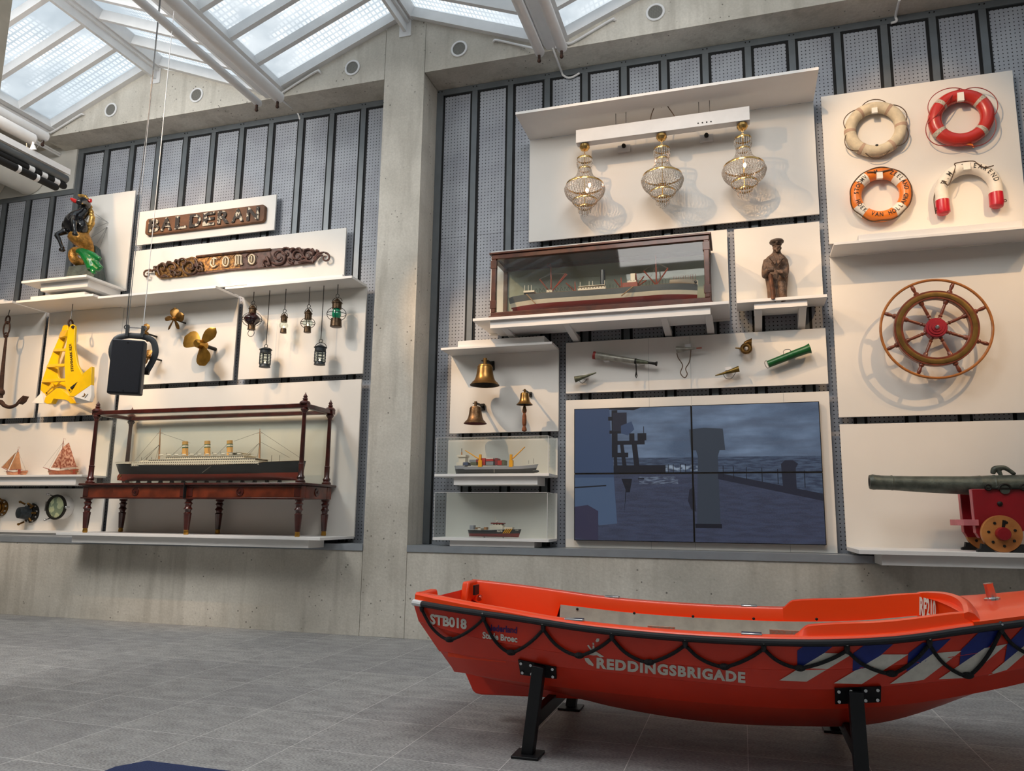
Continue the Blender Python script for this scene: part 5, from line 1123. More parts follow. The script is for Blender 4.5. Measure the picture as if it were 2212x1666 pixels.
for t_ in (.2, .5, .8): MB().box(fx(t_)-.02, fx(t_)+.02, FY-.05, FY+.05, FZ0+.0355, 3.42).build('keel_block', MT['deck'], fs)
MB().box(a+.03, a+.05, FY-.006, FY+.006, 3.405, FZ0+.14).build('rudder', MT['hullwhite'], fs)
MB().tube([F8(1868, 455, FY-.04), F8(1876, 470, FY-.045)], .012, 6).build('anchor', MT['dark'], fs)
# ------------------------------------------------------------------ carved sailor
M6 = Z(1580, 480, 6.941); ym = -.25; km = Zs(ym, 6.941, 1676, 590)
MT['oldwood'] = mat('weathered_carved_wood', (66, 52, 42), .6, var=.5, scale=20, rgb2=(118, 92, 74), bump=.9, bscale=55)
MT['capwood'] = mat('dark_carved_wood', (58, 46, 38), .5, var=.4, scale=18, rgb2=(90, 74, 62), bump=.4)
cs = T('sailor_statue', 'carved wooden sailor in cap and long coat standing on the small shelf', 'statue', (M6(690, 1260, ym).x, ym, 3.3955))
b = MB(); q = lambda x, y, d=0: M6(x, y, ym-d)
b.rings([[Vector((q(cx, cy).x+rx*km*cos(a), ym+ry*km*sin(a)*.8, q(cx, cy).z)) for a in [2*pi*i/20 for i in range(20)]] for cx, cy, rx, ry in ((690, 1262, 140, 120), (688, 1150, 138, 118), (684, 1000, 145, 118), (680, 880, 160, 122), (672, 760, 178, 128), (664, 650, 182, 128), (662, 570, 168, 118), (664, 520, 130, 95), (672, 480, 80, 72), (678, 450, 55, 55))])
limb(b, [q(535, 580), q(508, 690, .02), q(505, 800, .04), q(525, 760, .10), q(560, 710, .14)], [56*km, 52*km, 50*km, 44*km, 38*km], 6, 12)   # right arm with sleeve
limb(b, [q(792, 580), q(812, 680, .02), q(805, 775, .05), q(775, 765, .10), q(735, 745, .14)], [54*km, 52*km, 48*km, 42*km, 36*km], 6, 12)
b.ball(q(585, 700, .17), (40*km, 34*km, 38*km)); b.ball(q(735, 745, .15), (36*km, 34*km, 36*km))
for i in range(4):
    limb(b, [q(555+i*22, 680-i*4, .19), q(560+i*22, 715, .215), q(566+i*21, 745, .19)], [13*km, 14*km, 11*km], 4, 8); limb(b, [q(705+i*19, 725, .19), q(708+i*19, 755, .205), q(712+i*18, 785, .18)], [12*km, 13*km, 10*km], 4, 8)
limb(b, [q(610, 670, .19), q(632, 680, .205), q(635, 705, .20)], [14*km, 13*km, 10*km], 4, 8); limb(b, [q(690, 720, .19), q(680, 745, .20)], [13*km, 10*km], 4, 8)
limb(b, [q(678, 480), q(680, 430, .02)], [62*km, 56*km], 4, 14)
b.ball(q(682, 385, .03), (60*km, 62*km, 78*km), 18, 12)
b.ball(q(684, 392, .03+70*km*.9), (11*km, 20*km, 20*km), 8, 6); b.ball(q(684, 420, .03+62*km*.9), (22*km, 10*km, 7*km), 8, 6); b.ball(q(684, 440, .03+50*km), (24*km, 16*km, 14*km), 8, 6)
for s_ in (-1, 1):
    b.ball(q(684+s_*60, 390, .03), (10*km, 16*km, 26*km), 8, 6); b.ball(q(684+s_*34, 405, .03+48*km), (18*km, 14*km, 22*km), 8, 6); b.ball(q(684+s_*26, 358, .03+60*km), (26*km, 10*km, 7*km), 8, 6)
limb(b, [q(745, 900, .10), q(765, 1050, .11), q(770, 1160, .10), q(785, 1205, .11)], [58*km, 58*km, 48*km, 36*km], 6, 12)
limb(b, [q(640, 1150, .09), q(640, 1200, .10), q(632, 1212, .11)], [46*km, 42*km, 32*km], 5, 12)
b.build('figure', MT['oldwood'], cs, remesh=.0055)
for s_ in (-1, 1): MB().ball(q(684+s_*24, 372, .03+57*km), (7*km, 4*km, 4*km), 8, 6).build('eye', MT['capwood'], cs)
b = MB(); b.lathe([(64*km, -10*km), (70*km, .0), (76*km, 20*km), (100*km, 34*km), (106*km, 52*km), (92*km, 78*km), (50*km, 94*km), (1*km, 98*km)], q(680, 348, .03), (-.02, -.05, 1), 22); b.build('cap', MT['capwood'], cs)
b = MB(); b.ball(q(680, 292, .03+92*km), (18*km, 8*km, 22*km), 10, 6); b.build('cap_badge', MT['oldwood'], cs)
for s_ in (-1, 1):
    b = MB(); xs = [(678+s_*45, 470), (678+s_*118, 530), (678+s_*88, 560), (678+s_*20, 640), (678+s_*4, 600)]
    b.prism([q(x, y, .135) for x, y in xs], (0, .03, 0)); b.build('collar', MT['oldwood'], cs, bevel=.006)
b = MB(); limb(b, [q(585, 800, .135), q(600, 930, .14), q(620, 1050, .14), q(625, 1160, .135)], [(66*km, .022), (62*km, .022), (52*km, .022), (50*km, .022)], 5, 10); b.build('scarf', mat('reddish_carved_wood', (104, 66, 44), .6, var=.4, scale=20, bump=.4, bscale=70), cs)
b = MB(); limb(b, [q(715, 745, .19), q(745, 780, .18), q(790, 830, .15)], [24*km, 22*km, 16*km], 4, 8); limb(b, [q(700, 760, .19), q(690, 840, .17)], [14*km, 10*km], 4, 8); b.build('rope', MT['capwood'], cs)
# ------------------------------------------------------------------ bells
N6 = Z(930, 720, 6.941)
MT['bell'] = mat('bell_bronze', (150, 112, 62), .3, .9, var=.25, scale=10)
MT['bell2'] = mat('dull_bell_bronze', (112, 86, 60), .4, .85, var=.35, scale=24, bump=.2)
MT['bellin'] = mat('maroon_paint', (92, 26, 34), .6, var=.1); MT['leather'] = mat('brown_bell_rope', (120, 66, 34), .8, var=.25, scale=60)
def bell(label, cx, top, lip, r, m_, inner, rope=None):
    y = -.34; k_ = Zs(y, 6.941, 1050, 830); c = N6(cx, lip, y); zt = N6(cx, top, y).z; h = zt-c.z; R = r*k_
    t = T('ship_bell', label, 'bell', (c.x, y, c.z), 'ship bells')
    prof = [(1.0, 0), (1.0, .02), (.93, .07), (.80, .16), (.70, .25), (.62, .38), (.565, .55), (.53, .75), (.50, .88), (.44, .96), (.20, 1.0), (.001, 1.0)]
    MB().lathe([(R*a_, h*b_) for a_, b_ in prof], (c.x, y, c.z), seg=36, cap=False).build('bell_body', MT[m_], t)
    MB().lathe([(R*.98, .004), (R*.86, h*.08), (R*.62, h*.28), (R*.5, h*.6), (R*.44, h*.88), (.001, h*.92)], (c.x, y, c.z), seg=36, cap=False).build('inside', MT[inner], t)
    for f, rr in ((.12, .865), (.86, .512)): MB().torus((c.x, y, c.z+h*f), (0, 0, 1), R*rr, R*.018, 36, 6).build('band', MT[m_], t)
    ck = MB(); ck.cyl((c.x, y, zt-.002), (c.x, y, zt+R*.42), R*.13, 12); ck.build('crown', MT[m_], t)
    MB().cyl((c.x-R*.26, y, zt+R*.26), (c.x+R*.2, y, zt+R*.26), R*.05, 8).build('pin', MT['dark'], t)
    MB().beam((c.x, y, zt+R*.28), (c.x, -.12, zt+R*.28), R*.2, R*.18).build('bracket_arm', MT['dark'], t, bevel=.004)
    MB().prism([(c.x-R*.16, -.125, zt+R*.5), (c.x+R*.16, -.125, zt+R*.5), (c.x+R*.2, -.125, zt-R*.1), (c.x-R*.2, -.125, zt-R*.1)], (0, .024, 0)).build('wall_plate', MT['dark'], t, bevel=.003)
    if rope:
        MB().lathe([(R*.05, h*.5), (R*.08, -.0), (R*.22, -.03), (R*.22, -.06), (R*.06, -.09)], (c.x, y, c.z), seg=14).build('clapper', MT['bell2'], t)
        z1 = N6(cx, rope[0], y).z; z2 = N6(cx, rope[1], y).z
        MB().torus((c.x, y, z1), (0, 1, 0), .018, .007, 14, 8, R2=.03).build('rope_eye', MT['leather'], t)
        MB().lathe([(.012, 0), (.022, -.03), (.024, -.10), (.020, z2-z1+.06), (.014, z2-z1+.05), (.026, z2-z1+.02), (.026, z2-z1), (.008, z2-z1-.01)], (c.x, y, z1-.03), seg=12).build('bell_rope', MT['leather'], t)
    return t
bell('largest bronze bell, upper one of the three', 812, 465, 782, 222, 'bell', 'dark')
bell('dull bronze bell with maroon inside, lower left', 670, 1095, 1358, 172, 'bell2', 'bellin')
bell('smallest brass bell with a brown rope lanyard', 1410, 890, 1075, 120, 'bell', 'dark', (1160, 1420))
# ------------------------------------------------------------------ speaking trumpets and horns
O3 = Z(1210, 700, 3.687); yt = -.19; kt = Zs(yt, 3.687, 1450, 780)
MT['zinc'] = mat('dull_zinc', (150, 148, 138), .45, .5, var=.2, scale=20); MT['greentin'] = mat('green_tin', (16, 84, 38), .35, .1, var=.2, scale=14)
MT['darkbrass'] = mat('tarnished_brass', (110, 92, 44), .4, .7, var=.3, scale=24); MT['olive'] = mat('olive_tin', (92, 96, 78), .5, .4, var=.25, scale=20); MT['redpaint'] = mat('red_lip', (146, 40, 34), .5, var=.1)
def cone(t, nm, pts, m_, seg=22):
    P_ = [(O3(x, y, yt), r*kt) for x, y, r in pts]; return MB().tube([p for p, r in P_], [r for p, r in P_], seg).build(nm, MT[m_], t)
def clipp(t, x, y):
    c = O3(x, y, -.12); MB().box(c.x-.03, c.x+.03, -.19, -.1005, c.z-.012, c.z+.022).build('wall_clip', MT['steelwhite'], t)
def trumpet(label, c): q_ = O3(*c, yt); return T('speaking_trumpet', label, 'speaking trumpet', (q_.x, -.1, q_.z), 'speaking trumpets on the wall')
t = trumpet('long grey tapered trumpet with red lip and hanging strap', (520, 270))
cone(t, 'tube', [(282, 252, 30), (290, 252, 31), (400, 268, 27), (600, 296, 21)], 'zinc'); cone(t, 'red_lip', [(264, 249, 33), (284, 252, 32)], 'redpaint'); cone(t, 'thin_tube', [(598, 296, 20), (700, 308, 13)], 'olive'); cone(t, 'mouthpiece', [(698, 308, 10), (755, 316, 11), (765, 317, 19), (773, 318, 19)], 'dark')
cone(t, 'collar', [(594, 297, 23), (608, 298, 23)], 'dark'); MB().tube([O3(604, 315, yt-.03), O3(606, 380, yt-.01), O3(600, 415, yt-.01), O3(606, 430, yt-.01), O3(612, 415, yt-.01), O3(606, 380, yt-.01)], .006, 6).build('strap', MT['dark'], t); clipp(t, 375, 295); clipp(t, 650, 318)
t = trumpet('small dark green trumpet low at the left end of the board', (200, 425))
cone(t, 'horn', [(118, 442, 26), (126, 440, 25), (200, 418, 12), (288, 388, 5)], 'olive'); MB().tube(spline([O3(150, 452, yt-.02), O3(180, 472, yt-.02), O3(215, 440, yt-.02)], 5), .003, 5).build('handle', MT['dark'], t); clipp(t, 205, 425)
t = trumpet('pale grey trumpet with long looping cord', (1000, 205))
cone(t, 'horn', [(925, 207, 29), (932, 206, 28), (1000, 200, 16), (1085, 194, 5)], 'zinc'); cone(t, 'mouthpiece', [(1083, 194, 5), (1128, 190, 5)], 'redwood')
MB().tube(spline([O3(930, 235, yt-.02), O3(940, 270, yt-.02), O3(975, 330, yt-.02), O3(958, 390, yt-.02), O3(990, 428, yt-.02), O3(1012, 400, yt-.02), O3(1000, 355, yt-.02), O3(1030, 300, yt-.02), O3(1042, 205, yt-.02)], 6), .0055, 6).build('cord', MT['wirebrown'], t); clipp(t, 1020, 188)
t = trumpet('small brass megaphone with wire handle, right of the looping cord', (1340, 375))
cone(t, 'horn', [(1425, 358, 24), (1415, 360, 23), (1330, 385, 12), (1235, 412, 4)], 'darkbrass'); MB().tube(spline([O3(1300, 402, yt-.03), O3(1320, 432, yt-.04), O3(1360, 435, yt-.04), O3(1390, 400, yt-.04), O3(1395, 385, yt-.03)], 5), .003, 5).build('handle', MT['dark'], t); clipp(t, 1340, 370)
t = trumpet('coiled brass horn, highest on the board', (1490, 190))
MB().torus(O3(1482, 195, yt), (0, 1, 0), 30*kt, 16*kt, 30, 10).build('coil', MT['bronze'], t); cone(t, 'mouthpiece', [(1395, 191, 4), (1440, 196, 8), (1455, 198, 8)], 'bronze')
cone(t, 'bell_mouth', [(1470, 160, 17), (1490, 148, 18), (1510, 145, 24), (1526, 145, 33)], 'bronze'); clipp(t, 1450, 190)
t = trumpet('fat green tube megaphone with wire handles, right end of the board', (1830, 255))
cone(t, 'tube', [(1655, 322, 28), (1665, 318, 28), (1850, 245, 30), (1960, 205, 32), (1980, 198, 36), (1990, 195, 40)], 'greentin')
cone(t, 'band', [(1846, 246, 31), (1854, 243, 31)], 'greentin')
for pts in ([(1780, 240), (1778, 218), (1795, 205), (1830, 205), (1836, 222)], [(1645, 292), (1630, 300), (1632, 325), (1650, 350), (1668, 345)]): MB().tube(spline([O3(x, y, yt-.03) for x, y in pts], 5), .0035, 6).build('handle', MT['wire'], t)
clipp(t, 1830, 255)
# ------------------------------------------------------------------ two small ships in acrylic cases
Q6 = Z(920, 930, 6.171)
for x0, x1, z0, z1, lb in ((.84, 2.07, 1.7055, 2.09, 'upper clear acrylic cover over the container ship'), (.835, 2.065, 1.0455, 1.512, 'lower clear acrylic cover over the pilot ship')):
    t = T('acrylic_cover', lb, 'cover', ((x0+x1)/2, -.28, z0), 'acrylic covers')
    glassbox(t, x0, x1, -.446, -.106, z0, z1, MT['acrylic'], 'clear_panes')
    for x in (x0, x1): MB().box(x-.002, x+.002, -.448, -.444, z0, z1).build('edge', MT['steelwhite'], t)
    MB().box(x0, x1, -.448, -.444, z1-.003, z1).build('edge', MT['steelwhite'], t)
    for x in (x1,): MB().box(x-.002, x+.002, -.444, -.106, z1-.003, z1).build('edge', MT['steelwhite'], t)
yq = -.29; kq = Zs(yq, 6.171, 1070, 1010)
MT['cyan'] = mat('crane_yellow', (232, 164, 12), .4, var=.05)
CB = [mat('container_'+n, c_, .5, var=.06) for n, c_ in (('red', (168, 44, 38)), ('grey', (126, 132, 138)), ('green', (86, 92, 70)), ('maroon', (120, 36, 44)), ('white', (206, 198, 190)), ('blue', (70, 82, 110)))]
a, b = Q6(385, 480, yq), Q6(1500, 450, yq); zk = Q6(700, 578, yq).z; ztop = Q6(700, 487, yq).z
cs2 = T('model_ship', 'container ship model with yellow cranes in the upper acrylic case', 'model ship', ((a.x+b.x)/2, yq, 1.7055))
zq = lambda t: ztop+(.022*max(0, (t-.8)/.2)**1.2)+(.012 if t < .13 else 0)
hull(cs2, a.x, b.x, yq, zk, zq, .125, [('hull_bottom', 'hullblack', 0, .60), ('hull_side', 'hullpale', .60, 1)], rake=.04, over=.015, bowp=.22, sternp=.08)
MB().ball(Q6(1455, 545, yq), (.045, .016, .016), 12, 8).build('bulb_bow', MT['hullblack'], cs2)
for zx in (772, 1112): c = Q6(zx, 590, yq); MB().cyl((c.x, yq, 1.7055), (c.x, yq, zk+.006), .010, 10).build('stand_pin', MT['chrome'], cs2)
def qb(t, nm, m_, zx0, zx1, zy0, zy1, w, y=yq): p_, q_ = Q6(zx0, zy1, y), Q6(zx1, zy0, y); return MB().box(p_.x, q_.x, y-w/2, y+w/2, p_.z, q_.z).build(nm, m_, t)
qb(cs2, 'bridge_tower', MT['cabin'], 455, 545, 350, 480, .09); qb(cs2, 'bridge_deck', MT['cabin'], 440, 555, 332, 360, .115); qb(cs2, 'afterdeck', MT['cabin'], 430, 515, 430, 480, .11); qb(cs2, 'wheelhouse', MT['cabwin'], 470, 545, 332, 350, .10)
MB().cyl(Q6(478, 335, yq), Q6(478, 240, yq), .003, 6).build('mast', MT['dark'], cs2); MB().cyl(Q6(478, 332, yq), Q6(478, 290, yq), .007, 6).build('mast_base', MT['mast'], cs2)
for i, (x0, x1, y0, y1, ci) in enumerate(((600, 690, 395, 430, 1), (615, 695, 428, 465, 2), (755, 810, 375, 425, 0), (755, 810, 425, 465, 0), (820, 918, 385, 415, 0), (820, 918, 370, 386, 4), (820, 918, 418, 465, 1), (940, 975, 375, 465, 3), (975, 1035, 405, 465, 0), (1030, 1065, 400, 465, 2), (690, 750, 390, 430, 3), (520, 580, 430, 470, 5))): qb(cs2, 'container', CB[ci], x0, x1, y0, y1, .10)
for zx, tip in ((727, (522, 265)), (1137, (1320, 220))):
    qb(cs2, 'crane_house', MT['cyan'], zx-24, zx+26, 400, 488, .04, yq-.045); qb(cs2, 'crane_post', MT['cyan'], zx-15, zx+13, 322, 402, .03, yq-.045)
    e = Q6(zx + (-25 if tip[0] < zx else 18), 378, yq-.045); MB().tube([e, Q6(*tip, yq-.045)], [.008, .005], 6).build('crane_jib', MT['cyan'], cs2)
for zx, zy in ((1370, 400), (1437, 375)): MB().cyl(Q6(zx, 445, yq), Q6(zx, zy, yq), .002, 5).build('foremast', MT['dark'], cs2)
qb(cs2, 'rudder', MT['hullblack'], 412, 440, 520, 580, .012)
MB().tube([Q6(910, 515, yq-.065), Q6(910, 562, yq-.062)], .0015, 4).build('draught_mark', MT['cabin'], cs2)
yq2 = -.30
a, b = Q6(562, 1330, yq2), Q6(1275, 1318, yq2); zk = Q6(900, 1420, yq2).z; ztop = Q6(800, 1325, yq2).z
ps = T('model_ship', 'small black and red pilot ship model in the lower acrylic case', 'model ship', ((a.x+b.x)/2, yq2, 1.0455))
zp = lambda t: ztop-.004+.016*max(0, t-.4)/.6
P_ = hull(ps, a.x, b.x, yq2, zk, zp, .12, [('hull_bottom', 'hulldeep', 0, .48), ('hull_side', 'hullblack', .48, 1)], rake=.03, over=.012, bowp=.35, sternp=.08)
for zx in (778, 1032): c = Q6(zx, 1430, yq2); MB().cyl((c.x, yq2, 1.0455), (c.x, yq2, zk+.006), .009, 10).build('stand_pin', MT['chrome'], ps)
qb(ps, 'superstructure', MT['cabin'], 868, 1040, 1270, 1320, .09, yq2); qb(ps, 'foredeck_house', MT['cabin'], 1030, 1165, 1290, 1318, .07, yq2); qb(ps, 'wheelhouse', MT['cabwin'], 905, 1030, 1245, 1275, .08, yq2); qb(ps, 'wheelhouse_roof', MT['hulldeep'], 882, 1045, 1232, 1246, .09, yq2)
qb(ps, 'stern_house', MT['hullpale'], 598, 650, 1265, 1320, .07, yq2); qb(ps, 'deck_gear', MT['deck'], 670, 715, 1293, 1320, .06, yq2); qb(ps, 'deck_gear', MT['mast'], 785, 820, 1290, 1325, .06, yq2); qb(ps, 'white_gear', MT['cabin'], 715, 755, 1305, 1330, .11, yq2)
MB().tube([Q6(925, 1235, yq2), Q6(922, 1155, yq2)], .003, 6).build('mast', MT['cabin'], ps); MB().ball(Q6(948, 1216, yq2), .010, 8, 6).build('radome', MT['cabin'], ps); MB().cyl(Q6(1238, 1310, yq2), Q6(1238, 1240, yq2), .0018, 5).build('foremast', MT['cabin'], ps)
for i in range(4):
    pp = []
    for zx, zy in ((1065+i*25, 1312), (1077+i*25, 1312), (1033+i*25, 1372), (1021+i*25, 1372)): pp.append(Q6(zx, zy, yq2-.062+(.0 if i < 2 else .003*i)))
    MB().prism(pp, (0, .02, 0)).build('yellow_stripe', MT['cyan'], ps)
word_on(Q6, 'PILOTS', (948, 1345), (1020, 1345), 20, yq2-.0625, 'cabin', ps, shear=0, bold=.05)
word_on(Q6, 'POLARIS', (1192, 1332), (1236, 1331), 8, yq2-.045, 'cabin', ps, shear=0)
# ------------------------------------------------------------------ life rings
S4 = Z(1760, 140, 4.628); ks = Zs(-.2, 4.628, 2000, 300)
MT['ringcream'] = mat('ribbed_cream_canvas', (214, 200, 172), .75, var=.12, scale=16)
_t = MT['ringcream'].node_tree; _B = _t.nodes['Principled BSDF']; _v, _s = xyz(_t)
_bn = N(_t, 'ShaderNodeBump'); _bn.inputs['Strength'].default_value = .35; _bn.inputs['Distance'].default_value = .006
_h = math_(_t, 'SINE', math_(_t, 'MULTIPLY', math_(_t, 'ARCTAN2', _s[2], _s[0]), 220.0)); _t.links.new(_h, _bn.inputs['Height']); _t.links.new(_bn.outputs[0], _B.inputs['Normal'])
MT['ringred'] = mat('red_plastic', (182, 42, 30), .35, var=.08, coat=.3); MT['ringorange'] = mat('orange_canvas', (226, 122, 36), .4, var=.08, coat=.25)
MT['ringwhite'] = mat('white_canvas', (228, 222, 210), .55, var=.06, scale=14); MT['bandbrown'] = mat('tan_band', (178, 150, 128), .7, var=.1); MT['bandgrey'] = mat('grey_tape', (188, 180, 164), .5, rgb2=(120, 112, 100), scale=60, lo=.5, hi=.7)
MT['endred'] = mat('red_canvas_end', (188, 14, 38), .35, var=.12, coat=.3); MT['tagwhite'] = mat('white_tag', (236, 232, 222), .5, var=.03)
def ringthing(label, cx, cy, R, r):
    y = -.106-r; c = S4(cx, cy, y); return T('life_ring', label, 'life ring', (c.x, -.1, c.z), 'life rings on the wall'), c, y
def txt_ring(t, c, y, R, r, s, a_mid, step, h, inward=False, m_='ink', skip=(), stretch=1.0):
    n = len(s)
    for i, ch_ in enumerate(s):
        if ch_ == ' ' or i in skip: continue
        vs, fs = textmesh(ch_, 1, .012); vs, fs = finer(vs, fs, 1); xs = [v.x for v in vs]; x_m = (min(xs)+max(xs))/2
        a = a_mid + (n-1-2*i)/2*step*(1 if not inward else -1); mb = MB(); out = []
        for v in vs:
            u, w = (v.x-x_m)*h*stretch, v.y*h
            rr = R + (w if not inward else -w); aa = a - (u/R if not inward else -u/R); d = rr-R
            out.append((c.x+rr*cos(aa), y-math.sqrt(max(0, (r+.002)**2-d*d)), c.z+rr*sin(aa)))
        mb.add(out, fs).build('letter_'+(ch_.lower() if ch_.isalpha() else 'dot'), MT[m_], t, fix=False)
def bands(t, c, R, r, angs, wid, m_, nm='band'):
    for a in angs: MB().torus(c, (0, -1, 0), R, r*1.03, 6, 18, a-wid/2, a+wid/2, up=(0, 0, 1)).build(nm, MT[m_], t)
def wavy(t, c, y, R, amp, n, m_, rr=.006, ph=0, a0=0, a1=2*pi, nm='rope'):
    k = int(90*(a1-a0)/(2*pi)); MB().tube([(c.x+(R+amp*abs(sin(n*a/2+ph)))*cos(a), y-.012*cos(n*a+2*ph)-.02, c.z+(R+amp*abs(sin(n*a/2+ph)))*sin(a)) for a in [a0+(a1-a0)*i/k for i in range(k+1)]], rr, 6).build(nm, MT[m_], t)
R1, r1 = .233, .056
t, c, y = ringthing('cream ribbed life ring with tan bands, upper left', 605, 645, R1, r1)
b_ = MB().torus(c, (0, -1, 0), R1, r1, 56, 18); o = b_.build('ring', MT['ringcream'], t)
# torus built about +x/+z angles
bands(t, c, R1, r1, [rad(x) for x in (0, 55, 125, 180, 235, 305)], .13, 'bandbrown')
wavy(t, c, y, R1+.022, .062, 6, 'wirebrown', .0045); q = S4(595, 465, -.2); MB().box(q.x-.026, q.x+.026, y-r1-.006, y-r1+.02, q.z-.028, q.z+.028).build('tag', MT['tagwhite'], t); q = S4(618, 810, -.2); MB().ball((q.x, y-r1*.93, q.z), (.015, .004, .010), 10, 6).build('hole', MT['ink'], t)
R2, r2 = .228, .062
t, c, y = ringthing('red life ring with grey tape bands, upper right', 1460, 532, R2, r2)
MB().torus(c, (0, -1, 0), R2, r2, 56, 18).build('ring', MT['ringred'], t)
bands(t, c, R2, r2, [rad(x) for x in (43, 140, 225, 327)], .16, 'bandgrey'); wavy(t, c, y, R2+.045, .075, 4, 'redpaint', .004, .3)
MB().tube(spline([S4(1130, 590, y-.02), S4(1240, 480, y-.08), S4(1340, 350, y-.08), S4(1410, 265, y-.03), S4(1450, 245, y-.02)], 6), .005, 6).build('rope', MT['redpaint'], t)
q = S4(1450, 335, -.2); MB().box(q.x-.028, q.x+.028, y-r2-.006, y-r2+.02, q.z-.045, q.z+.042).build('tag', MT['tagwhite'], t)
q = S4(1575, 800, -.18); MB().tube([q+Vector((-.06, 0, .02)), q, q+Vector((.01, 0, -.03))], .007, 6).build('whistle', MT['ringorange'], t)
R3, r3 = .224, .055
t, c, y = ringthing('orange and white life ring with black lettering, lower left', 655, 1303, R3, r3)
MB().torus(c, (0, -1, 0), R3, r3, 56, 18).build('ring', MT['ringorange'], t)
bands(t, c, R3, r3, [rad(x) for x in (47, 140, 228, 322)], .42, 'ringwhite', 'white_band')
wavy(t, c, y, R3+.052, .006, 8, 'wirebrown', .006); MB().tube([(c.x+(R3+.03-.04*sin((a-1.1)/.95*pi))*cos(a), y-r3-.008, c.z+(R3+.03-.04*sin((a-1.1)/.95*pi))*sin(a)) for a in [1.1+i*.095 for i in range(11)]], .006, 6).build('rope', MT['wirebrown'], t)
q = S4(645, 1112, -.2); MB().box(q.x-.027, q.x+.027, y-r3-.012, y-r3+.02, q.z-.036, q.z+.036).build('tag', MT['tagwhite'], t)
txt_ring(t, c, y, R3, r3*1.032, 'STOOMV. M   ZEELAND', rad(90), .162, .060, stretch=.72); txt_ring(t, c, y, R3, r3*1.032, 'HOEK VAN HOLLAND', rad(272), .176, .060, True, stretch=.8)
R4, r4 = .232, .058
t, c, y = ringthing('white horseshoe life buoy with red ends, lower right', 1535, 1262, R4, r4)
hp = [(c.x-R4*.98, y, c.z-.12)] + [(c.x+R4*cos(a), y, c.z+R4*sin(a)) for a in [pi-i*pi/24 for i in range(25)]] + [(c.x+R4*.98, y, c.z-.12)]
MB().tube(hp, r4, 18).build('horseshoe', MT['ringwhite'], t)
for s_, dz in ((-1, 0), (1, .02)):
    x = c.x+s_*R4*.98; MB().tube([(x, y, c.z-.07+dz), (x+.0, y, c.z-.17+dz), (x-s_*.006, y, c.z-.20+dz), (x-s_*.008, y, c.z-.215+dz)], [r4*1.04, r4*1.06, r4*.98, r4*.6], 18).build('red_end', MT['endred'], t)
    MB().torus((x+s_*r4*1.1, y-.02, c.z-.16+dz), (0, 1, 0), .012, .004, 10, 6).build('loop', MT['wirebrown'], t)
txt_ring(t, c, y, R4, r4, 'H.M. ZEEAREND', rad(87), .205, .068, stretch=.72)
MB().tube(spline([(c.x-R4-.06, y, c.z-.2), (c.x-R4-.062, y, c.z-.02), (c.x-R4*.98, y-r4, c.z+.10), (c.x-R4*.80, y-r4-.01, c.z+.05), (c.x-R4*.62, y-r4-.01, c.z+.13), (c.x-R4*.45, y-r4+.01, c.z+.235), (c.x-.09, y-.01, c.z+.29), (c.x+.05, y-.01, c.z+.295), (c.x+.08, y-r4, c.z+.24), (c.x+.13, y-r4-.01, c.z+.19), (c.x+.2, y-r4+.0, c.z+.20), (c.x+.225, y-.01, c.z+.225)], 6), .0052, 6).build('rope', MT['wirebrown'], t)
q = S4(1512, 1030, -.2); MB().box(q.x-.03, q.x+.03, y-r4-.008, y-r4+.02, q.z-.03, q.z+.04).build('tag', MT['tagwhite'], t)
# ------------------------------------------------------------------ ship's wheel
yw = -.30; wc = at(2021, 710, yw); t = T('helm', 'large eight spoked wooden ship wheel with red hub and outer hand ring', 'ship wheel', (wc.x, -.1, wc.z))
MT['wheelwood'] = mat('wheel_mahogany', (112, 52, 28), .35, var=.3, scale=14, coat=.3); MT['wheelbrass'] = mat('aged_brass_inlay', (112, 86, 40), .4, .6, var=.25, scale=12); MT['teak'] = mat('light_teak', (166, 102, 44), .35, var=.15, scale=20, coat=.2); MT['hubred'] = mat('red_hub_paint', (150, 12, 34), .4, var=.1, coat=.2)
MB().torus(wc, (0, 1, 0), .465, .0125, 72, 10).build('hand_ring', MT['teak'], t)
rg_ = MB(); prof = [(.277, -.03), (.277, .03), (.356, .03), (.356, -.03)]; rg_.rings([[Vector((wc.x+r_*cos(a), yw+d, wc.z+r_*sin(a))) for r_, d in prof] for a in [2*pi*i/72 for i in range(72)]], closed=True); rg_.build('rim', MT['wheelwood'], t, bevel=.004)
rg_ = MB(); prof = [(.298, -.034), (.298, -.029), (.338, -.029), (.338, -.034), (.318, -.037)]; rg_.rings([[Vector((wc.x+r_*cos(a), yw+d, wc.z+r_*sin(a))) for r_, d in prof] for a in [2*pi*i/72 for i in range(72)]], closed=True); rg_.build('brass_inlay', MT['wheelbrass'], t)
for i in range(8):
    a = pi/8+i*pi/4; d = Vector((cos(a), 0, sin(a)))
    MB().lathe([(.016, .08), (.018, .10), (.012, .115), (.019, .125), (.012, .14), (.015, .15), (.013, .24), (.020, .25), (.024, .277)], wc, d, 12).build('spoke', MT['wheelwood'], t)
    MB().lathe([(.024, .356), (.024, .372), (.013, .385), (.015, .40), (.019, .425), (.015, .448), (.008, .455)], wc, d, 12).build('handle', MT['wheelwood'], t)
MB().lathe([(.092, -.04), (.092, .035), (.085, .042), (.07, .042), (.066, .05), (.045, .05), (.042, .058), (.001, .058)], wc, (0, -1, 0), 36).build('hub', MT['hubred'], t)
MB().lathe([(.018, .058), (.018, .07), (.012, .078), (.001, .08)], wc, (0, -1, 0), 16).build('axle_nut', MT['chrome'], t)
MB().cyl((wc.x, yw+.04, wc.z), (wc.x, -.1005, wc.z), .04, 16).build('axle', MT['dark'], t)
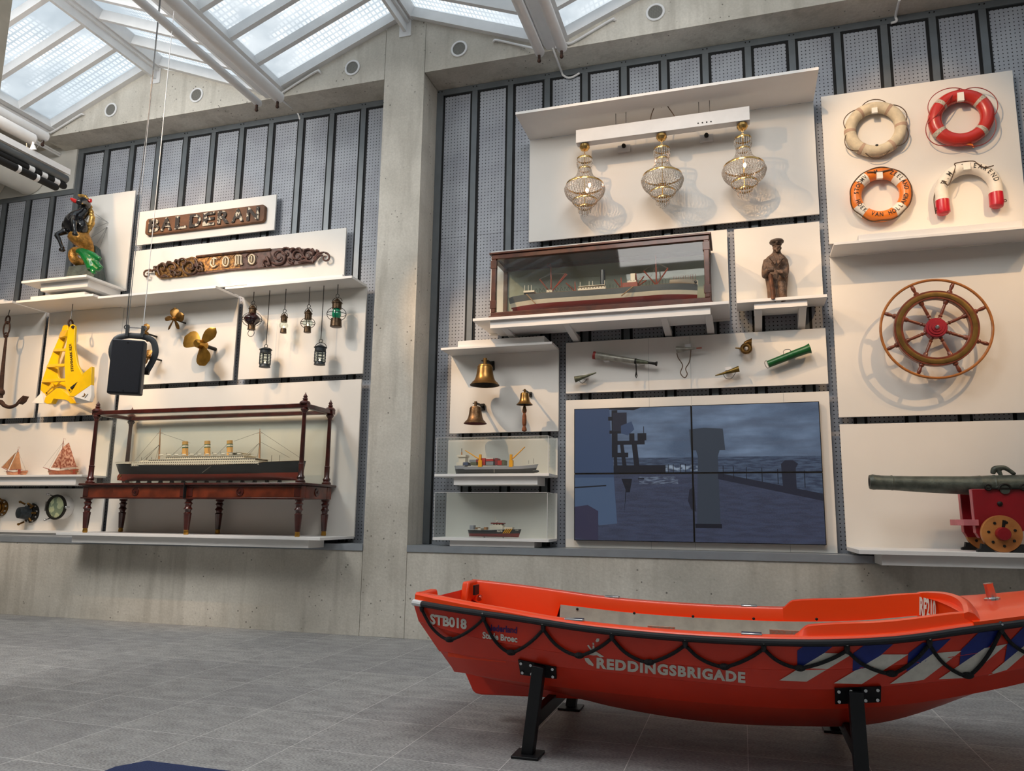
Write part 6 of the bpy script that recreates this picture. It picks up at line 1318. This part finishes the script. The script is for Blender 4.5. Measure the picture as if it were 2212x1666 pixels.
# ------------------------------------------------------------------ cannon
G5 = Z(1800, 960, 5.369); yg = -.52
MT['gunmetal'] = mat('green_black_bronze', (84, 90, 82), .45, .45, var=.35, scale=12, bump=.3, bscale=60); MT['gunred'] = mat('carriage_red', (138, 10, 24), .42, var=.1, scale=5, coat=.15)
MT['gunpink'] = mat('worn_pink_edge', (196, 110, 116), .6, var=.15); MT['oakdisc'] = mat('varnished_oak', (150, 92, 44), .45, rgb2=(190, 126, 66), scale=5, bump=.1)
gt = T('cannon', 'bronze cannon on a red carriage with wooden disc wheels', 'cannon', (6.1, yg, 1.0205))
def gp(zx, zt, zb_):
    a, b = G5(zx, zt, yg), G5(zx, zb_, yg); return (a.x+b.x)/2, (a.z+b.z)/2, (a.z-b.z)/2
seq = [(418, 356, 522), (460, 348, 528), (500, 356, 526), (560, 362, 528), (665, 364, 532), (672, 360, 536), (685, 360, 536), (695, 366, 534), (1000, 369, 556), (1590, 370, 588), (1690, 364, 596), (1705, 362, 598), (1720, 366, 596), (1850, 360, 596), (1858, 356, 600), (1876, 356, 600), (1885, 360, 598), (2212, 352, 606)]
P_ = [gp(*s_) for s_ in seq]; e = P_[-1]; P_ += [(e[0]+.5, e[1], e[2]+.02), (e[0]+.52, e[1], e[2]+.035), (e[0]+.58, e[1], e[2]+.035), (e[0]+.62, e[1], e[2]-.03), (e[0]+.68, e[1], .03), (e[0]+.72, e[1], .05), (e[0]+.78, e[1], .03)]
P_[0] = (P_[0][0], P_[0][1], P_[0][2]*.96)
MB().rings([[Vector((x, yg+r_*cos(a), z+r_*sin(a))) for a in [2*pi*i/32 for i in range(32)]] for x, z, r_ in P_]).build('barrel', MT['gunmetal'], gt, ang=25)
x, z, r_ = P_[0]; MB().lathe([(r_*.62, 0), (.001, .001)], (x-.0015, yg, z), (-1, 0, 0), 24, cap=False).build('bore', MT['black'], gt)
d_ = MB(); kg = Zs(yg, 5.369, 2150, 1030)
limb(d_, [G5(1850, 345, yg), G5(1865, 290, yg), G5(1920, 275, yg), G5(1990, 275, yg), G5(2050, 310, yg), G5(2090, 335, yg), G5(2105, 325, yg)], [26*kg, 34*kg, 32*kg, 28*kg, 24*kg, 26*kg, 18*kg], 6, 10); limb(d_, [G5(1900, 285, yg), G5(1935, 340, yg), G5(1945, 385, yg)], [30*kg, 24*kg, 22*kg], 5, 8); d_.ball(G5(1862, 268, yg), 14*kg, 8, 6); d_.ball(G5(1912, 262, yg), 12*kg, 8, 6)
d_.build('dolphin_handle', MT['gunmetal'], gt, remesh=.006)
for yc_, nm in ((-.70, 'near'), (-.38, 'far')):
    L = [(1605, 518), (2212, 518), (2330, 600), (2500, 700), (2700, 800), (2900, 900), (2900, 1010), (2212, 1005), (2150, 1030), (2100, 1090), (1700, 1090), (1660, 1030)]
    y_ = -.72 if nm == 'near' else -.38
    pts = [G5(x, y, -.72) for x, y in L]; pts = [Vector((p.x, y_, p.z)) for p in pts]
    o = MB().prism(pts, (0, .07, 0)).build('carriage_cheek', MT['gunred'], gt, bevel=.004, tri=True)
    p_, q_ = pts[0], pts[-1]; MB().prism([p_+Vector((-.001, .001, -.002)), q_+Vector((-.001, .001, .002)), q_+Vector((-.001, .068, .002)), p_+Vector((-.001, .068, -.002))], (-.003, 0, 0)).build('worn_edge', MT['gunpink'], o)
x, y_, z = G5(1985, 525, -.72); MB().cyl((x, -.735, z), (x, -.31, z), .038, 20).build('trunnion', MT['gunmetal'], gt)
MB().torus((x, -.735, z), (0, 1, 0), .044, .009, 20, 8, 0, pi, up=(0, 0, 1)).build('cap_square', MT['dark'], gt)
for zx in (1790, 2200): p_ = G5(zx, 500, -.72); MB().torus((p_.x, -.735, p_.z), (0, 1, 0), .022, .008, 14, 8).build('eye_bolt', MT['dark'], gt)
a_, b_ = G5(1790, 512, -.73), G5(2215, 512, -.73); MB().box(a_.x, b_.x, -.74, -.66, a_.z-.006, a_.z+.006).build('iron_strap', MT['dark'], gt)
p_ = G5(1930, 690, -.72); MB().lathe([(.020, 0), (.020, .010), (.012, .016), (.001, .018)], (p_.x, -.7205, p_.z), (0, -1, 0), 14).build('bolt_head', MT['dark'], gt)
p_ = G5(1940, 880, -.72); MB().lathe([(.016, 0), (.016, .010), (.001, .014)], (p_.x, -.7205, p_.z), (0, -1, 0), 14).build('bolt_head', MT['dark'], gt)
a_, b_ = G5(1475, 872, -.66), G5(1690, 945, -.74); MB().box(a_.x, b_.x, -.745, -.33, b_.z, a_.z).build('transom_block', MT['gunpink'], gt, bevel=.003)
for yc_, y2, zx in ((-.80, -.75, 1960), (-.36, -.31, 1960)):
    p_ = G5(1965, 1090, -.80); rr = .148; p_.z = 1.0208+rr
    w_ = MB().lathe([(rr*.98, 0), (rr, .006), (rr, .044), (rr*.98, .05)], (p_.x, y2, p_.z), (0, -1, 0), 40).build('disc_wheel', MT['oakdisc'], gt)
    MB().lathe([(rr*.36, 0), (rr*.35, .045), (rr*.32, .052), (.001, .052)], (p_.x, yc_, p_.z), (0, -1, 0), 28).build('axle_end', MT['gunred'], w_)
    for i in range(7):
        a = 2*pi*i/7+.3; MB().lathe([(.012, 0), (.012, .005), (.001, .007)], (p_.x+rr*.66*cos(a), yc_, p_.z+rr*.66*sin(a)), (0, -1, 0), 6).build('bolt', MT['dark'], w_)
    MB().prism([(p_.x+.01, yc_, p_.z+rr*.75), (p_.x+.035, yc_, p_.z+rr*.72), (p_.x+.02, yc_, p_.z+rr*.35), (p_.x+.0, yc_, p_.z+rr*.35)], (0, -.006, 0)).build('linch_pin', MT['dark'], w_)
    for s_ in (-1, 1):
        MB().prism([(p_.x+s_*rr*1.25, yc_, 1.0205), (p_.x+s_*rr*.35, yc_, 1.0205), (p_.x+s_*rr*.62, yc_, 1.0205+rr*.20), (p_.x+s_*rr*.86, yc_, 1.0205+rr*.42), (p_.x+s_*rr*1.02, yc_, 1.0205+rr*.46), (p_.x+s_*rr*1.08, yc_, 1.0205+rr*.18), (p_.x+s_*rr*1.25, yc_, 1.0205+rr*.12)], (0, .05, 0)).build('wheel_chock', MT['black'], gt, tri=True)
    for xx in (7.05,):
        MB().lathe([(rr*.98, 0), (rr, .006), (rr, .044), (rr*.98, .05)], (xx, y2, 1.0205+rr), (0, -1, 0), 40).build('disc_wheel', MT['oakdisc'], gt)
# ================================================================== the orange rescue boat on its two black stands
BY = -3.1
BX = [2.1, 2.4, 2.8, 3.2, 3.7, 4.2, 4.6, 4.95, 5.3, 5.6, 5.9, 6.12]
BH = [.50, .58, .62, .65, .665, .65, .61, .545, .44, .32, .17, .02]
LV = {'rail': [.768, .749, .721, .690, .675, .681, .710, .765, .815, .87, .925, .97], 'lap1': [.659, .616, .572, .547, .540, .551, .588, .650, .713, .785, .86, .95],
      'lap2': [.492, .494, .479, .468, .452, .449, .486, .537, .608, .70, .80, .93], 'chin': [.392, .395, .375, .364, .352, .358, .396, .462, .55, .655, .775, .915],
      'keel': [.318, .262, .221, .158, .123, .139, .186, .315, .50, .625, .765, .905]}
def itp(X, Y, x):
    if x <= X[0]: return Y[0]
    for i in range(len(X)-1):
        if x <= X[i+1]:
            a, b, c, d = Y[max(i-1, 0)], Y[i], Y[i+1], Y[min(i+2, len(X)-1)]; h = X[i+1]-X[i]; f = (x-X[i])/h
            m0 = (c-a)/(X[i+1]-X[max(i-1, 0)]); m1 = (d-b)/(X[min(i+2, len(X)-1)]-X[i])
            return b*(2*f**3-3*f*f+1)+c*(3*f*f-2*f**3)+h*(m0*(f**3-2*f*f+f)+m1*(f**3-f*f))
    return Y[-1]
hb_ = lambda x: max(.012, itp(BX, BH, x))
LEV = [('rail', 1.0, 0), ('lap1', .955, 0), ('lap1', .940, -.004), ('lap2', .868, 0), ('lap2', .850, -.004), ('chin', .715, 0), ('chin', .66, -.030), ('keel', .02, 0)]
XS = [2.09, 2.12, 2.12, 2.235, 2.24, 2.285, 2.29, 2.30]
def hullrow(x):                 # near-side section points, top to keel
    out = []
    for (nm, f, dz), xs in zip(LEV, XS):
        xx = x+(xs-2.1)*max(0, 1-(x-2.1)/.35); out.append(Vector((xx, hb_(x)*f, itp(BX, LV[nm], x)+dz)))
    return out
def ysurf(x, z):
    r = hullrow(x)
    for a, b in zip(r, r[1:]):
        if a.z >= z >= b.z and a.z-b.z > 1e-6: return BY-(a.y+(b.y-a.y)*(a.z-z)/(a.z-b.z))
    return BY-(r[0].y if z > r[0].z else r[-1].y)
def hullpt(px, py, off=.003):
    y = BY-.6
    for _ in range(12):
        p = at(px, py, y); y = .4*y+.6*(ysurf(min(max(p.x, 2.1), 6.1), p.z)-off)
    return at(px, py, y)
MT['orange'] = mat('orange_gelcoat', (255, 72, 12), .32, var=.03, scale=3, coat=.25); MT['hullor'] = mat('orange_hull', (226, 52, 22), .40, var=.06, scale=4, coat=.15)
MT['liner'] = mat('grey_liner', (168, 160, 146), .6, var=.12, scale=10, bump=.1); MT['rub'] = mat('black_rubber', (16, 18, 24), .5, var=.1); MT['decal'] = mat('white_decal', (222, 218, 208), .5, var=.06, scale=30)
MT['decalblue'] = mat('blue_decal', (16, 40, 128), .45, var=.1, scale=20); MT['decalpurple'] = mat('violet_lettering', (70, 20, 92), .5, var=.1); MT['standblack'] = mat('black_steel', (20, 22, 26), .45, .2, var=.15)
bt = T('rescue_boat', 'orange open rescue boat with blue and white bow stripes on black stands', 'boat', (3.9, BY, .10))
n = 64; st_ = [2.1+(6.12-2.1)*i/n for i in range(n+1)]
hm = MB(); hm.rings([[Vector((p.x, BY-p.y, p.z)) for p in hullrow(x)]+[Vector((p.x, BY+p.y, p.z)) for p in hullrow(x)[::-1]] for x in st_], cap=False, wrap=False)
k0 = len(hullrow(2.1)); hm.f.append(list(range(2*k0)))                       # transom
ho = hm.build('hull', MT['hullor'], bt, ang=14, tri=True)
sk = MB(); sk.prism([at(px, py, BY) for px, py in ((998, 1440), (1021, 1493), (1028, 1499), (1040, 1501.5), (1151, 1506), (1253, 1511), (1320, 1526), (1320, 1515), (1180, 1480), (1060, 1440))], (0, .05, 0)); sk.build('skeg', MT['hullor'], bt, bevel=.01, tri=True)
rr_ = [Vector((x, BY-hb_(x)-.012, itp(BX, LV['rail'], x))) for x in st_]; rf_ = [Vector((p.x, 2*BY-p.y, p.z)) for p in rr_]
MB().tube([p for p in rr_ if p.x > 2.15]+rf_[::-1][1:-2], [(.020, .017)]*(len([p for p in rr_ if p.x > 2.15])+len(rf_)-3), 10).build('rubbing_strake', MT['rub'], bt)
MB().tube([p for p in rr_ if p.x < 2.17], [(.0205, .0175)]*len([p for p in rr_ if p.x < 2.17]), 10).build('strake_end_cap', MT['steelwhite'], bt)
# gunwale lip, flange and inner wall, one rim running round the boat (open over the foredeck)
lip = lambda x: .015+.028*max(0, 1-(x-2.1)/.8)
GW = .085
xs_ = [x for x in st_ if x <= 5.0]
def rimrow(x, s):
    h = hb_(x); z = itp(BX, LV['rail'], x); l = lip(x); g = GW if x > 2.2 else GW*.9
    inner = z-.055 if x > 2.72 else max(.47, .70-1.2*max(0, x-2.14))
    return [Vector((x, BY+s*yy, zz)) for yy, zz in ((h, z), (h-.004, z+l), (h-.02, z+l+.012), (h-g, z+l+.010), (h-g-.008, z+l), (h-g-.012, inner), (h-g-.03, inner))]
for s in (-1, 1):
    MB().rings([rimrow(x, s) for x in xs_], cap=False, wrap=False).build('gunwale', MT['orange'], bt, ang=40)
    def linrow(x, s=s):
        h = hb_(x); z = itp(BX, LV['rail'], x)
        return [Vector((x, BY+s*yy, zz)) for yy, zz in ((h-GW-.03, z-.054), (h-GW-.06, z-.17), (h-GW-.14, max(.40, itp(BX, LV['chin'], x)+.05)), (.0, max(.385, itp(BX, LV['chin'], x)+.035)))]
    MB().rings([linrow(x) for x in st_ if 2.70 < x < 4.97], cap=False, wrap=False).build('cockpit_liner', MT['liner'], bt, ang=40)
a_ = MB(); xx = 2.72; h = hb_(xx)-GW-.012
a_.box(2.30, xx, BY-h+.06, BY+h-.06, .47, .50); a_.build('stern_well_floor', MT['orange'], bt)
MB().prism([(2.70, BY-h+.05, .47), (2.70, BY+h-.05, .47), (2.70, BY+h-.005, .56), (2.70, BY-h+.005, .56)], (.025, 0, 0)).build('bulkhead', MT['orange'], bt)
# transom top with a cut-out for the engine
zt = .768+.052
for s in (-1, 1):
    MB().prism([(2.095, BY+s*.495, .74), (2.095, BY+s*.495, zt), (2.095, BY+s*.27, zt+.004), (2.095, BY+s*.22, .70), (2.095, BY+s*.22, .66)], (.05, 0, 0)).build('transom_post', MT['orange'], bt, bevel=.012)
MB().box(2.115, 2.16, BY-.25, BY+.25, .665, .70).build('engine_board', MT['rub'], bt, bevel=.006)
q = Vector((2.17, BY+.33, .76)); MB().box(2.17, 2.185, BY+.28, BY+.36, .735, .80).build('black_pad', MT['rub'], bt); MB().tube([(2.18, BY+.40, .70), (2.20, BY+.34, .72), (2.21, BY+.29, .71)], .016, 8).build('cleat', MT['chrome'], bt)
# raised coaming round the forward end of the cockpit
near_t = [at(1728, 1376, -3.665), at(1741, 1355, -3.665), at(1891, 1346, -3.63), at(1971, 1338, -3.60), at(2054, 1331, -3.54), at(2068, 1335, -3.52)]
crn = [(4.18, .0), (4.24, .046), (4.6, .052), (4.85, .05), (4.95, .045)]
cz = lambda x: itp([c_[0] for c_ in crn], [c_[1] for c_ in crn], x)
def comrow(x, s):
    h = hb_(x)-GW*.55; z = itp(BX, LV['rail'], x)+lip(x)+.008; u = cz(x)
    return [Vector((x, BY+s*yy, zz)) for yy, zz in ((h+.012, z-.004), (h-.006, z+u), (h-.03, z+u+.006), (h-.05, z+u), (h-.058, z-.13), (h-.08, z-.13))]
xc = [4.175+.015*i for i in range(6)]+[4.3+.065*i for i in range(11)]+[4.985]
for s in (-1, 1): MB().rings([comrow(x, s) for x in xc]).build('raised_coaming', MT['orange'], bt, ang=40)
fr_ = []
for i in range(21):
    v = -1+2*i/20; hh = hb_(4.95)-GW*.55; y = BY+v*(hh+.004); z = itp(BX, LV['rail'], 4.95)+lip(4.95)+.008; u = .045+.035*(1-v*v); dx = .07*(1-v*v)
    fr_.append([Vector((4.95+dx-.02*0, y, z-.16)), Vector((4.94+dx, y, z+u)), Vector((4.96+dx, y, z+u+.008)), Vector((4.985+dx, y, z+u)), Vector((5.02+dx, y, z-.0+.03*(1-v*v)))])
MB().rings(fr_).build('forward_coaming', MT['orange'], bt, ang=40)
dk = []
for i in range(26):
    x = 4.97+(6.11-4.97)*i/25; h = hb_(x); z = itp(BX, LV['rail'], x); row = [Vector((x, BY-h, z)), Vector((x, BY-h+.003, z+.03))]
    for j in range(13):
        v = -1+2*j/12; row.append(Vector((x, BY+v*max(.005, h-.05), z+.034+(.0 if abs(v) > .99 else .006)+.018*(1-v*v))))
    row += [Vector((x, BY+h-.003, z+.03)), Vector((x, BY+h, z))]; dk.append(row)
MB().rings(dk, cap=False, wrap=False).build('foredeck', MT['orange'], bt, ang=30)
# mooring post on the foredeck
q = atz(2143, 1294, .862); MB().lathe([(.040, -.02), (.038, .004), (.024, .010), (.022, .072), (.024, .076), (.024, .082), (.001, .084)], q, (-.16, 0, 1), 20).build('mooring_post', MT['chrome'], bt)
# rowlock plates on the gunwales
for x in (3.07, 3.97):
    for s in (-1, 1): z = itp(BX, LV['rail'], x)+lip(x)+.012; MB().box(x-.05, x+.05, BY+s*(hb_(x)-.05)-.028, BY+s*(hb_(x)-.05)+.028, z-.004, z+.008).build('rowlock_plate', MT['chrome'], bt, bevel=.003)
MT['wornliner'] = mat('worn_orange_patch', (196, 120, 92), .7, rgb2=(170, 156, 140), scale=80)
for px0, px1, py in ((1400, 1458, 1353), (1662, 1728, 1361)):
    a_, b_ = at(px0, py, -3.42), at(px1, py, -3.42); MB().box(a_.x, b_.x, -3.44, -3.42, a_.z-.05, a_.z+.004).build('seat_bracket', MT['wornliner'], bt)
for px, py in ((1247, 1316), (1370, 1325), (1497, 1332), (1628, 1337), (1764, 1338), (1909, 1335)):
    p = at(px, py, BY+.50); MB().ball(p, (.009, .006, .009), 8, 6).build('rivet', MT['dark'], bt)
# grab rope in swags, with knots
HK = [(911, 1317), (1044.6, 1337), (1173.5, 1360), (1321.8, 1379), (1480, 1394), (1649.5, 1402), (1829.4, 1406), (2007.4, 1392.7), (2162.7, 1362), (2290, 1330)]
LO = [(971, 1382), (1104, 1410), (1251, 1416.5), (1402, 1431), (1564.5, 1440.6), (1727.6, 1443.6), (1925.8, 1455.6), (2090.4, 1459.6), (2235, 1415)]
for i, (l, a_, b_) in enumerate(zip(LO, HK, HK[1:])):
    px = [a_, (a_[0]+(l[0]-a_[0])*.30, a_[1]+(l[1]-a_[1])*.52), (a_[0]+(l[0]-a_[0])*.65, a_[1]+(l[1]-a_[1])*.86), l, (l[0]+(b_[0]-l[0])*.35, l[1]+(b_[1]-l[1])*.20), (l[0]+(b_[0]-l[0])*.70, l[1]+(b_[1]-l[1])*.56), b_]
    MB().tube(spline([hullpt(x, y, .014) for x, y in px], 6), .0088, 8).build('grab_rope', MT['rope'], bt)
    MB().ball(hullpt(l[0], l[1], .016), (.028, .018, .016), 10, 7).build('rope_knot', MT['rope'], bt)
for a_ in HK:
    p = hullpt(a_[0], a_[1]-6, .012); MB().ball(p, (.014, .014, .030), 10, 7).build('rope_eye', MT['rub'], bt); MB().cyl(p+Vector((0, -.012, .012)), p+Vector((0, -.022, .016)), .005, 6).build('eye_bolt', MT['chrome'], bt)
# lettering and stripes lying on the planking
def hulltext(s_, p0, p1, h, m_, nm='lettering', bold=.02, space=1.0):
    vs, fs = textmesh(s_, 1, bold, 0, space); vs, fs = finer(vs, fs, 1); xs = [v.x for v in vs]; a_, b_ = min(xs), max(xs)
    mb = MB().add([hullpt(p0[0]+(v.x-a_)/(b_-a_)*(p1[0]-p0[0]), p0[1]+(v.x-a_)/(b_-a_)*(p1[1]-p0[1])-v.y*h*1.37) for v in vs], fs); return mb.build(nm, MT[m_], bt, fix=False)
Q1 = lambda x, y: (870+x/3.911, 1240+y/3.911); Q2 = lambda x, y: (1250+x/4.706, 1260+y/4.706); Q3 = lambda x, y: (1650+x/3.735, 1220+y/3.735)
hulltext('STB018', Q1(230, 385), Q1(540, 432), 21, 'decal', bold=.045)
hulltext('Nederland', Q1(712, 455), Q1(966, 480), 14, 'decalpurple', bold=.035)
hulltext('Stede Broec', Q1(674, 520), Q1(968, 556), 14, 'decal', bold=.035)
hulltext('REDDINGSBRIGADE', Q2(182, 818), Q2(1695, 968), 22, 'decal', bold=.05, space=1.16)
def hullpoly(pts, m_, nm, off=.003):
    vs, fs = finer([Vector((x, y, 0)) for x, y in pts], [list(range(len(pts)))], 3)
    return MB().add([hullpt(v.x, v.y, off) for v in vs], fs).build(nm, MT[m_], bt, fix=False, ang=60)
for sh_ in ([(1640, 545), (1662, 548), (1658, 570), (1640, 578), (1628, 568)], [(1605, 580), (1616, 585), (1618, 598), (1608, 602), (1602, 594)],
            [(1558, 605), (1570, 600), (1600, 640), (1590, 652)], [(1604, 606), (1618, 606), (1622, 650), (1602, 650)], [(1650, 612), (1664, 622), (1630, 656), (1622, 646)],
            [(1545, 680), (1560, 655), (1600, 645), (1640, 660), (1700, 700), (1672, 706), (1640, 688), (1610, 690), (1590, 670)], [(1535, 712), (1570, 712), (1612, 765), (1610, 782), (1570, 765), (1545, 740)]):
    hullpoly([Q1(*p) for p in sh_], 'decal', 'emblem')
for sh_ in ([(490, 712), (715, 722), (345, 945), (125, 935)], [(955, 725), (1165, 725), (790, 965), (565, 958)], [(1370, 715), (1595, 697), (1290, 930), (1200, 945), (1015, 965)], [(1780, 675), (1965, 640), (1640, 915), (1410, 925)], [(2150, 615), (2290, 560), (1960, 850), (1810, 895)]): hullpoly([Q3(*p) for p in sh_], 'decal', 'white_stripe', .0035)
for sh_ in ([(270, 695), (325, 657), (560, 657), (340, 832), (270, 845)], [(722, 715), (805, 655), (1045, 642), (830, 830), (715, 860)], [(1168, 715), (1280, 632), (1510, 598), (1330, 768), (1150, 862)], [(1590, 690), (1730, 552), (1915, 512), (1830, 652), (1575, 835)], [(1965, 640), (2099, 500), (2290, 430), (2180, 600), (1940, 790)]): hullpoly([Q3(*p) for p in sh_], 'decalblue', 'blue_stripe', .0030)
vs, fs = textmesh('RF210', 1, .04); xs = [v.x for v in vs]; a_, b_ = min(xs), max(xs); mb = MB(); out = []
for v in vs:
    u = (v.x-a_)/(b_-a_); vv = .885-.42*u; hh = hb_(4.95)-GW*.55; y = BY+vv*(hh+.004); dx = .07*(1-vv*vv); z0 = itp(BX, LV['rail'], 4.95)+lip(4.95)+.008
    out.append((4.934+dx-.010*(1-(v.y+.4)), y, z0-.030+v.y*.14))
mb.add(out, fs).build('lettering', MT['decal'], bt, fix=False)
# stands
def stand(label, plate, topc, foot, group='boat stands'):
    c = Vector((foot[0], BY, 0)); t = T('boat_stand', label, 'boat stand', c, group)
    P_ = [hullpt(*p, .002) for p in plate]
    for s in (-1, 1):
        f = lambda v: Vector((v.x, BY+(v.y-BY)*(1 if s < 0 else -1), v.z)); d = Vector((0, -.014, 0)) if s < 0 else Vector((0, .014, 0))
        plo = MB().add([f(p) for p in P_]+[f(p)+d for p in P_], [(0, 1, 2, 3), (7, 6, 5, 4), (0, 4, 5, 1), (1, 5, 6, 2), (2, 6, 7, 3), (3, 7, 4, 0)]).build('mounting_plate', MT['standblack'], t)
        for u in (.08, .34, .66, .92):
            for w in (.2, .82):
                p = (P_[0].lerp(P_[1], u)).lerp(P_[3].lerp(P_[2], u), w); MB().cyl(f(p)+d, f(p)+d*1.9, .008, 8).build('bolt', MT['chrome'], plo)
        top = f(hullpt(*topc, .04)); ft = Vector((foot[0], BY-.507 if s < 0 else BY+.579, .012)); ft = Vector((foot[0], BY+s*.515, .012))
        MB().beam(ft, top+Vector((0, 0, .02)), .065, .065, (1, 0, 0)).build('leg', MT['standblack'], t, bevel=.004)
        MB().box(ft.x-.075, ft.x+.075, ft.y-.075, ft.y+.075, 0.0005, .014).build('foot_plate', MT['standblack'], t, bevel=.003)
    MB().beam((foot[0], BY-.485, .16), (foot[0], BY+.485, .16), .05, .08, (0, 0, 1)).build('cross_beam', MT['standblack'], t, bevel=.004)
stand('left black steel stand under the boat stern', [(1120.6, 1424.6), (1202, 1440.7), (1203, 1466), (1125.7, 1457)], (1165, 1446), (2.80, 0))
stand('right black steel stand under the boat bow half, cut by the lower edge', [(1802.6, 1486), (1902.5, 1482), (1901.7, 1516), (1804, 1520.4)], (1848, 1502), (4.45, 0))
